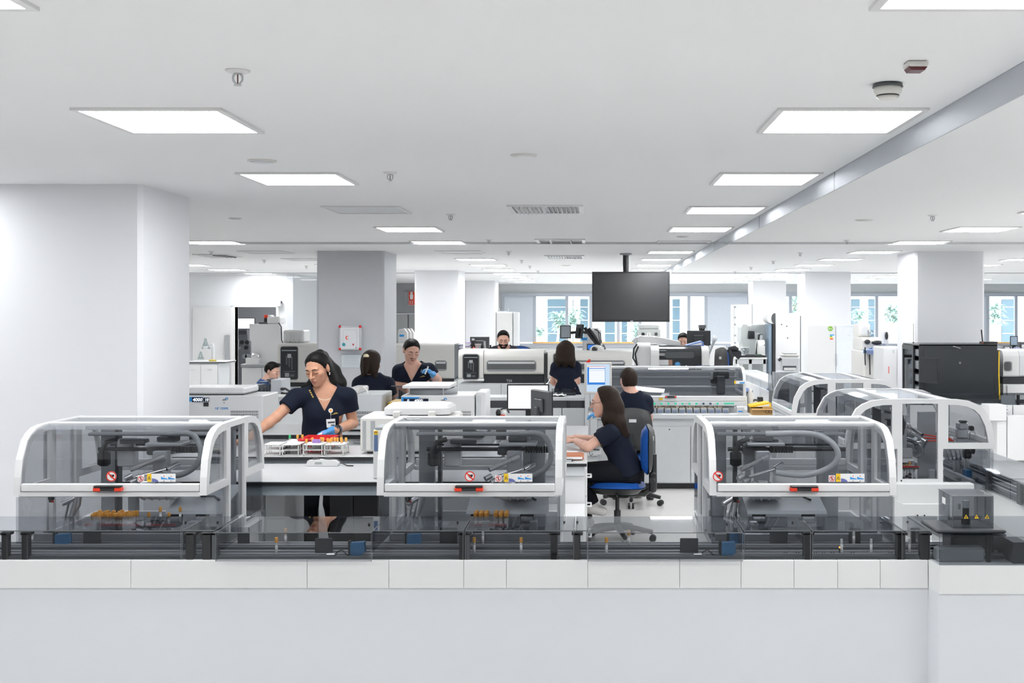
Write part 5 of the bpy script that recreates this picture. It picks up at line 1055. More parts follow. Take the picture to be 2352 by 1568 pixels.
# arm mounted screens and printers near the far window
Y = 17.2; c = at(1299, 762, Y); r = monitor('small grey screen on an arm in front of the palms', (c.x,Y,c.z), 25*Y/F, 30*Y/F, math.radians(14), mat('grey screen', (.32,.36,.40), .25), None)
c = at(1332, 761, Y); r = monitor('black screen seen edge on, on the arm beside the small grey screen', (c.x,Y,c.z), 24*Y/F, 33*Y/F, math.radians(128), DARKW, None, tilt=0.15)
r = T('screen_mount', 'black double monitor arm by the far window', 'monitor arm', (ax(1360,Y), Y, 0)); 
for d in (0, 9): MB().tube([at(1343+d,752+d*.2,Y+.1), at(1355+d,770,Y+.1), at(1372+d*.6,792,Y+.1)], .026, 8).build('link', BLACK, r)
MB().tube([at(1303,762,Y+.03), at(1312,764,Y+.12), at(1333,762,Y+.06), at(1350,764,Y+.1)], .022, 8).build('link', BLACK, r); MB().tube([at(1376,792,Y+.12), (ax(1376,Y),Y+.12,0)], .03, 8).build('post', BLACK, r)
Y = 17.8; r = T('printer', 'white printer tower behind the black monitor arm', 'printer', (ax(1360,Y), Y+.3, 0)); B('body', WPLAS, r, ax(1341,Y), ax(1381,Y), Y, Y+.6, .5, az(754,Y), c=.03); B('lower_body', WPLAS, r, ax(1338,Y), ax(1383,Y), Y-.05, Y+.6, 0, az(778,Y), c=.02); B('blue_label', SKYB, r, ax(1336,Y), ax(1349,Y), Y-.056, Y-.05, az(781,Y), az(775,Y), c=0); B('paper_slot', DGREY, r, ax(1325,Y), ax(1338,Y), Y-.056, Y-.02, az(797,Y), az(795.5,Y)); MB().tube([at(1366,756,Y),at(1374,760,Y-.05),at(1378,785,Y-.05),at(1372,800,Y-.05)],.008,6).tube([at(1370,756,Y),at(1379,766,Y-.05),at(1381,788,Y-.05)],.008,6).build('cable', BLACK, r)
Y = 15.0; c = at(1361, 797, Y); r = monitor('small bright blue screen above the analyzer behind the wavy haired woman', (c.x,Y,c.z), 26*Y/F, 15*Y/F, 0, glow('blue screen', (.05,.22,.75), .9), None); r2_ = T('scanner_dome', 'white domed reader before the small blue screen', 'reader', (ax(1373,14.9),14.9,az(806,14.9))); MB().sphere((ax(1371,14.9),14.9,az(806,14.9)),.09,12,(1.1,1,.9)).build('dome', WPLAS, r2_); MB().cyl((ax(1368,14.9),14.83,az(801,14.9)),(ax(1364,14.9),14.78,az(801,14.9)),.03).build('lens', BLACK, r2_); MB().tube([at(1377,806,14.9),at(1386,792,15.0),at(1390,800,15.0),at(1382,806,15.0)],.012,6).build('cable', DGREY, r2_)
# television on its pole
Y = 16.8; x0, x1, z0, z1 = ax(1360,Y), ax(1538,Y), az(739,Y), az(624,Y)
r = T('television', 'large black television hanging from the ceiling on a pole', 'television', ((x0+x1)/2, Y, CZ)); B('back_shell', BLACK, r, x0, x1, Y, Y+.05, z0, z1, c=.01); B('bezel', BLACK, r, x0, x1, Y-.008, Y, z0, z1, c=0); B('screen', mat('television glass', (.03,.031,.033), .16, spec=1.0), r, x0+.02, x1-.02, Y-.0095, Y-.008, z0+.03, z1-.02, c=0); B('badge', LGREY, r, ax(1448,Y), ax(1454,Y), Y-.011, Y-.0095, z0+.008, z0+.018, c=0)
MB().cyl((ax(1438,Y),Y+.1,z0+.35),(ax(1438,Y),Y+.1,CZ),.042,n=16).build('pole', BLACK, r); MB().tube([(ax(1432,Y),Y+.06,CZ),(ax(1431.5,Y),Y+.05,az(605,Y)),(ax(1433,Y),Y+.06,z1)],.006,6).build('cable', BLACK, r); MB().lathe([(0,0),(.09,0),(.09,-.02),(.05,-.03),(0,-.03)],(ax(1438,Y),Y+.1,CZ)).build('ceiling_plate', MGREY, r); B('bracket', BLACK, r, ax(1438,Y)-.2, ax(1438,Y)+.2, Y+.05, Y+.08, z0+.2, z0+.5)
# desk behind the bearded man's analyzer
Y = 18.5; r = T('desk', 'white desk by the white column, holding purple racks and a dark monitor', 'desk', (ax(1110,Y), Y, 0)); B('worktop', WHITE, r, ax(1066,Y), ax(1135,Y), Y, Y+.7, az(806,Y)-.03, az(806,Y)); [B('leg', LGREY, r, ax(p,Y)-.02, ax(p,Y)+.02, Y+.05, Y+.65, 0, az(806,Y)-.03) for p in (1068,1133)]
zd = az(806,Y); c = at(1102,786,Y+.3); monitor('dark monitor seen from behind on the desk by the white column', (ax(1102,Y+.3),Y+.3,az(787,Y+.3)), 45*Y/F, 29*Y/F, math.radians(180), DARKW, zd, back=DGREY)
for i, pt in enumerate((787, 795, 802)):
    r = T('tube_rack', 'purple capped tube rack on the desk, '+('topmost','middle','lowest')[i]+' of its stack', 'tube rack', (ax(1074,Y), Y, az(pt+3,Y))); B('tray', PAPER, r, ax(1068,Y), ax(1081,Y), Y+.02, Y+.12, az(pt+4.5,Y), az(pt+1,Y)); B('cap_strip', PURPLE, r, ax(1068,Y), ax(1081,Y), Y+.025, Y+.1, az(pt+1,Y), az(pt-1,Y))
r = T('pen_cup', 'black document stand with papers beside the purple racks', 'stand', (ax(1086,Y),Y,zd)); B('holder', BLACK, r, ax(1082,Y), ax(1090,Y), Y+.05, Y+.15, zd, az(780,Y)); B('paper', PAPER, r, ax(1083,Y), ax(1089,Y), Y+.045, Y+.05, az(782,Y), az(777,Y), c=0); MB().tube([at(1087,798,Y),at(1092,802,Y-.05),at(1095,804,Y-.05)],.012,6).build('red_cord', REDH, r)
r = T('white_tub', 'white plastic tub on the desk before the dark monitor', 'tub', (ax(1097,Y),Y,zd)); MB().lathe([(.04,0),(.05,az(791,Y)-zd),(.055,az(791,Y)-zd),(0,az(791,Y)-zd)],(ax(1097,Y),Y+.05,zd)).build('body', WPLAS, r); MB().cyl((ax(1097,Y),Y+.05,az(791,Y)),(ax(1097,Y),Y+.05,az(790,Y)),.058).build('rim', WPLAS, r)
r = T('desk_phone', 'dark desk phone with a silver stand beside the white tub', 'phone', (ax(1115,Y),Y,zd)); B('base', DGREY, r, ax(1104,Y), ax(1124,Y), Y+.0, Y+.1, zd, zd+.035, c=.01); MB().prism([(ax(1111,Y),zd+.03),(ax(1116,Y),zd+.03),(ax(1114,Y),az(783,Y)),(ax(1111,Y),az(783,Y))],'y',Y+.02,Y+.05).build('stand', LGREY, r); MB().tube([at(1124,803,Y),at(1127,796,Y),at(1126,792,Y)],.015,6).build('handset', BLACK, r)
Y = 23.0; r = T('tall_cabinet', 'tall pale grey cabinet by the far window behind the bearded man', 'cabinet', (ax(1160,Y), Y, 0)); B('body', LGREY, r, ax(1140,Y), ax(1177,Y), Y, Y+.5, 0, az(716,Y)); B('side_shadow_gap', BLACK, r, ax(1138.5,Y), ax(1140,Y), Y+.02, Y+.4, 0, az(717,Y)); B('door', WPLAS, r, ax(1142,Y), ax(1176,Y), Y-.02, Y, .05, az(718,Y)); m = MB(); m.box(ax(1143,Y),ax(1166,Y),Y+.1,Y+.3,az(716,Y),az(714,Y)); m.box(ax(1143,Y),ax(1145,Y),Y+.1,Y+.3,az(714,Y),az(709,Y)); m.box(ax(1163,Y),ax(1166,Y),Y+.1,Y+.3,az(714,Y),az(709,Y)); m.build('top_tray', MGREY, r); B('side_door', WHITE, r, ax(1178,Y), ax(1190,Y), Y+.1, Y+.5, 0, az(717,Y))
Y = 17.2; chb = dup(ch1, (ax(1196,Y), Y, 0), math.radians(8), 'blue swivel chair whose top shows beside the bearded man', 'blue swivel chairs'); chb.scale = (1,1,1.42)
# ------------------------------------------------------------------ right-hand background
Y = 24.0; r = T('tall_cabinet', 'tall narrow white cabinet with small latches by the blind', 'cabinet', (ax(1705,Y), Y, 0)); B('body', WHITE, r, ax(1685,Y), ax(1727,Y), Y, Y+.5, 0, az(699,Y)); B('side', MGREY, r, ax(1727,Y), ax(1729,Y), Y+.01, Y+.5, 0, az(698,Y)); B('door', WHITE, r, ax(1686,Y), ax(1726,Y), Y-.02, Y, .05, az(701,Y)); [B('latch', MGREY, r, ax(1686,Y), ax(1690,Y), Y-.035, Y-.02, az(p+4,Y), az(p,Y)) for p in (703,727,743,768,785)]
Y = 21.95; r = T('lab_instrument', 'grey green analyzer with a dark tilted panel and the number 1', 'instrument', (ax(1730,Y), Y, 0))
B('body', GGR, r, ax(1722,Y), ax(1762,Y), Y, Y+.6, .4, az(745,Y), c=.02); MB().prism([(ax(1701,Y),az(786,Y)),(ax(1702,Y),az(752,Y)),(ax(1706,Y),az(745,Y)),(ax(1719,Y),az(745,Y)),(ax(1716,Y),az(775,Y)),(ax(1722,Y),az(788,Y))],'y',Y-.05,Y+.5).build('side_wing', GGR, r); B('lower_body', GGR, r, ax(1705,Y), ax(1752,Y), Y-.08, Y+.5, .4, az(778,Y)); B('support', LGREY, r, ax(1705,Y), ax(1760,Y), Y, Y+.5, 0, .4)
MB().prism([(ax(1717,Y),az(777,Y)),(ax(1722,Y),az(760,Y)),(ax(1731,Y),az(760,Y)),(ax(1731,Y),az(777,Y))],'y',Y-.1,Y-.05).build('dark_panel', DARKW, r); B('number_label', PAPER, r, ax(1734,Y), ax(1744,Y), Y-.013, Y, az(780,Y), az(764,Y), c=0); text_mb('1', .09, (ax(1737,Y),Y-.014,az(776,Y)), (1,0,0), (0,0,1)).build('lettering', BLACK, r); m = MB().cyl((ax(1720,Y),Y,az(757,Y)),(ax(1720,Y),Y-.05,az(746,Y)),.05); m.build('bottle', WPLAS, r)
Y = 20.9; zd = az(821,Y); r = T('lab_desk', 'white desk with black racks beside the glass door fridge', 'desk', (ax(1730,Y), Y, 0)); B('worktop', WHITE, r, ax(1686,Y), ax(1762,Y), Y, Y+.9, zd-.03, zd); B('apron', LGREY, r, ax(1690,Y), ax(1760,Y), Y+.03, Y+.06, zd-.12, zd-.03); [B('leg', LGREY, r, ax(p,Y)-.03, ax(p,Y)+.03, Y+.03, Y+.09, 0, zd-.03) for p in (1690,1724,1757)]; B('privacy_panel', MGREY, r, ax(1729,Y), ax(1757,Y), Y+.5, Y+.52, .2, zd-.12)
for a, b, l in ((1697,1712,'white topped black rack on the desk, beside the jacket chair'),(1713,1737,'long black rack of tubes on the desk'),(1738,1752,'black rack with green tops on the desk'),(1754,1761,'white edged rack on the desk end by the fridge')): r = T('tube_rack', l, 'tube rack', (ax((a+b)/2,Y),Y+.1,zd)); B('tray', BLACK, r, ax(a,Y), ax(b,Y), Y+.05, Y+.25, zd, az(816,Y)); B('cap_strip', DGREY if a != 1738 else mat('dark green', (.03,.1,.05), .5), r, ax(a+1,Y), ax(b-1,Y), Y+.06, Y+.24, az(816,Y), az(814,Y)) if a not in (1697,1754) else B('cap_strip', PAPER, r, ax(a+1,Y), ax(b-1,Y), Y+.06, Y+.24, az(816,Y), az(815,Y))
c = at(1747, 781, Y+.5); monitor('dark tilted screen on the desk before the grey green analyzer', (c.x,Y+.5,c.z), 20*Y/F, 28*Y/F, math.radians(60), mat('pale screen', (.38,.4,.42), .25), zd, tilt=.1)
r = T('printer', 'white rounded label printer on the desk by the glass door fridge', 'printer', (ax(1758,Y),Y+.3,zd)); m = MB(); rbox(m, ax(1748,Y), ax(1763,Y), Y+.3, Y+.7, zd, az(782,Y), .12); m.build('body', WPLAS, r); B('front_slot', DGREY, r, ax(1760,Y), ax(1762,Y), Y+.29, Y+.3, az(795,Y), az(792,Y))
for px, l in ((1716, 'clear plastic jar on the desk beside the grey green analyzer'), (1724, 'small clear beaker on the desk behind the long black rack')): r = T('plastic_jar', l, 'jar', (ax(px,Y),Y+.6,zd)); MB().lathe([(.05,0),(.055,.16),(.05,.16),(.045,.01)],(ax(px,Y),Y+.6,zd)).build('wall', acrylic('clear plastic',(.85,.86,.87)), r); MB().cyl((ax(px,Y),Y+.6,zd+.16),(ax(px,Y),Y+.6,zd+.175),.056).build('lid', WPLAS, r)
jc = dup(ch1, (ax(1690,18.0), 18.0, 0), math.radians(115), 'blue swivel chair with a dark jacket over its back, by the lab desk', 'blue swivel chairs')
jc.scale = (1,1,1.38)
Yj = 17.9; r = T('jacket', 'dark grey jacket hung over the back of a blue swivel chair', 'jacket', (ax(1682,Yj), Yj, .9)); JK = mat('dark jacket', (.03,.031,.036), .85); m = MB(); xa, xb = ax(1664,Yj), ax(1703,Yj); zb, zt = az(838,Yj), az(800,Yj)
P0 = [(xa+.05,zb+.0),(xa,zb+.10),(xa+.01,zt-.09),(xa+.05,zt-.02),(xa+.12,zt),(xb-.08,zt-.005),(xb-.01,zt-.05),(xb,zt-.13),(xb-.05,zt-.17),(xb-.10,zt-.12),(xb-.13,zt-.14),(xa+.13,zb+.0)]
m.prism(P0, 'y', Yj-.02, Yj+.08); m.build('shell', JK, r); MB().tube([(xa+.06,Yj-.04,zt-.03),(xa+.09,Yj-.06,zt-.13),(xa+.08,Yj-.05,zb+.06),(xa+.10,Yj-.04,zb-.02)],[.04,.05,.045,.03],8).tube([(xa+.06,Yj,zt-.01),(xa+.16,Yj-.02,zt+.005),(xb-.06,Yj,zt-.02)],[.03,.04,.03],8).build('sleeve', JK, r)
Y = 21.5; x0, x1, z1 = ax(1781,Y), ax(1838,Y), az(719,Y); r = T('display_fridge', 'tall white fridge seen from its side with a glass door', 'fridge', ((x0+x1)/2, Y, 0)); B('body', WHITE, r, x0, x1, Y, Y+.6, .02, z1, c=.012); B('door_frame', BLACK, r, ax(1774,Y), x0, Y+.0, Y+.55, .05, z1-.2); B('glass_door', mat('fridge glass', (.25,.33,.42), .1), r, ax(1766,Y), ax(1773,Y), Y+.02, Y+.5, .05, z1-.2); 
m = MB().prism(arc(ax(1774,Y),z1-.1,.1,90,270,8)+[(x0,z1-.2),(x0,z1)],'y',Y+.0,Y+.55); m.build('light_box', WPLAS, r); MB().prism(arc(ax(1779,Y),z1-.1,.1,90,270,8,rx=.06)+[(x0,z1-.2),(x0,z1)],'y',Y-.004,Y+.0).build('light_box_cap', DGREY, r)
for px, py in ((1795,745),(1807,749),(1809,776)): MB().cyl((ax(px,Y),Y,az(py,Y)),(ax(px,Y),Y-.01,az(py,Y)),.011,n=8).build('screw_cap', BLACK, r)
B('rear_gap', DGREY, r, x1, ax(1841,Y), Y+.05, Y+.5, .05, z1-.05)
Y = 16.1; x0, x1 = ax(1793,Y), ax(1838,Y); zb = az(856,Y); r = T('printer', 'pale grey laser printer with a paper tray before the display fridge', 'printer', ((x0+x1)/2, Y+.2, zb)); B('body', LGREY, r, x0, x1, Y, Y+.4, zb, az(820,Y), c=.02); B('top_body', CREAM, r, ax(1799,Y), x1, Y+.02, Y+.38, az(820,Y), az(813,Y), c=.02); B('top_tray', MGREY, r, ax(1803,Y), ax(1833,Y), Y+.05, Y+.3, az(813,Y), az(811,Y)); B('tray_slot', DGREY, r, ax(1798,Y), ax(1829,Y), Y-.004, Y, az(850,Y), az(840,Y), c=0); B('paper_tray', WPLAS, r, ax(1800,Y), ax(1827,Y), Y-.05, Y-.004, az(850,Y), az(844,Y)); MB().cyl((ax(1788,Y),Y,az(828,Y)),(ax(1794,Y),Y,az(823,Y)),.02).build('side_lever', BLACK, r)
r = T('printer_stand', 'white cabinet carrying the grey laser printer', 'cabinet', ((x0+x1)/2, Y+.2, 0)); B('body', WHITE, r, x0-.05, x1+.05, Y-.02, Y+.45, .02, zb-.001); B('door', WHITE, r, x0-.04, x1+.04, Y-.035, Y-.02, .05, zb-.02)
Y = 23.3; x0, x1, x2 = ax(1854,Y), ax(1920,Y), ax(1982,Y); z1 = az(746,Y); r = T('fridge', 'white fridge with a round green A+ sticker', 'fridge', (ax(1887,Y), Y, 0)); B('body', WHITE, r, x0, x1-.004, Y+.03, Y+.6, .02, z1, c=.01); B('door', WHITE, r, x0, x1-.004, Y, Y+.028, .06, z1-.002, c=.01); B('handle', LGREY, r, x1-.03, x1-.012, Y-.015, Y, az(840,Y), az(812,Y)); MB().cyl((ax(1907,Y),Y,az(754.5,Y)),(ax(1907,Y),Y-.004,az(754.5,Y)),.052,n=20).build('round_sticker', mat('sticker green', (.22,.45,.05), .5), r); text_mb('A+', .06, (ax(1907,Y)-.04,Y-.006,az(757,Y)), (1,0,0), (0,0,1)).build('lettering', PAPER, r)
m = MB(); 
for k, (i, w_) in enumerate(((0,1.0),(1,.55),(2,.65),(3,.75))): m.m = k; xx = ax(1906,Y); zz = az(768+k*3,Y); m.box(xx, xx+.09*w_, Y-.003, Y, zz-.022, zz)
m.build('energy_label', [SKYB, mat('label green', (.1,.5,.1), .5), YEL, REDH], r, fix=False)
r = T('fridge', 'plain white fridge with a handle groove beside the sticker fridge', 'fridge', (ax(1950,Y), Y, 0)); W2_ = mat('cool white', (.78,.82,.87), .3); B('body', W2_, r, x1+.004, x2, Y+.03, Y+.6, .02, z1, c=.01); B('door', W2_, r, x1+.004, x2, Y-.0, Y+.028, .06, z1-.002, c=.01); B('handle', LGREY, r, x1+.012, x1+.03, Y-.015, Y, az(840,Y), az(812,Y)); B('badge', LGREY, r, ax(1946,Y), ax(1953,Y), Y-.003, Y, az(770.5,Y), az(769.5,Y), c=0)
Y = 18.8; r = T('analyzer', 'cream analyzer with a blue stripe and pivoting readers beside the plain fridge', 'analyzer', (ax(2010,Y), Y+.3, 0))
B('base', CREAM, r, ax(1983,Y), ax(2030,Y), Y, Y+.9, 0, az(803,Y), c=.03); MB().prism([(ax(1983,Y),az(811,Y)),(ax(2003,Y),az(805,Y)),(ax(2003,Y),az(798,Y)),(ax(1983,Y),az(803,Y))],'y',Y-.02,Y).build('blue_stripe', BLUEP, r); m = MB(); rbox(m, ax(1984,Y), ax(2026,Y), Y+.1, Y+.8, az(805,Y), az(775,Y), .08); m.build('upper_body', CREAM, r); m = MB(); rbox(m, ax(1985,Y), ax(2012,Y), Y+.4, Y+.8, az(775,Y), az(743,Y), .06); m.build('tower', CREAM, r); MB().prism(arc(ax(1999,Y),az(757,Y),.05,0,180,8)+[(ax(1990,Y),az(770,Y)),(ax(2008,Y),az(770,Y))],'y',Y+.385,Y+.4).build('tower_panel', LGREY, r)
MB().lathe([(.05,0),(.06,.12),(.055,.12),(.045,.01)],(ax(2007,Y),Y+.2,az(775,Y))).build('beaker', acrylic('clear plastic',(.85,.86,.87)), r); B('reader', WPLAS, r, ax(2026,Y), ax(2042,Y), Y+.0, Y+.2, az(793,Y), az(757,Y), c=.03); m = MB().sphere((ax(2036,Y),Y-.01,az(771,Y)),.04,8,(.7,.5,1.6)).sphere((ax(1995,Y),Y+.08,az(785,Y)),.05,8,(1,.6,.8)).sphere((ax(2017,Y),Y+.06,az(787,Y)),.06,8,(1.6,.6,.6)); m.build('dark_fitting', BLACK, r)
m = MB().tube([(ax(1986,Y),Y-.03,az(797,Y)),(ax(1985,Y),Y-.05,az(820,Y)),(ax(1986,Y),Y-.05,az(838,Y))],.01,6).tube([(ax(1990,Y),Y-.03,az(803,Y)),(ax(1996,Y),Y-.04,az(815,Y)),(ax(1997,Y),Y-.04,az(860,Y))],.01,6); m.build('cable', BLACK, r)
MB().lathe([(0,0),(.22,.03),(.25,.10),(.24,.12),(0,.10)],(ax(2020,Y),Y-.1,az(817,Y)),20).build('carousel', mat('steel blue', (.18,.24,.42), .35), r); MB().tube([(ax(2020,Y),Y-.1,az(815,Y)),(ax(2026,Y),Y-.1,az(830,Y)),(ax(2027,Y),Y-.1,az(862,Y))],.02,6).build('drain_hose', MGREY, r)
Y = 17.4; r = T('white_cabinet', 'white upright cabinet with a small red strip beside the server rack', 'cabinet', (ax(2055,Y), Y, 0)); B('body', WPLAS, r, ax(2028,Y), ax(2081,Y), Y, Y+.6, 0, az(797,Y), c=.012); B('door', WHITE, r, ax(2028,Y), ax(2060,Y), Y-.02, Y, .05, az(799,Y), c=.006); B('red_strip', mat('pale red', (.7,.25,.25), .5), r, ax(2039,Y), ax(2042,Y), Y-.024, Y-.02, az(857,Y), az(841,Y), c=0); B('lock', LGREY, r, ax(2049,Y), ax(2054,Y), Y-.024, Y-.02, az(811,Y), az(803,Y))
# server rack with its side to us
Y = 15.2; x0, x1 = ax(2111,Y), ax(2291,Y); z1 = az(791,Y); r = T('server_rack', 'black server rack cabinet seen from its side with an open front', 'server rack', ((x0+x1)/2, Y+.35, 0))
B('frame', BLACKM, r, x0, x1, Y, Y+.02, .02, z1, c=.004); B('side_panel', BLACKM, r, x0+.06, x1-.05, Y-.012, Y, .06, z1-.06, c=.004); B('top', BLACKM, r, x0, x1, Y, Y+.8, z1-.02, z1+.005); B('rear', BLACKM, r, x0, x1, Y+.78, Y+.8, .02, z1-.02); B('back_door', BLACKM, r, x1, ax(2303,Y), Y+.1, Y+.7, .02, az(805,Y)); MB().cyl((ax(2204,Y),Y-.012,az(833,Y)),(ax(2204,Y),Y-.02,az(833,Y)),.014).build('lock', CHROME, r)
for k in range(7): s_ = B('server_unit', LGREY if k%2 else DGREY, r, x0+.03, x0+.5, Y+.08, Y+.6, .25+k*.17, .36+k*.17); B('unit_face', MGREY, s_, x0+.02, x0+.03, Y+.1, Y+.58, .26+k*.17, .35+k*.17)
dr = B('front_door', acrylic('tinted door', (.5,.55,.6)), r, x0-.0, x0+.006, Y+.25, Y+.78, .05, z1-.04); m = MB(); m.frame([(Y+.25,.04),(Y+.8,.04),(Y+.8,z1-.02),(Y+.25,z1-.02)],[(Y+.3,.1),(Y+.75,.1),(Y+.75,z1-.08),(Y+.3,z1-.08)],lambda u,v,t:(t,u,v),x0-.01,x0+.012); m.build('door_frame', BLACKM, dr)
MB().tube([(ax(2294,Y),Y-.01,az(806,Y)),(ax(2293,Y),Y-.02,az(860,Y)),(ax(2295,Y),Y-.02,az(915,Y)),(ax(2294,Y),Y-.02,.1)],.008,6).build('yellow_cable', YEL, r); MB().tube([(ax(2188,Y),Y-.02,az(795,Y)),(ax(2196,Y),Y-.03,az(797,Y)),(ax(2205,Y),Y-.02,az(800,Y))],.006,6).build('loose_wire', MGREY, r)
r = T('router', 'black router with an upright aerial on the server rack', 'router', (ax(2265,Y),Y+.2,z1)); B('case', BLACK, r, ax(2255,Y+.2), ax(2287,Y+.2), Y+.12, Y+.3, z1+.005, z1+.035); MB().tube([(ax(2257,Y+.2),Y+.2,z1+.03),(ax(2254,Y+.2),Y+.2,az(757,Y+.2))],.009,6).build('aerial', BLACK, r); MB().sphere((ax(2263,Y),Y+.115,z1+.02),.008,6).build('red_light', REDH, r)
r = T('aerial', 'thin whip aerial standing on the server rack front corner', 'aerial', (ax(2098,15.7),15.7,z1)); MB().tube([(ax(2098,15.7),15.7,z1),(ax(2098,15.7),15.7,az(743,15.7))],.004,6).build('whip', MGREY, r); MB().cyl((ax(2098,15.7),15.7,z1),(ax(2098,15.7),15.7,z1+.02),.02,.008).build('base', BLACK, r)
c = at(2133, 850, 14.85); r = monitor('black monitor seen edge on before the server rack side', (c.x,14.85,c.z), .34, 58*14.85/F, math.radians(-62), DARKW, None); B('stand', BLACK, r, -.02, .02, .03, .06, -.3, 0)
# white machine past the rack
Y = 15.6; r = T('analyzer', 'white rounded analyzer with a small window past the server rack', 'analyzer', (ax(2340,Y), Y+.4, 0)); m = MB(); rbox(m, ax(2304,Y), ax(2341,Y), Y, Y+.8, az(865,Y), az(804,Y), .1); m.build('body', WPLAS, r); m = MB(); rbox(m, ax(2343,Y), ax(2440,Y), Y+.02, Y+.8, az(865,Y), az(804,Y), .1); m.build('body', LGREY, r); w_ = rwin(MB(), ax(2302.5,Y)+.02, ax(2325,Y), az(853,Y), az(829,Y), Y, .03, .004).build('window_frame', WRIM, r); rwin(MB(), ax(2306,Y), ax(2322,Y), az(851,Y), az(831,Y), Y-.004, .03, .004).build('pane', SMW, w_); B('inner_arm', DGREY, w_, ax(2314,Y), ax(2320,Y), Y-.012, Y-.0085, az(849,Y), az(834,Y), c=0)
B('dark_band', BLACKM, r, ax(2304,Y), ax(2440,Y), Y+.02, Y+.7, az(882,Y), az(866,Y)); B('cabinet', WHITE, r, ax(2304,Y), ax(2440,Y), Y+.0, Y+.75, 0, az(882,Y)); B('cabinet_door', WHITE, r, ax(2312,Y), ax(2400,Y), Y-.02, Y, .1, az(884,Y))
c = at(2329, 783, 17); monitor('small blue grey monitor on the desk past the server rack', (c.x,17,c.z), 17*17/F, 23*17/F, math.radians(-18), mat('blue grey screen', (.35,.45,.55), .25), az(804,17)); r = T('lab_desk', 'white cluttered desk past the server rack', 'desk', (ax(2330,16.9),17,0)); zd = az(804,17); B('worktop', WHITE, r, ax(2292,16.7), ax(2440,16.7), 16.7, 17.4, zd-.03, zd); [B('leg', LGREY, r, ax(p,16.8)-.03, ax(p,16.8)+.03, 16.8, 16.86, 0, zd-.03) for p in (2296,2430)]
for px, w_, h_, mm, l in ((2303,.05,.06,MGREY,'grey plastic clip box on the cluttered desk'),(2312,.06,.08,DGREY,'dark telephone on the cluttered desk'),(2345,.08,.05,mat('lilac box',(.35,.38,.6),.5),'lilac box on the cluttered desk'),(2352,.07,.13,DGREY,'dark speaker at the edge of the cluttered desk')): r = T('desk_item', l, 'box', (ax(px,16.8),16.8,zd)); B('case', mm, r, ax(px,16.8)-w_, ax(px,16.8)+w_, 16.78, 16.9, zd, zd+h_, c=.01); B('front_plate', LGREY if mm is DGREY else DGREY, r, ax(px,16.8)-w_*.6, ax(px,16.8)+w_*.6, 16.776, 16.78, zd+h_*.3, zd+h_*.7, c=0)
# cross conveyor beyond the arched modules
Y = 14.2; cv3 = T('conveyor', 'low white conveyor with smoked cover in front of the server rack', 'conveyor', (ax(2280,Y), Y, 0)); xa, xb = ax(2090,Y), ax(2460,Y)
for a, b in ((2090,2180),(2181,2262),(2263,2300),(2301,2326),(2327,2390),(2391,2460)): B('side_panel', WHITE, cv3, ax(a,Y)+.003, ax(b,Y)-.003, Y, Y+.02, .12, az(930,Y)); 
B('bed', RAILM, cv3, xa, xb, Y+.02, Y+.38, .1, .66); B('top_sheet', ACRB, cv3, xa, xb, Y, Y+.38, az(907,Y)-.005, az(907,Y), c=0); B('front_sheet', ACRB, cv3, xa, xb, Y, Y+.006, az(929,Y), az(907,Y)-.005, c=0); B('rail', ALU, cv3, xa, xb, Y+.1, Y+.13, .66, .72); B('rail', RAILD, cv3, xa, xb, Y+.25, Y+.28, .66, .76); [B('post', BLACK, cv3, ax(p,Y), ax(p+6,Y), Y+.02, Y+.05, .66, .84) for p in (2120,2338)]; B('inner_plate', LGREY, cv3, ax(2303,Y), ax(2336,Y), Y+.05, Y+.06, .67, .83)
for y0_, y1_, pl in ((12.9,14.19,2290),): 
    r = T('white_cabinet', 'white cabinet block stepping out before the low conveyor', 'cabinet', (ax(2300,13.9),13.9,0)); B('body', WHITE, r, ax(2272,13.9), ax(2312,13.9), 13.9, 14.18, az(966,13.9), az(930,13.9)); B('lower_body', WHITE, r, ax(2290,13.95), ax(2312,13.95), 13.95, 14.18, .05, az(967,13.9)); B('door', WHITE, r, ax(2314,13.95), ax(2440,13.95), 13.95, 14.18, .05, az(956,13.95)); [B('rail_slot', MGREY, r, ax(2300,13.89), ax(2330,13.89), 14.1, 14.17, az(p+2,14), az(p,14)) for p in (934,941,949)]
# receding low conveyor behind the wide analyzer
r = T('conveyor', 'white conveyor receding past the wide analyzer toward the display fridge', 'conveyor', (2.78, 18, 0))
for k in range(4):
    y0_, y1_ = 16.8+k*.95, 17.73+k*.95
    B('side_panel', WHITE, r, 2.60, 2.63, y0_, y1_, .32, .70); B('side_panel', WHITE, r, 2.60, 2.63, y0_, y1_, .02, .315); B('top_panel', LGREY, r, 2.60, 2.96, y0_, y1_, .80, .83); B('smoked_side', ACR, r, 2.605, 2.615, y0_, y1_, .70, .80, c=0)
B('bed', RAILM, r, 2.63, 2.96, 16.8, 20.58, .02, .70)
Y = 13.4; x0, x1 = ax(1779,Y), ax(1836,Y); r = T('smoked_cover', 'smoked acrylic cover box in front of the grey laser printer', 'cover', ((x0+x1)/2, Y+.2, .6)); B('front_sheet', ACRB, r, x0, x1, Y, Y+.006, .93, az(856,Y), c=0); B('side_sheet', ACRB, r, x0, x0+.006, Y, Y+.5, .93, az(856,Y), c=0); B('top_sheet', ACR, r, x0, x1, Y, Y+.5, az(856,Y), az(856,Y)+.006, c=0); B('rail', ALU, r, x0, x1, Y+.1, Y+.14, .93, .96); B('dark_base', DGREY, r, x0+.01, x1, Y+.01, Y+.5, .72, .93); B('base', WHITE, r, x0-.02, x1+.02, Y+.02, Y+.52, 0, .72)
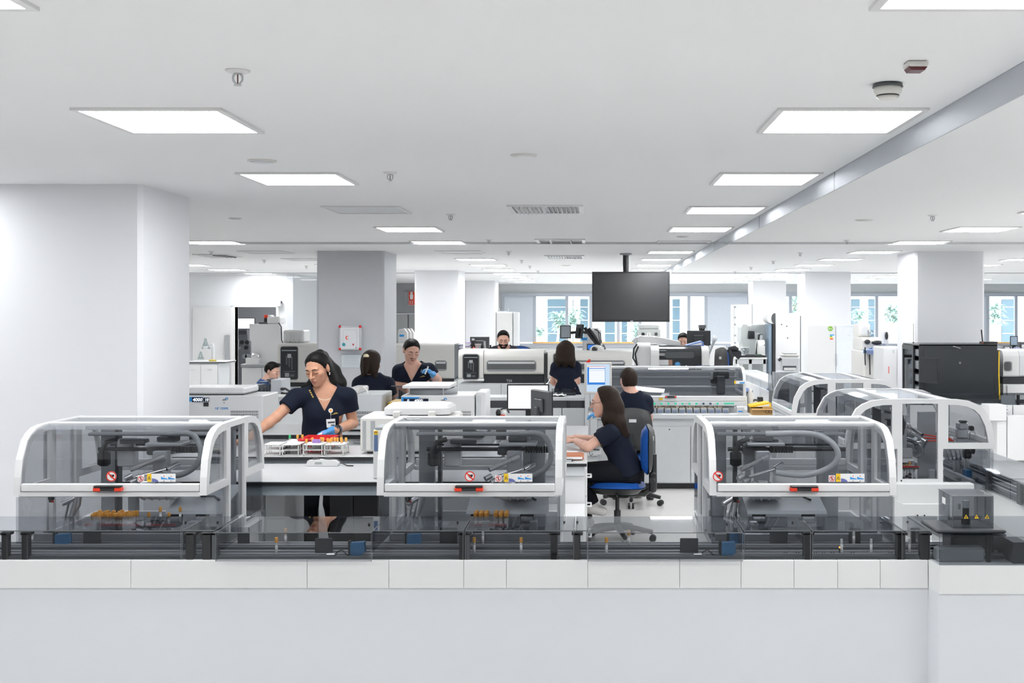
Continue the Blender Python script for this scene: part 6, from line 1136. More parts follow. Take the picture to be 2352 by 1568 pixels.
# boxes at the end of the analyzer counter
Y = 11.9; zb = az(953,Y); x0, x1 = ax(1722,Y), ax(1775,Y); r = T('side_table', 'low white table holding the cardboard box beside the wide analyzer', 'table', ((x0+x1)/2,Y+.2,0)); B('top', WHITE, r, ax(1726,Y)-.02, ax(1800,Y), Y-.02, Y+.6, zb-.03, zb); [B('leg', LGREY, r, p-.02, p+.02, Y+.02, Y+.5, 0, zb-.03) for p in (ax(1730,Y), ax(1796,Y))]
r = T('cardboard_box', 'open brown cardboard box beside the wide analyzer', 'box', ((x0+x1)/2,Y+.1,zb)); zt = az(938,Y); B('carton', CARD, r, x0+.02, x1, Y, Y+.25, zb, zt, c=.003); B('flap', CARD, r, x0+.02, x1, Y-.05, Y, zt-.012, zt-.008, c=0); B('flap', CARD, r, ax(1752,Y), x1, Y-.0, Y+.1, zt+.0, zt+.012, c=0); m = MB(); m.m = 0; [m.tube([(ax(px,Y)+.018*math.cos(t*.6),Y-.002,az(945,Y)+.018*math.sin(t*.6)) for t in range(11)],.003,4) for px in (1762,1769)]; m.build('printed_mark', mat('box print',(.16,.1,.06),.7), r)
r = T('ring_binder', 'yellow ring binder lying on the cardboard box', 'binder', ((x0+x1)/2,Y+.1,zt)); zb2 = zt+.014; MB().prism([(ax(1723,Y),zb2),(ax(1723,Y),zb2+.012),(ax(1766,Y),az(924,Y)),(ax(1772,Y),az(926,Y)),(ax(1772,Y),zb2)],'y',Y+.02,Y+.24).build('cover', YEL, r); MB().prism([(ax(1735,Y),zb2+.003),(ax(1768,Y),az(928,Y)),(ax(1768,Y),zb2+.006)],'y',Y+.015,Y+.02).build('page_block', PAPER, r)
r = T('bottle', 'white bottle with a black and white tape roll behind the yellow binder', 'bottle', (ax(1728,12.3),12.3,zb)); MB().lathe([(.03,0),(.035,.18),(.02,.22),(.018,.25),(0,.25)],(ax(1723,12.25),12.25,zb)).build('bottle', WPLAS, r); MB().cyl((ax(1734,12.3),12.3,az(926,12.3)),(ax(1734,12.3),12.25,az(926,12.3)),.05).build('tape_roll', DGREY, r); MB().cyl((ax(1734,12.3),12.249,az(926,12.3)),(ax(1734,12.3),12.245,az(926,12.3)),.03).build('tape_core', PAPER, r); B('holder', BLACK, r, ax(1742,12.3), ax(1753,12.3), 12.3, 12.4, zb, az(912,12.3))
# ------------------------------------------------------------------ left-hand background
Y = 22.8; zd = az(830,Y); x0, x1 = ax(425,Y), ax(518,Y); r = T('sink_bench', 'white sink bench with two doors by the doorway', 'bench', ((x0+x1)/2,Y,0)); B('worktop', WHITE, r, x0, x1, Y, Y+.7, zd-.01, zd); B('edge_band', DGREY, r, x0, x1-.01, Y+.005, Y+.7, zd-.035, zd-.011, c=0)
for a, b in ((425,459),(461,499)): d = B('door', WHITE, r, ax(a,Y), ax(b,Y), Y+.02, Y+.04, .06, zd-.06); B('handle', LGREY, d, ax((a+b)/2-4,Y), ax((a+b)/2+6,Y), Y+.0, Y+.02, zd-.17, zd-.15)
B('carcass', WHITE, r, x0, ax(500,Y), Y+.04, Y+.66, .02, zd-.035); B('side_panel', LGREY, r, ax(500,Y), ax(501,Y)+.02, Y+.02, Y+.66, .02, zd-.035)
r = T('lab_tap', 'white laboratory tap with twin spouts on the sink bench', 'tap', (ax(478,Y),Y+.3,zd)); MB().tube([(ax(478,Y),Y+.3,zd),(ax(478,Y),Y+.3,az(798,Y))],.035,8).build('pillar', LGREY, r); MB().tube([at(465,798,Y+.3),at(493,798,Y+.3)],.022,8).build('cross_bar', LGREY, r); MB().tube([at(483,797,Y+.3),at(483,790,Y+.3),at(490,790,Y+.3),at(490,798,Y+.3)],.014,6).build('spout', LGREY, r); m = MB().sphere(at(466,798,Y+.3),.03,8).sphere(at(480,798,Y+.28),.03,8); m.build('valve_knob', MGREY, r)
for px, py, l, h_ in ((472, 797, 'glass flask drying upside down above the tap', .3), (461, 826, 'small glass flask standing on the sink bench', .28)): r = T('glass_flask', l, 'flask', (ax(px,Y+.35),Y+.35,az(py,Y+.35))); MB().lathe([(.07,0),(.07,.02),(.03,.13),(.025,h_*.6),(.02,h_*.6),(.022,.13),(.062,.02)],(ax(px,Y+.35),Y+.35,az(py,Y+.35)),16).build('wall', acrylic('flask glass',(.85,.88,.88)), r); MB().cyl((ax(px,Y+.35),Y+.35,az(py,Y+.35)+h_*.6),(ax(px,Y+.35),Y+.35,az(py,Y+.35)+h_*.6+.01),.03).build('rim', LGREY, r)
r = T('tray', 'small yellow soap dish on the sink bench', 'dish', (ax(484,Y),Y+.1,zd)); MB().lathe([(0,0),(.07,0),(.08,.03),(.06,.012),(0,.012)],(ax(484,Y),Y+.12,zd)).build('dish', mat('olive yellow', (.45,.38,.05), .5), r); MB().sphere((ax(484,Y),Y+.12,zd+.02),.04,8,(1,1,.5)).build('soap', YEL, r)
r = T('splash_board', 'pale splash board fixed to the wall over the sink bench', 'board', (ax(478,25.9),25.9,1.2)); B('board', mat('splash white', (.86,.87,.87), .25), r, ax(445,25.9), ax(514,25.9), 25.95, 25.99, az(818,25.9), az(742,25.9)); [MB().cyl((ax(a,25.9),25.95,az(b,25.9)),(ax(a,25.9),25.93,az(b,25.9)),.02,n=8).build('fixing', LGREY, r) for a, b in ((449,744),(511,744),(511,812))]
Y = 19.2; zd = az(836,Y); x0, x1 = ax(553,Y), ax(646,Y); r = T('lab_bench', 'white bench holding the tall white device before the doorway', 'bench', ((x0+x1)/2,Y,0)); B('worktop', WHITE, r, x0, x1, Y, Y+.8, zd-.01, zd); B('edge_band', MGREY, r, x0, x1, Y+.005, Y+.8, zd-.05, zd-.011); [B('door', WHITE, r, ax(a,Y), ax(b,Y), Y+.03, Y+.05, .05, zd-.06) for a, b in ((554,600),(601,645))]; B('carcass', WHITE, r, x0+.02, x1-.02, Y+.05, Y+.75, .02, zd-.05)
r = T('tall_device', 'tall white device with a red topped beacon on the bench before the doorway', 'device', (ax(605,Y),Y+.3,zd)); MB().prism([(ax(573,Y),zd),(ax(573,Y),az(785,Y)),(ax(569,Y),az(780,Y)),(ax(569,Y),az(744,Y)),(ax(637,Y),az(744,Y)),(ax(645,Y),az(764,Y)),(ax(645,Y),zd)],'y',Y+.1,Y+.6).build('body', WHITE, r); B('top_box', WHITE, r, ax(609,Y), ax(639,Y), Y+.1, Y+.5, az(744,Y), az(727,Y), c=.02); MB().prism([(ax(607,Y),az(723,Y)),(ax(612,Y),az(723,Y)),(ax(616,Y),az(727,Y)),(ax(609,Y),az(730,Y))],'y',Y+.2,Y+.4).build('paper_flap', PAPER, r); B('top_plate', DGREY, r, ax(588,Y), ax(609,Y), Y+.15, Y+.5, az(744,Y), az(740,Y)); MB().cyl((ax(599,Y),Y+.3,az(740,Y)),(ax(599,Y),Y+.3,az(730,Y)),.033).build('beacon', BLACK, r); MB().cyl((ax(599,Y),Y+.3,az(730,Y)),(ax(599,Y),Y+.3,az(723,Y)),.033).build('beacon_light', REDH, r)
MB().tube([at(640,741,Y),at(646,750,Y),at(647,780,Y),at(650,788,Y)],.012,6).build('cable', DGREY, r); B('front_tray', WHITE, r, ax(564,Y), ax(594,Y), Y-.0, Y+.1, zd, az(822,Y)); MB().sphere((ax(585,Y),Y+.05,az(818,Y)),.06,10,(1.3,1,1)).build('chrome_dome', CHROME, r)
c = at(563, 743, 27.2); monitor('bright monitor glowing inside the dark doorway', (c.x,27.2,c.z), 45*27.2/F, 26*27.2/F, 0, SCRW, None)
Y = 27.6; r = T('equipment_tower', 'dark grey equipment tower with gauges inside the doorway', 'equipment', (ax(556,Y),Y,0)); MB().prism([(ax(541,Y),0),(ax(541,Y),az(757,Y)),(ax(567,Y),az(757,Y)),(ax(569,Y),az(783,Y)),(ax(574,Y),az(795,Y)),(ax(574,Y),0)],'y',Y,Y+.6).build('body', mat('equipment grey', (.17,.18,.20), .4), r)
for px, py, q in ((556,786,.05),(568,786,.05),(566,798,.05),(551,799,.04),(562,818,.06),(569,818,.06)): MB().cyl((ax(px,Y),Y,az(py,Y)),(ax(px,Y),Y-.03,az(py,Y)),q,n=12).build('gauge', BLACK if q == .05 else MGREY, r)
B('gauge_panel', LGREY, r, ax(541,Y), ax(549,Y), Y-.01, Y, az(794,Y), az(779,Y)); B('shelf', DGREY, r, ax(541,Y), ax(567,Y), Y-.02, Y, az(768,Y), az(758,Y))
r = T('wall_box', 'small white thermostat box above the doorway corner', 'box', (ax(640,25.9),25.95,az(697,25.9))); B('case', WPLAS, r, ax(634,25.9), ax(645,25.9), 25.88, 25.99, az(703,25.9), az(690,25.9)); B('side_plate', DGREY, r, ax(645,25.9), ax(646.5,25.9), 25.9, 25.98, az(697,25.9), az(691,25.9))
Y = 17.9; zt = az(788,Y-.3)-.0; r = T('wrapped_box', 'plastic wrapped white carton on the analyzer behind the standing woman', 'carton', (ax(675,Y),Y,zt)); B('carton', WPLAS, r, ax(650,Y), ax(698,Y), Y, Y+.4, zt, az(758,Y), c=.02); m = MB(); [m.tube([at(655+9*i,760+random.uniform(0,8),Y-.01),at(660+8*i,772,Y-.02),at(652+10*i,786,Y-.01)],.008,5) for i in range(5)]; m.build('wrap_fold', mat('wrap film', (.72,.74,.76), .2), r)
# first aid cabinet and papers on the grey column
Y = 16.2; r = T('first_aid_cabinet', 'white first aid cabinet with red corners and a red crescent on the grey column', 'cabinet', (ax(804,Y),Y-.06,az(776,Y))); x0, x1, z0, z1 = ax(779,Y-.1), ax(829,Y-.1), az(803,Y-.1), az(748,Y-.1)
B('case', LGREY, r, x0, x1, Y-.1, Y-.001, z0, z1, c=.004); B('door', mat('cabinet door white', (.74,.75,.78), .4), r, x0+.02, x1-.02, Y-.108, Y-.1, z0+.02, z1-.02)
m = MB(); m.frame([(x0+.055,z0+.05),(x1-.055,z0+.05),(x1-.055,z1-.05),(x0+.055,z1-.05)],[(x0+.06,z0+.055),(x1-.06,z0+.055),(x1-.06,z1-.055),(x0+.06,z1-.055)],lambda u,v,t:(u,t,v),Y-.110,Y-.108); m.build('door_groove', ALU, r)
for x in (x0+.012, x1-.012): MB().cyl((x,Y-.1,z0+.01),(x,Y-.1,z1-.01),.014,n=10).build('edge_profile', ALU, r)
for z in (z0+.012, z1-.012): MB().cyl((x0+.01,Y-.1,z),(x1-.01,Y-.1,z),.014,n=10).build('edge_profile', ALU, r)
for x in (x0+.012, x1-.012):
    for z in (z0+.012, z1-.012): MB().sphere((x,Y-.1,z),.022,8).build('corner_cap', RED, r)
cx_, cz_ = ax(802,Y), az(775,Y); a = arc(cx_,cz_,.028,40,320,18); b = arc(cx_+.009,cz_,.022,52,308,18); m = MB(); m.strip([(p[0],Y-.112,p[1]) for p in a],[(p[0],Y-.112,p[1]) for p in b],closed=False); m.build('red_crescent', REDH, r, fix=False)
for px, py, q, mm in ((793.5,790.5,.024,mat('teal',(.02,.25,.32),.5)),(815,790.5,.014,mat('crimson',(.45,.08,.12),.5))): m = MB(); m.cyl((ax(px,Y),Y-.108,az(py,Y)),(ax(px,Y),Y-.112,az(py,Y)),q,n=16); m.build('round_sticker', mm, r)
B('key', CHROME, r, ax(820,Y), ax(823,Y), Y-.125, Y-.108, az(799,Y), az(796,Y))
r = T('paper_sheet', 'paper sheet in a clear sleeve taped below the first aid cabinet', 'paper', (ax(806,Y),Y-.01,az(830,Y))); B('sleeve', GLASS, r, ax(783,Y), ax(831,Y), Y-.012, Y-.010, az(845,Y), az(811,Y), c=0); B('sheet', PAPER, r, ax(784,Y), ax(829,Y), Y-.004, Y-.001, az(844,Y), az(815,Y), c=0); m = MB(); [m.box(ax(790,Y), ax(824,Y), Y-.0065, Y-.0045, az(p+.6,Y), az(p,Y)) for p in (819,823,827,831,835)]; m.build('printed_line', LGREY, r)
# fire hose sign and jugs
Y = 33.8; r = T('fire_sign', 'red fire equipment sign with a white figure and the number 23', 'sign', (ax(944,Y),Y,az(684,Y))); B('upper_plate', REDH, r, ax(938.5,Y), ax(953,Y), Y+.02, Y+.05, az(688,Y), az(669.5,Y), c=0); B('lower_plate', REDH, r, ax(938.5,Y), ax(953,Y), Y+.02, Y+.05, az(700,Y), az(689,Y), c=0); B('border', PAPER, r, ax(937.5,Y), ax(954,Y), Y+.05, Y+.06, az(701,Y), az(668.5,Y), c=0)
m = MB().sphere((ax(945,Y),Y+.015,az(673,Y)),.04,10,(1,.2,1)); m.prism([(ax(941,Y),az(677,Y)),(ax(945,Y),az(675,Y)),(ax(949,Y),az(677,Y)),(ax(948,Y),az(687,Y)),(ax(942,Y),az(687,Y))],'y',Y+.01,Y+.02); m.build('figure', PAPER, r); text_mb('23', .13, (ax(939.3,Y),Y+.015,az(698,Y)), (1,0,0), (0,0,1)).build('lettering', PAPER, r)
Y = 17.9; zt = az(789,17.7); 
for i, (a, b, l) in enumerate(((915,935,'white plastic jug with a blue label on the analyzer behind the moustached man'),(929,943,'white plastic jug in the middle of the three on the analyzer'),(938,950,'white plastic jug against the white column on the analyzer'))):
    yy = Y+.12*i; r = T('plastic_jug', l, 'jug', (ax((a+b)/2,yy),yy,zt)); x0, x1 = ax(a,yy), ax(b,yy); MB().prism([(x0,zt),(x0,az(757,yy)),(x0+.02,az(755.5,yy)),(x1-.04,az(755,yy)),(x1,az(764,yy)),(x1,zt)],'y',yy,yy+.11).build('body', WPLAS, r); MB().cyl((x1-.06,yy+.05,az(756,yy)),(x1-.06,yy+.05,az(753.5,yy)),.02).build('cap', WPLAS, r)
    if i == 0: B('blue_label', SKYB, r, x0+.015, x0+.09, yy-.002, yy, az(773,yy), az(768,yy), c=0); B('print', LGREY, r, x0+.02, x0+.08, yy-.002, yy, az(764,yy), az(759,yy), c=0)
# grey acrylic device and bench by the boy
Y = 13.2; zb = az(905,Y); r = T('lab_bench', 'white bench in front of the seated boy in blue', 'bench', (ax(640,Y),Y+.3,0)); B('worktop', WHITE, r, ax(540,Y), ax(720,Y), Y-.05, Y+.75, zb-.03, zb); B('carcass', LGREY, r, ax(542,Y), ax(718,Y), Y, Y+.7, .05, zb-.03)
r = T('acrylic_enclosure', 'grey smoked acrylic box with instruments inside before the boy in blue', 'enclosure', (ax(608,Y),Y+.2,zb)); B('front_sheet', ACRB, r, ax(592,Y), ax(622,Y), Y, Y+.006, zb, az(877,Y), c=0); B('side_panel', SGREY, r, ax(622,Y), ax(646,Y), Y, Y+.4, zb, az(872,Y)); B('left_box', mat('smoked grey', (.2,.22,.24), .2), r, ax(568,Y), ax(592,Y), Y+.02, Y+.35, zb, az(885,Y)); B('top_sheet', ACRB, r, ax(592,Y), ax(622,Y), Y, Y+.4, az(877,Y)-.004, az(877,Y), c=0); m = MB(); [m.box(ax(596+6*i,Y), ax(600+6*i,Y), Y+.1, Y+.2, zb, zb+.06+.02*(i%3)) for i in range(4)]; m.build('inner_module', MGREY, r); MB().sphere((ax(612,Y),Y+.2,az(874,Y)),.03,8,(2,1,.5)).build('top_fitting', DGREY, r)
r = T('cable_coil', 'black cable and adapter lying on the bench by the grey acrylic box', 'cable', (ax(658,Y),Y,zb)); MB().tube([at(648,893,Y),at(655,892,Y-.02),at(663,897,Y),at(668,902,Y),at(655,904,Y),at(646,902,Y)],.014,6).build('cable', BLACK, r); MB().sphere(at(649,893,Y),.024,8,(1.2,.8,.8)).build('adapter', BLACK, r)
r = T('yellow_bin', 'yellow tray beside the open centrifuge, before the ponytail woman', 'tray', (ax(908,9.5),9.5,.90)); B('tray', YEL, r, ax(896,9.5), ax(920,9.5), 9.4, 9.75, .90, az(922,9.5), c=.01); B('rim', mat('dark yellow', (.62,.38,.01), .5), r, ax(895.5,9.5), ax(920.5,9.5), 9.395, 9.755, az(924,9.5), az(921.5,9.5))
r = T('smoked_cover', 'dark smoked cover between the ponytail woman and the moustached man', 'cover', (ax(912,10.3),10.3,.8)); B('sheet', ACRB, r, ax(900,10.3), ax(935,10.3), 10.28, 10.29, .8, az(886,10.3), c=0); B('frame', DGREY, r, ax(899,10.3), ax(936,10.3), 10.27, 10.3, az(888,10.3), az(885,10.3)); m = MB(); [m.box(ax(916+5*i,10.35), ax(919+5*i,10.35), 10.34, 10.4, .85, az(895+3*i,10.35)) for i in range(4)]; m.build('inner_module', DGREY, r); B('base', LGREY, r, ax(895,10.3), ax(940,10.3), 10.25, 10.7, 0, .8)
# ------------------------------------------------------------------ people: smooth implicit bodies turned into continuous meshes
def smin(a, b, k):
    if k <= 0: return np.minimum(a, b)
    h = np.clip(.5+.5*(b-a)/k, 0, 1); return b+(a-b)*h-k*h*(1-h)
def smax(a, b, k): return -smin(-a, -b, k)
def A(v): return np.array(v, float)
def cone(a, b, ra, rb, n=None, fl=1.0):
    a, b = A(a), A(b); ba = b-a; L2 = max(ba@ba, 1e-9)
    if n is not None: n = A(n)/np.linalg.norm(n)
    def f(P):
        p = P-a; t = np.clip(p@ba/L2, 0, 1); q = p-t[:, None]*ba
        if n is not None: q = q+(q@n)[:, None]*n*(fl-1)
        return np.sqrt((q*q).sum(1))-(ra+(rb-ra)*t)
    return f
def ell(c, r, R=None):
    c, r = A(c), A(r)
    def f(P):
        q = P-c
        if R is not None: q = q@R
        k0 = np.sqrt(((q/r)**2).sum(1)); k1 = np.sqrt(((q/r**2)**2).sum(1))
        return k0*(k0-1)/np.maximum(k1, 1e-6)
    return f
class Sdf:
    def __init__(s): s.o = []
    def u(s, f, k=.02): s.o.append((0, f, k)); return s
    def cut(s, f, k=.004): s.o.append((1, f, k)); return s      # keep where f < 0
    def __call__(s, P):
        d = None; ops = s.o
        if 1000 < len(P):                                        # leave out what is far from this batch of points
            c = P.mean(0); R = np.sqrt(((P-c)**2).sum(1).max())
            if R < .3:
                v = [f(c[None])[0] if op == 0 else -9 for op, f, k in ops]; m = min([x for x, o in zip(v, ops) if o[0] == 0]); ops = [o for x, o in zip(v, ops) if x <= m+2*R+o[2]+.03]
        for op, f, k in ops:
            e = f(P); d = e if d is None else (smin(d, e, k) if op == 0 else smax(d, e, k))
        return d
def net(f, lo, hi, h):
    """naive surface nets over a block-sparse grid"""
    lo, hi = A(lo), A(hi); Bk = 8; nb = np.ceil((hi-lo)/(h*Bk)).astype(int); n = nb*Bk+1
    gi = np.stack(np.meshgrid(*[np.arange(k) for k in nb], indexing='ij'), -1).reshape(-1, 3)
    cd_ = f(lo+(gi*Bk+Bk/2)*h); D = np.full(n, 1.0)
    near = np.abs(cd_) < h*Bk*.87*1.1+.014
    off = np.stack(np.meshgrid(*[np.arange(Bk+1)]*3, indexing='ij'), -1).reshape(-1, 3)
    for b in gi[~near & (cd_ < 0)]: D[b[0]*Bk:b[0]*Bk+Bk+1, b[1]*Bk:b[1]*Bk+Bk+1, b[2]*Bk:b[2]*Bk+Bk+1] = -1
    g = gi[near]; g = g[np.lexsort(((g//4)[:,2], (g//4)[:,1], (g//4)[:,0]))]
    for s in range(0, len(g), 40):
        q = g[s:s+40]; idx = (q[:, None, :]*Bk+off[None]).reshape(-1, 3); D[idx[:, 0], idx[:, 1], idx[:, 2]] = f(lo+idx*h)
    I = D < 0; c = I[:-1,:-1,:-1].astype(np.int8)*0
    for dx in (0,1):
        for dy in (0,1):
            for dz in (0,1): c += I[dx:n[0]-1+dx, dy:n[1]-1+dy, dz:n[2]-1+dz]
    act = np.argwhere((c > 0) & (c < 8)); vid = np.full(c.shape, -1, int); vid[act[:,0],act[:,1],act[:,2]] = np.arange(len(act))
    acc = np.zeros((len(act), 3)); cnt = np.zeros(len(act))
    for a0 in range(8):
        for axis in range(3):
            o0 = A([(a0>>0)&1, (a0>>1)&1, (a0>>2)&1]).astype(int)
            if o0[axis]: continue
            o1 = o0.copy(); o1[axis] = 1; p0, p1 = act+o0, act+o1
            d0, d1 = D[p0[:,0],p0[:,1],p0[:,2]], D[p1[:,0],p1[:,1],p1[:,2]]; m = (d0 < 0) != (d1 < 0)
            t = np.where(m, d0/np.where(m, d0-d1, 1), 0); acc[m] += (o0+(o1-o0)*t[:, None])[m]; cnt[m] += 1
    V_ = lo+(act+acc/np.maximum(cnt, 1)[:, None])*h; Fs = []
    for axis in range(3):
        sl = [slice(0, n[k]-1) if k == axis else slice(1, n[k]-1) for k in range(3)]; sh = list(sl); sh[axis] = slice(1, n[axis])
        a, b = I[tuple(sl)], I[tuple(sh)]; e = np.argwhere(a != b)
        if not len(e): continue
        base = e+A([0 if k == axis else 1 for k in range(3)]).astype(int); u, v = [(1,2),(2,0),(0,1)][axis]
        def at_(du, dv):
            q = base.copy(); q[:, u] -= du; q[:, v] -= dv; return vid[q[:,0], q[:,1], q[:,2]]
        quad = np.stack([at_(0,0), at_(1,0), at_(1,1), at_(0,1)], 1); fl = a[e[:,0], e[:,1], e[:,2]]
        quad[~fl] = quad[~fl][:, ::-1]; Fs.append(quad[(quad >= 0).all(1)])
    return V_, np.concatenate(Fs)
def sdf_obj(name, f, lo, hi, h, m, parent):
    v, q = net(f, lo, hi, h); me = bpy.data.meshes.new(name)
    me.vertices.add(len(v)); me.vertices.foreach_set('co', v.ravel()); me.loops.add(len(q)*4); me.loops.foreach_set('vertex_index', q.ravel().astype(np.int32))
    me.polygons.add(len(q)); me.polygons.foreach_set('loop_start', np.arange(0, len(q)*4, 4, dtype=np.int32)); me.polygons.foreach_set('loop_total', np.full(len(q), 4, np.int32))
    me.update(calc_edges=True); me.validate(); me.polygons.foreach_set('use_smooth', [True]*len(me.polygons)); me.materials.append(m)
    o = bpy.data.objects.new(name, me); COL.objects.link(o); return hang(o, parent)
def nrm(v): v = A(v); return v/np.linalg.norm(v)
# head in its own axes: x to the person's right, y forward, z up; 0.22 m from chin to crown
def head_sdf(male):
    s = Sdf(); j = 1.06 if male else 1.0
    s.u(ell((0,-.012,.030), (.072,.091,.083)), 0); s.u(ell((0,.026,-.040), (.055*j,.060,.063)), .03); s.u(ell((0,.060,-.090), (.022*j,.022,.017)), .028)
    for q in (-1, 1): s.u(ell((q*.041,.050,-.012), (.022,.022,.020)), .02)
    s.u(ell((0,.071,.028), (.050,.018,.013)), .018)
    for q in (-1, 1): s.cut(lambda P, q=q: .019-np.sqrt(((P-A((q*.031,.101,.008)))**2).sum(1)), .012)
    for q in (-1, 1): s.u(ell((q*.031,.074,.006), (.016,.0125,.0115)), .004)
    s.u(cone((0,.082,.018), (0,.107,-.022), .0065, .0105*j), .010)
    for q in (-1, 1): s.u(ell((q*.011,.092,-.025), (.008,.010,.007)), .006)
    s.u(ell((0,.085,-.050), (.021,.009,.006)), .006); s.u(ell((0,.083,-.0615), (.018,.009,.007)), .006)
    for q in (-1, 1): s.u(ell((q*.074,-.012,.0), (.009,.019,.031)), .006); 
    return s
HEADS = {m: head_sdf(m) for m in (False, True)}
def hand_sdf(s, w_, d, n, side, curl=.5, sc=1.0, infl=0.0, thumb_in=.3):
    """palm with four unequal bent fingers and a thumb from the side of the palm"""
    w_, d, n = A(w_), nrm(d), A(n); n = nrm(n-d*(n@d)); t = np.cross(d, n)*side
    s.u(cone(w_+d*.022*sc, w_+d*.075*sc, .030*sc+infl, .037*sc+infl, n, 2.1), .015)
    for o_, L, r in ((.028,.070,.0088),(.0095,.080,.0092),(-.0095,.074,.0088),(-.027,.056,.0078)):
        p = w_+d*.082*sc+t*o_*sc; dd = nrm(d+t*o_*1.5); a = 0
        for fr in (.45, .32, .25):
            a += curl*(.5 if fr == .45 else 1.0); e = dd*math.cos(a)+n*math.sin(a); q = p+e*(L*fr*sc); s.u(cone(p, q, r*sc+infl, r*.92*sc+infl), .003); p = q
    p = w_+d*.025*sc+t*.028*sc; q = p+nrm(d*.75+t*.7+n*thumb_in)*.042*sc; s.u(cone(p, q, .013*sc+infl, .0105*sc+infl), .010); s.u(cone(q, q+nrm(d*.95+t*.2+n*thumb_in*1.3)*.030*sc, .0105*sc+infl, .0085*sc+infl), .003)
def person(label, J, h, male=False, skin=SKIN, hairm=HAIRB, top=NAVY, hs=1.0, bulk=1.0, hair=None, gloves=(), curl=.5, shoes=BLACK, trous=TROUS, vneck=True, brows=True, beard=None, extra=None, sleeve=.56, grp=None):
    """J: world joints; yaw 0 faces the camera, pitch bends the face down"""
    ya, pi_ = math.radians(J['yaw']), math.radians(J.get('pitch', 0)); hc = A(J['head'])
    f = A((math.sin(ya)*math.cos(pi_), -math.cos(ya)*math.cos(pi_), -math.sin(pi_))); u = A((math.sin(ya)*math.sin(pi_), -math.cos(ya)*math.sin(pi_), math.cos(pi_))); r = np.cross(f, u)
    ro = math.radians(J.get('roll', 0)); r, u = r*math.cos(ro)+u*math.sin(ro), u*math.cos(ro)-r*math.sin(ro)
    HR = np.stack([r, f, u], 1); toW = lambda q: hc+HR@(A(q)*hs)
    nb, pv = A(J['neck']), A(J['pelvis']); sl, sr = A(J['shl']), A(J['shr']); axis = nrm(nb-pv); lat = nrm((sr-sl)-axis*((sr-sl)@axis)); fw = np.cross(axis, lat); L = np.linalg.norm(nb-pv)
    root = T('person', label, 'person', (pv[0], pv[1], 0), grp)
    HS = HEADS[male]; headf = lambda P: HS(((P-hc)@HR)/hs)*hs
    at_l = lambda t: pv+axis*(L*t)
    rw = (A((.150,.138,.152,.120)) if male else A((.158,.120,.138,.108)))*bulk
    def torso(s, e, k=.03):
        wa = .020 if e > 0 and not male else 0
        s.u(cone(at_l(.0), at_l(.36), rw[0]+e, rw[1]+e+wa, fw, 1.42), 0); s.u(cone(at_l(.36), at_l(.70), rw[1]+e+wa, rw[2]+e, fw, 1.42), k); s.u(cone(at_l(.70), at_l(.90), rw[2]+e, rw[3]+e, fw, 1.5), k)
        s.u(cone(sl, nb-axis*.02, .047*bulk+e, .052*bulk+e), .04); s.u(cone(sr, nb-axis*.02, .047*bulk+e, .052*bulk+e), .04)
        if not male:
            for q in (-1, 1): s.u(ell(at_l(.62)+fw*.068*bulk+lat*q*.066, (.056+e,.042+e,.06+e), np.stack([lat, fw, axis], 1)), .05)
    hipl, hipr = A(J.get('hipl', pv-lat*.085-axis*.03)), A(J.get('hipr', pv+lat*.085-axis*.03))
    legs = []
    for sd, hp in (('l', hipl), ('r', hipr)):
        kn = A(J.get('kn'+sd, (hp[0], hp[1]-.01, hp[2]*.53))); an = A(J.get('an'+sd, (kn[0], kn[1]+.02, .085))); toe = A(J.get('toe'+sd, an+A((fw[0]*.16, fw[1]*.16, -.05)))); legs.append((hp, kn, an, toe))
    arms = []
    for sd, sh in (('l', sl), ('r', sr)):
        el, wr = A(J['el'+sd]), A(J['wr'+sd]); arms.append((sd, sh, el, wr, A(J.get('hd'+sd, nrm(wr-el))), A(J.get('hn'+sd, (0, 0, -1)))))
    b = Sdf(); torso(b, -.004)
    b.u(cone(nb-axis*.03, toW((0,-.022,-.045)), (.058 if male else .050)*bulk, (.055 if male else .047)*hs), .03); b.u(headf, .012)
    for sd, sh, el, wr, hd, hn in arms:
        a_ = 1.12 if male else 1.0
        b.u(cone(sh, el, .045*a_*bulk, .037*a_*bulk), .02); b.u(cone(el, el+(wr-el)*.3, .037*a_*bulk, .038*a_*bulk), .012); b.u(cone(el+(wr-el)*.3, wr, .038*a_*bulk, .0255*a_), .012)
        hand_sdf(b, wr, hd, hn, 1 if sd == 'l' else -1, J.get('curl'+sd, curl), hs*.96)
    for hp, kn, an, toe in legs: b.u(cone(hp, kn, .082*bulk, .055*bulk), .03); b.u(cone(kn, an, .053*bulk, .036), .015); b.u(cone(an-A((0,0,.03)), toe, .035, .028), .02)
    pts = np.array([p for p in ([hc, nb, pv]+[x for l in legs for x in l]+[x for a in arms for x in (a[1], a[2], a[3], a[3]+nrm(a[4])*.2)])]); lo, hi = pts.min(0)-.22, pts.max(0)+.22; lo[2] = max(lo[2], -.03)
    body = sdf_obj('body', b, lo, hi, h, skin, root)
    # scrub top with V neck, open sleeves and hem
    t = Sdf(); torso(t, .015); t.u(cone(at_l(0), at_l(-.16), rw[0]+.016, rw[0]+.024, fw, 1.4), .03)
    for sd, sh, el, wr, hd, hn in arms: t.u(cone(sh, sh+(el-sh)*(sleeve+.12), .066*bulk, .064*bulk), .03)
    for sd, sh, el, wr, hd, hn in arms: 
        p, d = sh+(el-sh)*sleeve, nrm(el-sh); t.cut(lambda P, p=p, d=d, sh=sh: np.where(((P-sh)@d > 0) & (np.linalg.norm(np.cross(P-sh, d), axis=1) < .13), (P-p)@d, -1.0), 0)
    hem = at_l(-.20 if 'hem' not in J else J['hem']); t.cut(lambda P: (hem-P)@axis, 0)
    nk = nb-axis*.005
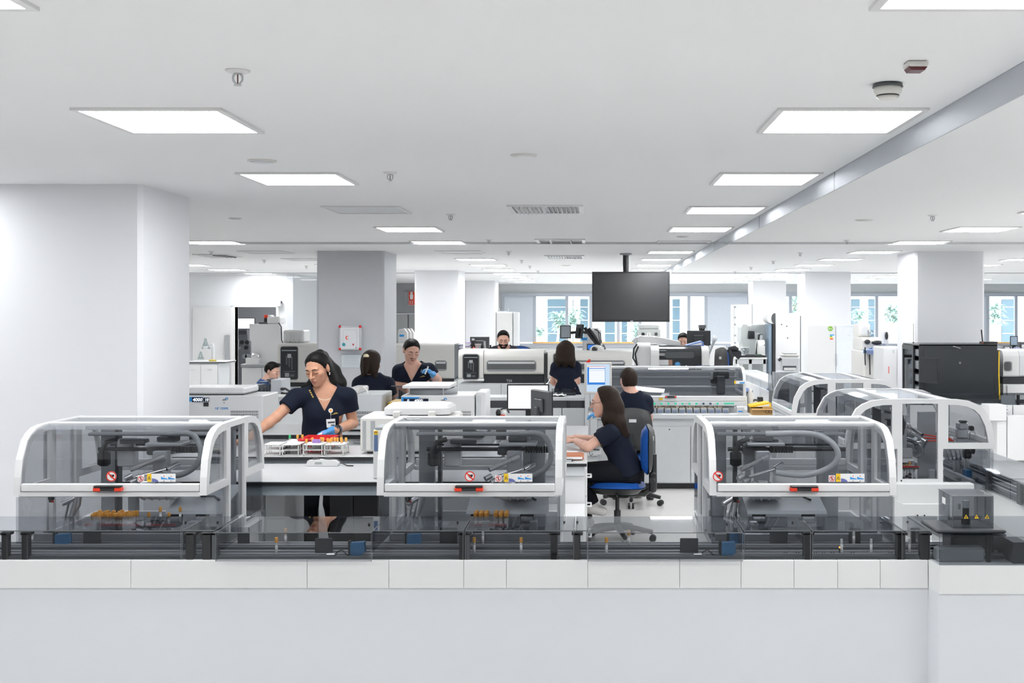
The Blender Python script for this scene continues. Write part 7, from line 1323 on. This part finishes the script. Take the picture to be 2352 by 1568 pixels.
    t.cut(lambda P: .066*bulk+.018*np.clip((P-nk)@axis/.1, 0, 1)-np.sqrt((((P-nk)@lat)**2)+((P-nk)@fw-.008)**2)-3*np.clip(-.032-(P-nk)@axis, 0, 1), .003)
    if vneck:
        def vcut(P):
            q = P-nk; a, x, y = -(q@axis), q@lat, q@fw; return -np.minimum.reduce([(.072*(1-a/(.135))-np.abs(x))*.85, y+.0, .14-a, .3-np.abs(a)])
        t.cut(lambda P: -vcut(P), 0)
    tm = sdf_obj('scrub_top', t, lo, hi, h, top, root)
    tr = Sdf(); tr.u(cone(at_l(.12), at_l(-.06), rw[0]*.86, rw[0]+.004, fw, 1.42), 0)
    for hp, kn, an, toe in legs: tr.u(cone(hp, kn, .094*bulk, .070*bulk), .02); tr.u(cone(kn, an, .068*bulk, .058), .012); tr.cut(lambda P, an=an, kn=kn: np.where(np.linalg.norm(P-an, axis=1) < .16, (P-an)@nrm(an-kn), -1.0), 0)
    sdf_obj('trousers', tr, lo, hi, max(h, .007), trous, root)
    for hp, kn, an, toe in legs:
        s_ = Sdf(); d = nrm(A((toe-an)[:2].tolist()+[0])) if np.linalg.norm((toe-an)[:2]) > .01 else A((0,-1,0)); s_.u(cone(an-A((0,0,.035))-d*.03, toe, .047, .038), 0); s_.u(cone(an, an-A((0,0,.03)), .046, .046), .02)
        sdf_obj('shoe', s_, np.minimum(an, toe)-.12, np.maximum(an, toe)+.12, .008, shoes, root)
    for sd in gloves:
        a = [x for x in arms if x[0] == sd][0]; g = Sdf(); g.u(cone(a[3]-nrm(a[3]-a[2])*.045, a[3]+nrm(a[4])*.03, .033, .032), 0); hand_sdf(g, a[3], a[4], a[5], 1 if sd == 'l' else -1, J.get('curl'+sd, curl), hs*.96, .0028)
        sdf_obj('glove', g, a[3]-.24, a[3]+.24, max(.004, h*.8), GLOVE, root)
    # hair
    if hair:
        hsd = Sdf(); hair(hsd, toW, HR, hs, hc); ex = A(J.get('hairlo', hc-.22)); sdf_obj('hair', hsd, np.minimum(ex, hc-.2), hc+.22, max(.004, h*.9), hairm, root)
    def onface(x, z, out=.0):
        ys = np.linspace(.14, .0, 141); P = np.stack([np.full(141, x), ys, np.full(141, z)], 1); dd = HS(P); i = np.argmax(dd < 0); return toW((x, ys[i]+out, z))
    if brows:
        for q in (-1, 1):
            MB().tube([onface(q*x, z, .001) for x, z in ((.013,.026),(.022,.030),(.034,.031),(.045,.026))], [.0022*hs,.0034*hs,.0032*hs,.0016*hs], 6).build('eyebrow', hairm, root)
            MB().tube([onface(q*x, z, .0005) for x, z in ((.018,.003),(.025,.0005),(.033,.0),(.040,.001),(.046,.004))], .0017*hs, 6).build('eyelashes', HAIRB, root)
        m = MB(); m.tube([onface(x, -.0515-(.0015 if abs(x) < .004 else 0)+abs(x)*-.06, .0002) for x in (-.021,-.012,-.005,0,.005,.012,.021)], [.001*hs,.003*hs,.0036*hs,.003*hs,.0036*hs,.003*hs,.001*hs], 6); m.tube([onface(x, -.0615+abs(x)*.12, -.0002) for x in (-.018,-.010,0,.010,.018)], [.001*hs,.0036*hs,.0046*hs,.0036*hs,.001*hs], 6); m.build('lips', LIPS, root)
    if beard:
        bd = Sdf(); bd.u(lambda P: headf(P)-beard[0]*hs, 0); bd.cut(lambda P: beard[1](((P-hc)@HR)/hs)*hs, .002); sdf_obj('beard', bd, hc-.16, hc+.16, max(.0035, h*.6), hairm, root)
    if extra: extra(root, toW, onface, HR, dict(nb=nb, axis=axis, lat=lat, fw=fw, at=at_l, t=t))
    return root
# hair styles ------------------------------------------------------
def cap(s, toW, HR, hs, hc, e=.010, nape=-.055, front=.012, slope=.62, side=.0, ears=True, wob=.003):
    """hair that follows the skull and thins out towards the hairline"""
    loc = lambda P: ((P-hc)@HR)/hs
    def f(P):
        q = loc(P); n = np.sin(q[:,0]*190+q[:,2]*60)*np.sin(q[:,2]*150+q[:,1]*80)*wob
        kp = np.maximum(q[:,1]-slope*q[:,2]-front+n, (nape-q[:,2]+n)*.9)
        d = smin(ell((0,-.012,.030), (.0735,.0925,.0845))(q), ell((0,-.030,-.015), (.066,.066,.075))(q), .02)
        d = smin(d, ell((0,.026,-.040), (.056,.061,.064))(q), .03)
        th = e*np.clip(-kp/.022, 0, 1)**.6+.0012
        d = smax(d-th+n*.25, kp*.8, .003)
        if ears: d = smax(d, -(ell((.082,-.010,-.004), (.026,.022,.036))(q)), .003); d = smax(d, -(ell((-.082,-.010,-.004), (.026,.022,.036))(q)), .003)
        return d*hs
    s.u(f, 0)
def short(e=.008, nape=-.045, quiff=0.0, front=.012):
    def f(s, toW, HR, hs, hc):
        cap(s, toW, HR, hs, hc, e, nape, front)
        if quiff: s.u(cone(toW((-.03,.045,.105)), toW((.035,.065,.105)), quiff*hs, quiff*hs), .02)
    return f
def on_top(D, P, lift=.002):
    """first point of the cloth in front of P along -y"""
    y = np.linspace(P[1]-.30, P[1]+.1, 161); Q = np.stack([np.full(161, P[0]), y, np.full(161, P[2])], 1); d = D['t'](Q); i = int(np.argmax(d < 0))
    if not (d < 0).any(): i = int(np.searchsorted(y, P[1]-.07))
    return Vector((P[0], y[i]-lift, P[2]))
GOLD = mat('gold thread', (.55,.38,.08), .6)
def chest_print(root, D, p, w_=.055):
    m = MB(); 
    for k, (z, a, b) in enumerate(((.006,-.1,.35),(0,-.5,.5))):
        pts = [on_top(D, A((p[0]+w_*t, p[1], p[2]+z+.008*t)), .003) for t in np.linspace(a, b, 7)]; m.tube(pts, .0022, 5)
    m.build('embroidery', GOLD, root)
# 1 the standing woman -----------------------------------------------------
Y = 8.30
def hair1(s, toW, HR, hs, hc):
    cap(s, toW, HR, hs, hc, .009, -.06, .010, .60)
    s.u(cone(toW((0,-.075,.085)), toW((0,-.105,.06)), .034*hs, .034*hs), .02)
    a = toW((0,-.11,.05)); pts = [a, A(at(766,852,Y+.16)), A(at(777,880,Y+.17)), A(at(778,915,Y+.19))]
    for i, (r0, r1) in enumerate(((.030,.050),(.050,.058),(.058,.055))): s.u(cone(pts[i], pts[i+1], r0, r1), .02)
    s.u(cone(toW((.0,-.085,.0)), A(at(758,878,Y+.10)), .055, .062), .03); s.u(cone(A(at(722,888,Y+.12)), A(at(698,889,Y+.09)), .042, .022), .02); s.u(cone(toW((.035,-.08,-.02)), A(at(715,893,Y+.13)), .045, .045), .03)
def extra1(root, toW, onface, HR, D):
    # necklace, earring, badge, print, watch
    nb, lat, fw, ax_ = D['nb'], D['lat'], D['fw'], D['axis']; b = [nb+lat*.062*math.cos(t)+fw*(.045+.035*math.sin(t))-ax_*(.012+.050*math.sin(t)) for t in np.linspace(.1, math.pi-.1, 13)]
    MB().tube(b, .0032, 6).build('necklace', mat('pearl', (.75,.68,.55), .3), root)
    e = toW((-.079,-.008,-.036)); MB().sphere(e, .006, 8).sphere((e[0], e[1], e[2]-.010), .005, 8).build('earring', CHROME, root)
    p = on_top(D, A(at(763.5, 941, Y))); m = MB(); disc(m, p, .017, (0,-1,.1), 18); m.build('badge_reel', WPLAS, root, fix=False); m = MB(); disc(m, (p.x,p.y-.0008,p.z), .010, (0,-1,.1), 14); m.build('reel_print', AMBER, root, fix=False)
    q = on_top(D, A(at(763.5, 970, Y)), .006); MB().tube([p+Vector((0,0,-.015)), q+Vector((0,0,.02))], .0032, 6).build('badge_strap', LGREY, root)
    MB().cbox(q, (.064,.003,.062), (0.05,-.06,.1), .001).build('badge_card', PAPER, root); m = MB().cbox(q+Vector((.004,-.0022,.006)), (.05,.001,.012), (0.05,-.06,.1)).cbox(q+Vector((.014,-.0022,-.014)), (.026,.001,.008), (0.05,-.06,.1)).cbox(q+Vector((-.02,-.0022,-.012)), (.012,.001,.018), (0.05,-.06,.1)); m.build('badge_print', DGREY, root)
    chest_print(root, D, A(at(772, 949, Y)), .045)
    m = MB()
    for k in range(4): a = on_top(D, A(at(714.5+k*2.6, 896+k*4.6, Y)), .002); m.cbox(a, (.012,.003,.010), (0,.9,0))
    m.build('neck_embroidery', GOLD, root)
W1 = dict(head=at(730,848,Y), yaw=-18, pitch=20, roll=-5, neck=at(746,896,Y+.05), shl=at(798,911,Y+.06), shr=at(681,913,Y-.02), pelvis=at(745,1035,Y+.07), ell=at(811,972,Y+.10), wrl=at(770,988,Y-.22), elr=at(634,958,Y-.14), wrr=at(573,1004,Y-.26),
    hdl=(-.86,-.25,-.22), hnl=(-.2,-.45,-1), curll=.40, hdr=(-.8,-.3,-.3), anl=(-1.86,Y+.06,.09), anr=(-2.08,Y+.02,.09), knl=(-1.90,Y+.02,.47), knr=(-2.07,Y,.47), hairlo=A(at(690,930,Y))-A((.05,.25,.12)))
w1 = person('woman in navy scrubs with long black hair and blue glove, standing over the red bin', W1, .0045, hair=hair1, gloves=('l',), hs=1.05, extra=extra1, bulk=1.0, sleeve=.52)
wr, el = A(W1['wrl']), A(W1['ell']); d = nrm(wr-el); c = wr-d*.03
MB().cyl(c-d*.013, c+d*.013, .0345, n=18).build('watch_strap', BLACK, w1); MB().cbox(Vector(c)+Vector((.005,-.033,.012)), (.03,.008,.034), (.3,0,-.3), .004).build('watch_case', DGREY, w1)
ta, tb_ = Vector(at(739,995.5,7.99)), Vector(at(713,1010,7.90)); tb = T('sample_tube', 'sample tube held in the standing woman blue glove', 'sample tube', ta, 'tube in the glove')
MB().cyl(ta, tb_, .0075, n=12).build('vial', PAPER, tb); MB().cyl(ta-(tb_-ta)*.2, ta, .009, n=12).build('cap', PURPLE, tb)
# 2 the seated woman -------------------------------------------------------
Y = 9.3
def hair2(s, toW, HR, hs, hc):
    cap(s, toW, HR, hs, hc, .016, -.07, .004, .45, ears=False)
    pts = [toW((0,-.05,.05)), A(at(1412,935,Y-.02)), A(at(1418,970,Y-.04)), A(at(1430,995,Y-.03))]
    for q, w_ in ((-.05, .075), (.03, .075)):
        o_ = A((0, q, 0))
        for i, (r0, r1) in enumerate(((.085,.080),(.080,.075),(.075,.058))): s.u(cone(pts[i]+o_, pts[i+1]+o_, r0*.9, r1*.9), .03)
    s.u(cone(A(at(1400,930,Y-.09)), A(at(1391,962,Y-.10)), .040, .034), .03); s.u(cone(A(at(1410,960,Y-.10)), A(at(1438,997,Y-.08)), .05, .02), .03)
    s.u(cone(A(at(1391,962,Y-.10)), A(at(1388,975,Y-.11)), .032, .012), .02)
def extra2(root, toW, onface, HR, D):
    p = A(at(1378, 1015, Y-.13)); m = MB(); m.cbox(p, (.045,.004,.03), (0,.25,.5)); m.build('embroidery', GOLD, root) if False else None
    m = MB(); [m.tube([on_top(D, A(at(1371+k*10, 1016-k*3+2*q, Y-.0)), .003) for k in np.linspace(0, 1, 5)], .0022, 5) for q in (0, 2)]; m.build('embroidery', GOLD, root)
    q = Vector(at(1370, 1034, Y-.16)); MB().cbox(q, (.075,.004,.055), (0,.1,.25), .001).build('badge_card', LGREY, root); MB().cbox(q+Vector((0,-.004,.006)), (.05,.002,.012), (0,.1,.25)).build('badge_print', DGREY, root); MB().tube([q+Vector((-.02,0,.02)), q+Vector((-.06,0,-.01)), q+Vector((-.05,0,-.045)), q+Vector((-.02,0,-.02))], .003, 5).build('badge_cord', BLACK, root)
    MB().tube([toW((x, y, z)) for x, y, z in ((-.073,.0,.012),(-.066,.06,.010),(-.05,.098,.008),(-.03,.104,.012))], .0018, 5).tube([toW((-.03+.022*math.cos(t)-.004, .103, .004+.018*math.sin(t))) for t in np.linspace(0, 6.28, 13)], .0016, 5).build('glasses', DGREY, root)
W2 = dict(head=at(1388,925,Y), yaw=-95, pitch=4, neck=at(1406,978,Y), shl=at(1402,994,Y-.16), shr=at(1404,990,Y+.18), pelvis=at(1438,1076,Y), ell=at(1350,1026,Y-.20), wrl=at(1322,1012,Y+.02), elr=at(1360,1012,Y+.26), wrr=at(1322,1004,Y+.20), hdr=(-1,-.0,-.05), hdl=(-.8,.5,0),
    knl=at(1330,1084,Y-.08), knr=at(1330,1082,Y+.14), anl=at(1360,1156,Y-.06), toel=at(1384,1174,Y-.07), anr=at(1345,1190,Y+.16), toer=at(1330,1200,Y+.14), hem=-.12, hairlo=A(at(1380,1010,Y))-A((.05,.3,.1)))
person('woman in navy scrubs with long brown hair seated at the desk, facing the monitors', W2, .0052, skin=SKINP, hairm=HAIRN, hair=hair2, hs=1.06, shoes=mat('pale sneaker', (.62,.6,.58), .7), extra=extra2, bulk=1.03)
# 3 the seated man ----------------------------------------------------------
Y = 11.1
M1 = dict(head=at(1443,873,Y), yaw=200, pitch=6, neck=at(1452,912,Y-.03), shl=at(1424,924,Y), shr=at(1484,922,Y), pelvis=at(1454,1008,Y-.02), ell=at(1404,958,Y+.12), wrl=at(1382,951,Y+.20), elr=at(1490,960,Y+.14), wrr=at(1470,955,Y+.36), hdl=(-1,.1,-.02), knl=(ax(1436,Y),Y+.42,.56), knr=(ax(1470,Y),Y+.42,.56), anl=(ax(1436,Y),Y+.40,.09), anr=(ax(1470,Y),Y+.40,.09), hem=-.10)
person('short haired man in navy scrubs seated with his back to us', M1, .006, male=True, skin=SKINP, hairm=HAIRN, hair=short(.009, -.062), gloves=('l',), hs=1.0, bulk=1.0, vneck=False)
# 4 the ponytail woman ------------------------------------------------------
Y = 10.4
def hair4(s, toW, HR, hs, hc):
    cap(s, toW, HR, hs, hc, .016, -.115, .0, .35, ears=False); s.u(cone(toW((0,-.095,.055)), toW((0,-.125,.02)), .022*hs, .028*hs), .02); s.u(cone(toW((0,-.125,.02)), toW((.0,-.118,-.10)), .032*hs, .022*hs), .015)
    for q in (-1, 1): s.u(cone(toW((q*.055,-.03,-.03)), toW((q*.055,-.03,-.115)), .032*hs, .022*hs), .025)
def extra4(root, toW, onface, HR, D): MB().sphere(toW((0,-.132,.05)), .024, 10, (1.1,1,.9)).build('hair_tie', mat('cream tie', (.75,.65,.45), .7), root)
W4 = dict(head=at(853,836,Y), yaw=168, pitch=12, neck=at(853,868,Y), shl=at(826,882,Y), shr=at(890,882,Y), pelvis=at(857,985,Y-.02), ell=at(818,935,Y+.12), wrl=at(838,945,Y+.34), elr=at(902,925,Y+.05), wrr=at(892,945,Y+.28))
person('woman in navy scrubs with a brown ponytail and cream hair tie, back to us', W4, .006, skin=SKIN, hairm=HAIRN, hair=hair4, hs=1.0, vneck=False, brows=False, extra=extra4)
# 5 the moustached man -------------------------------------------------------
Y = 11.3
def extra5(root, toW, onface, HR, D):
    MB().tube([onface(x, -.0395-abs(x)*.16, .0008) for x in (-.026,-.016,-.007,0,.007,.016,.026)], [.0015,.004,.0046,.004,.0046,.004,.0015], 6).build('moustache', HAIRB, root)
    chest_print(root, D, A(at(972, 864, Y)), .05); m = MB(); [m.tube([on_top(D, A(at(931+k*8, 829.5+k*6.5, Y)), .003) for k in (0, .5, 1)], .003, 5)]; m.build('neck_embroidery', GOLD, root); MB().tube([on_top(D, A(at(968.5, 854, Y)), .004), on_top(D, A(at(970, 847, Y)), .004)], .002, 5).build('pen', LGREY, root)
M2 = dict(head=at(945,806,Y), yaw=24, pitch=24, roll=3, neck=at(949,842,Y+.04), shl=at(985,849,Y), shr=at(917,852,Y), pelvis=at(950,960,Y+.04), ell=at(1005,873,Y+.0), wrl=at(1000,864,Y-.22), elr=at(910,895,Y-.02), wrr=at(922,920,Y-.2), hdl=(-.62,-.2,.55), hnl=(-.6,-.3,-.6), curll=.7)
m5 = person('man with a moustache in navy scrubs holding up a tube in a blue glove', M2, .0055, male=True, skin=SKINP, hairm=HAIRB, hair=short(.006, -.03, 0, .010), gloves=('l','r'), hs=1.02, extra=extra5)
c = Vector(at(979,852,Y-.29)); tb = T('sample_tube', 'small tube held up by the man with the moustache', 'sample tube', c, 'held tube'); MB().cyl(c+Vector((-.012,0,-.03)), c+Vector((.015,0,.035)), .007, n=10).build('vial', PAPER, tb); MB().cyl(c+Vector((.015,0,.035)), c+Vector((.019,0,.046)), .008, n=10).build('cap', LGREY, tb)
# 6 the bearded man -----------------------------------------------------------
Y = 15.5
def extra6(root, toW, onface, HR, D):
    for q in (-1, 1): MB().tube([on_top(D, A(at(1157+q*x, z, Y)), .006) for x, z in ((10,793),(9.5,797),(8,802),(6,808),(5,814))], .011, 6).build('lanyard', mat('orange lanyard', (.85,.42,.03), .6), root)
M3 = dict(head=at(1156,780,Y), yaw=6, pitch=18, neck=at(1158,801,Y+.04), shl=at(1181,806,Y), shr=at(1137,806,Y), pelvis=at(1158,884,Y), ell=at(1188,848,Y+.02), wrl=at(1172,858,Y-.24), elr=at(1130,848,Y+.02), wrr=at(1146,858,Y-.24))
person('bearded man in a dark top with an orange lanyard behind the rounded analyzer', M3, .007, male=True, skin=SKINP, hairm=HAIRB, hair=short(.005, -.02, .015, .004), hs=1.08, top=mat('dark top', (.018,.02,.032), .85), vneck=True, beard=(.0022, lambda q: np.maximum.reduce([q[:,2]+.034, .022-q[:,1], np.abs(q[:,0])-.058, .017-np.sqrt((q[:,0]*.72)**2+((q[:,2]+.0565)*1.7)**2), -(q[:,2]+.112)])), extra=extra6)
# 7 woman with wavy hair, back to us --------------------------------------------
Y = 13.4
def hair7(s, toW, HR, hs, hc):
    cap(s, toW, HR, hs, hc, .016, -.09, .0, .35, ears=False)
    for q in (-.055, 0, .055): s.u(cone(toW((q*.8,-.05,.03)), toW((q*1.3,-.075,-.105)), .06*hs, .046*hs), .03); s.u(cone(toW((q*1.3,-.07,-.105)), toW((q*1.45+.01,-.07,-.155)), .042*hs, .026*hs), .02)
W7 = dict(head=at(1300,808,Y), yaw=174, pitch=6, neck=at(1300,836,Y), shl=at(1278,843,Y), shr=at(1322,843,Y), pelvis=at(1303,915,Y), ell=at(1270,876,Y+.06), wrl=at(1284,885,Y+.3), elr=at(1326,876,Y+.06), wrr=at(1322,868,Y+.30), hem=-.3)
person('woman in navy scrubs with shoulder length wavy brown hair, back to us', W7, .0075, skin=SKINP, hairm=HAIRN, hair=hair7, hs=1.05, vneck=False, brows=False, gloves=('r',))
# 8 boy in blue ------------------------------------------------------------------
Y = 15.6
M8 = dict(head=at(626,853,Y), yaw=72, pitch=18, neck=at(607,880,Y), shl=at(592,894,Y+.16), shr=at(596,896,Y-.16), pelvis=at(578,950,Y), ell=at(596,925,Y+.2), wrl=at(622,930,Y+.1), elr=at(602,928,Y-.2), wrr=at(628,930,Y-.12), knl=(ax(578,Y)+.40,Y+.1,.5), knr=(ax(578,Y)+.40,Y-.1,.5), anl=(ax(578,Y)+.38,Y+.1,.09), anr=(ax(578,Y)+.38,Y-.1,.09))
def extra8(root, toW, onface, HR, D):
    nb, lat, fw, ax_ = D['nb'], D['lat'], D['fw'], D['axis']; MB().tube([nb+lat*.082*math.cos(t)+fw*(.008+.082*math.sin(t))-ax_*.008 for t in np.linspace(0, 6.28, 20)], .012, 6).build('collar', RED, root)
person('young man in a blue shirt with a red collar leaning over the bench', M8, .0075, male=True, skin=SKINP, hairm=HAIRB, hair=short(.013, -.03, .024, .004), hs=1.05, top=mat('blue shirt', (.03,.09,.26), .8), vneck=False, extra=extra8)
st = T('stool', 'black lab stool under the young man in blue', 'stool', (ax(578,Y), Y, 0)); MB().lathe([(0,0),(.17,0),(.18,.03),(.16,.05),(0,.055)], (ax(578,Y),Y,.42)).build('seat', BLACK, st); MB().cyl((ax(578,Y),Y,.0),(ax(578,Y),Y,.42),.03).build('column', DGREY, st); MB().lathe([(0,0),(.2,0),(.2,.02),(.03,.05),(0,.05)], (ax(578,Y),Y,0)).build('base', DGREY, st)
# 9 the peering man ---------------------------------------------------------------
Y = 18.3
M9 = dict(head=at(1569,782,Y), yaw=-8, pitch=22, neck=at(1571,804,Y+.05), shl=at(1589,808,Y), shr=at(1552,808,Y), pelvis=at(1571,870,Y), ell=at(1594,845,Y), wrl=at(1582,850,Y-.24), elr=at(1548,845,Y), wrr=at(1560,850,Y-.24))
person('dark haired man peering down over the big white analyzer', M9, .0085, male=True, skin=SKINP, hairm=HAIRB, hair=short(.012, -.03, .016, .004), hs=1.02, vneck=False)
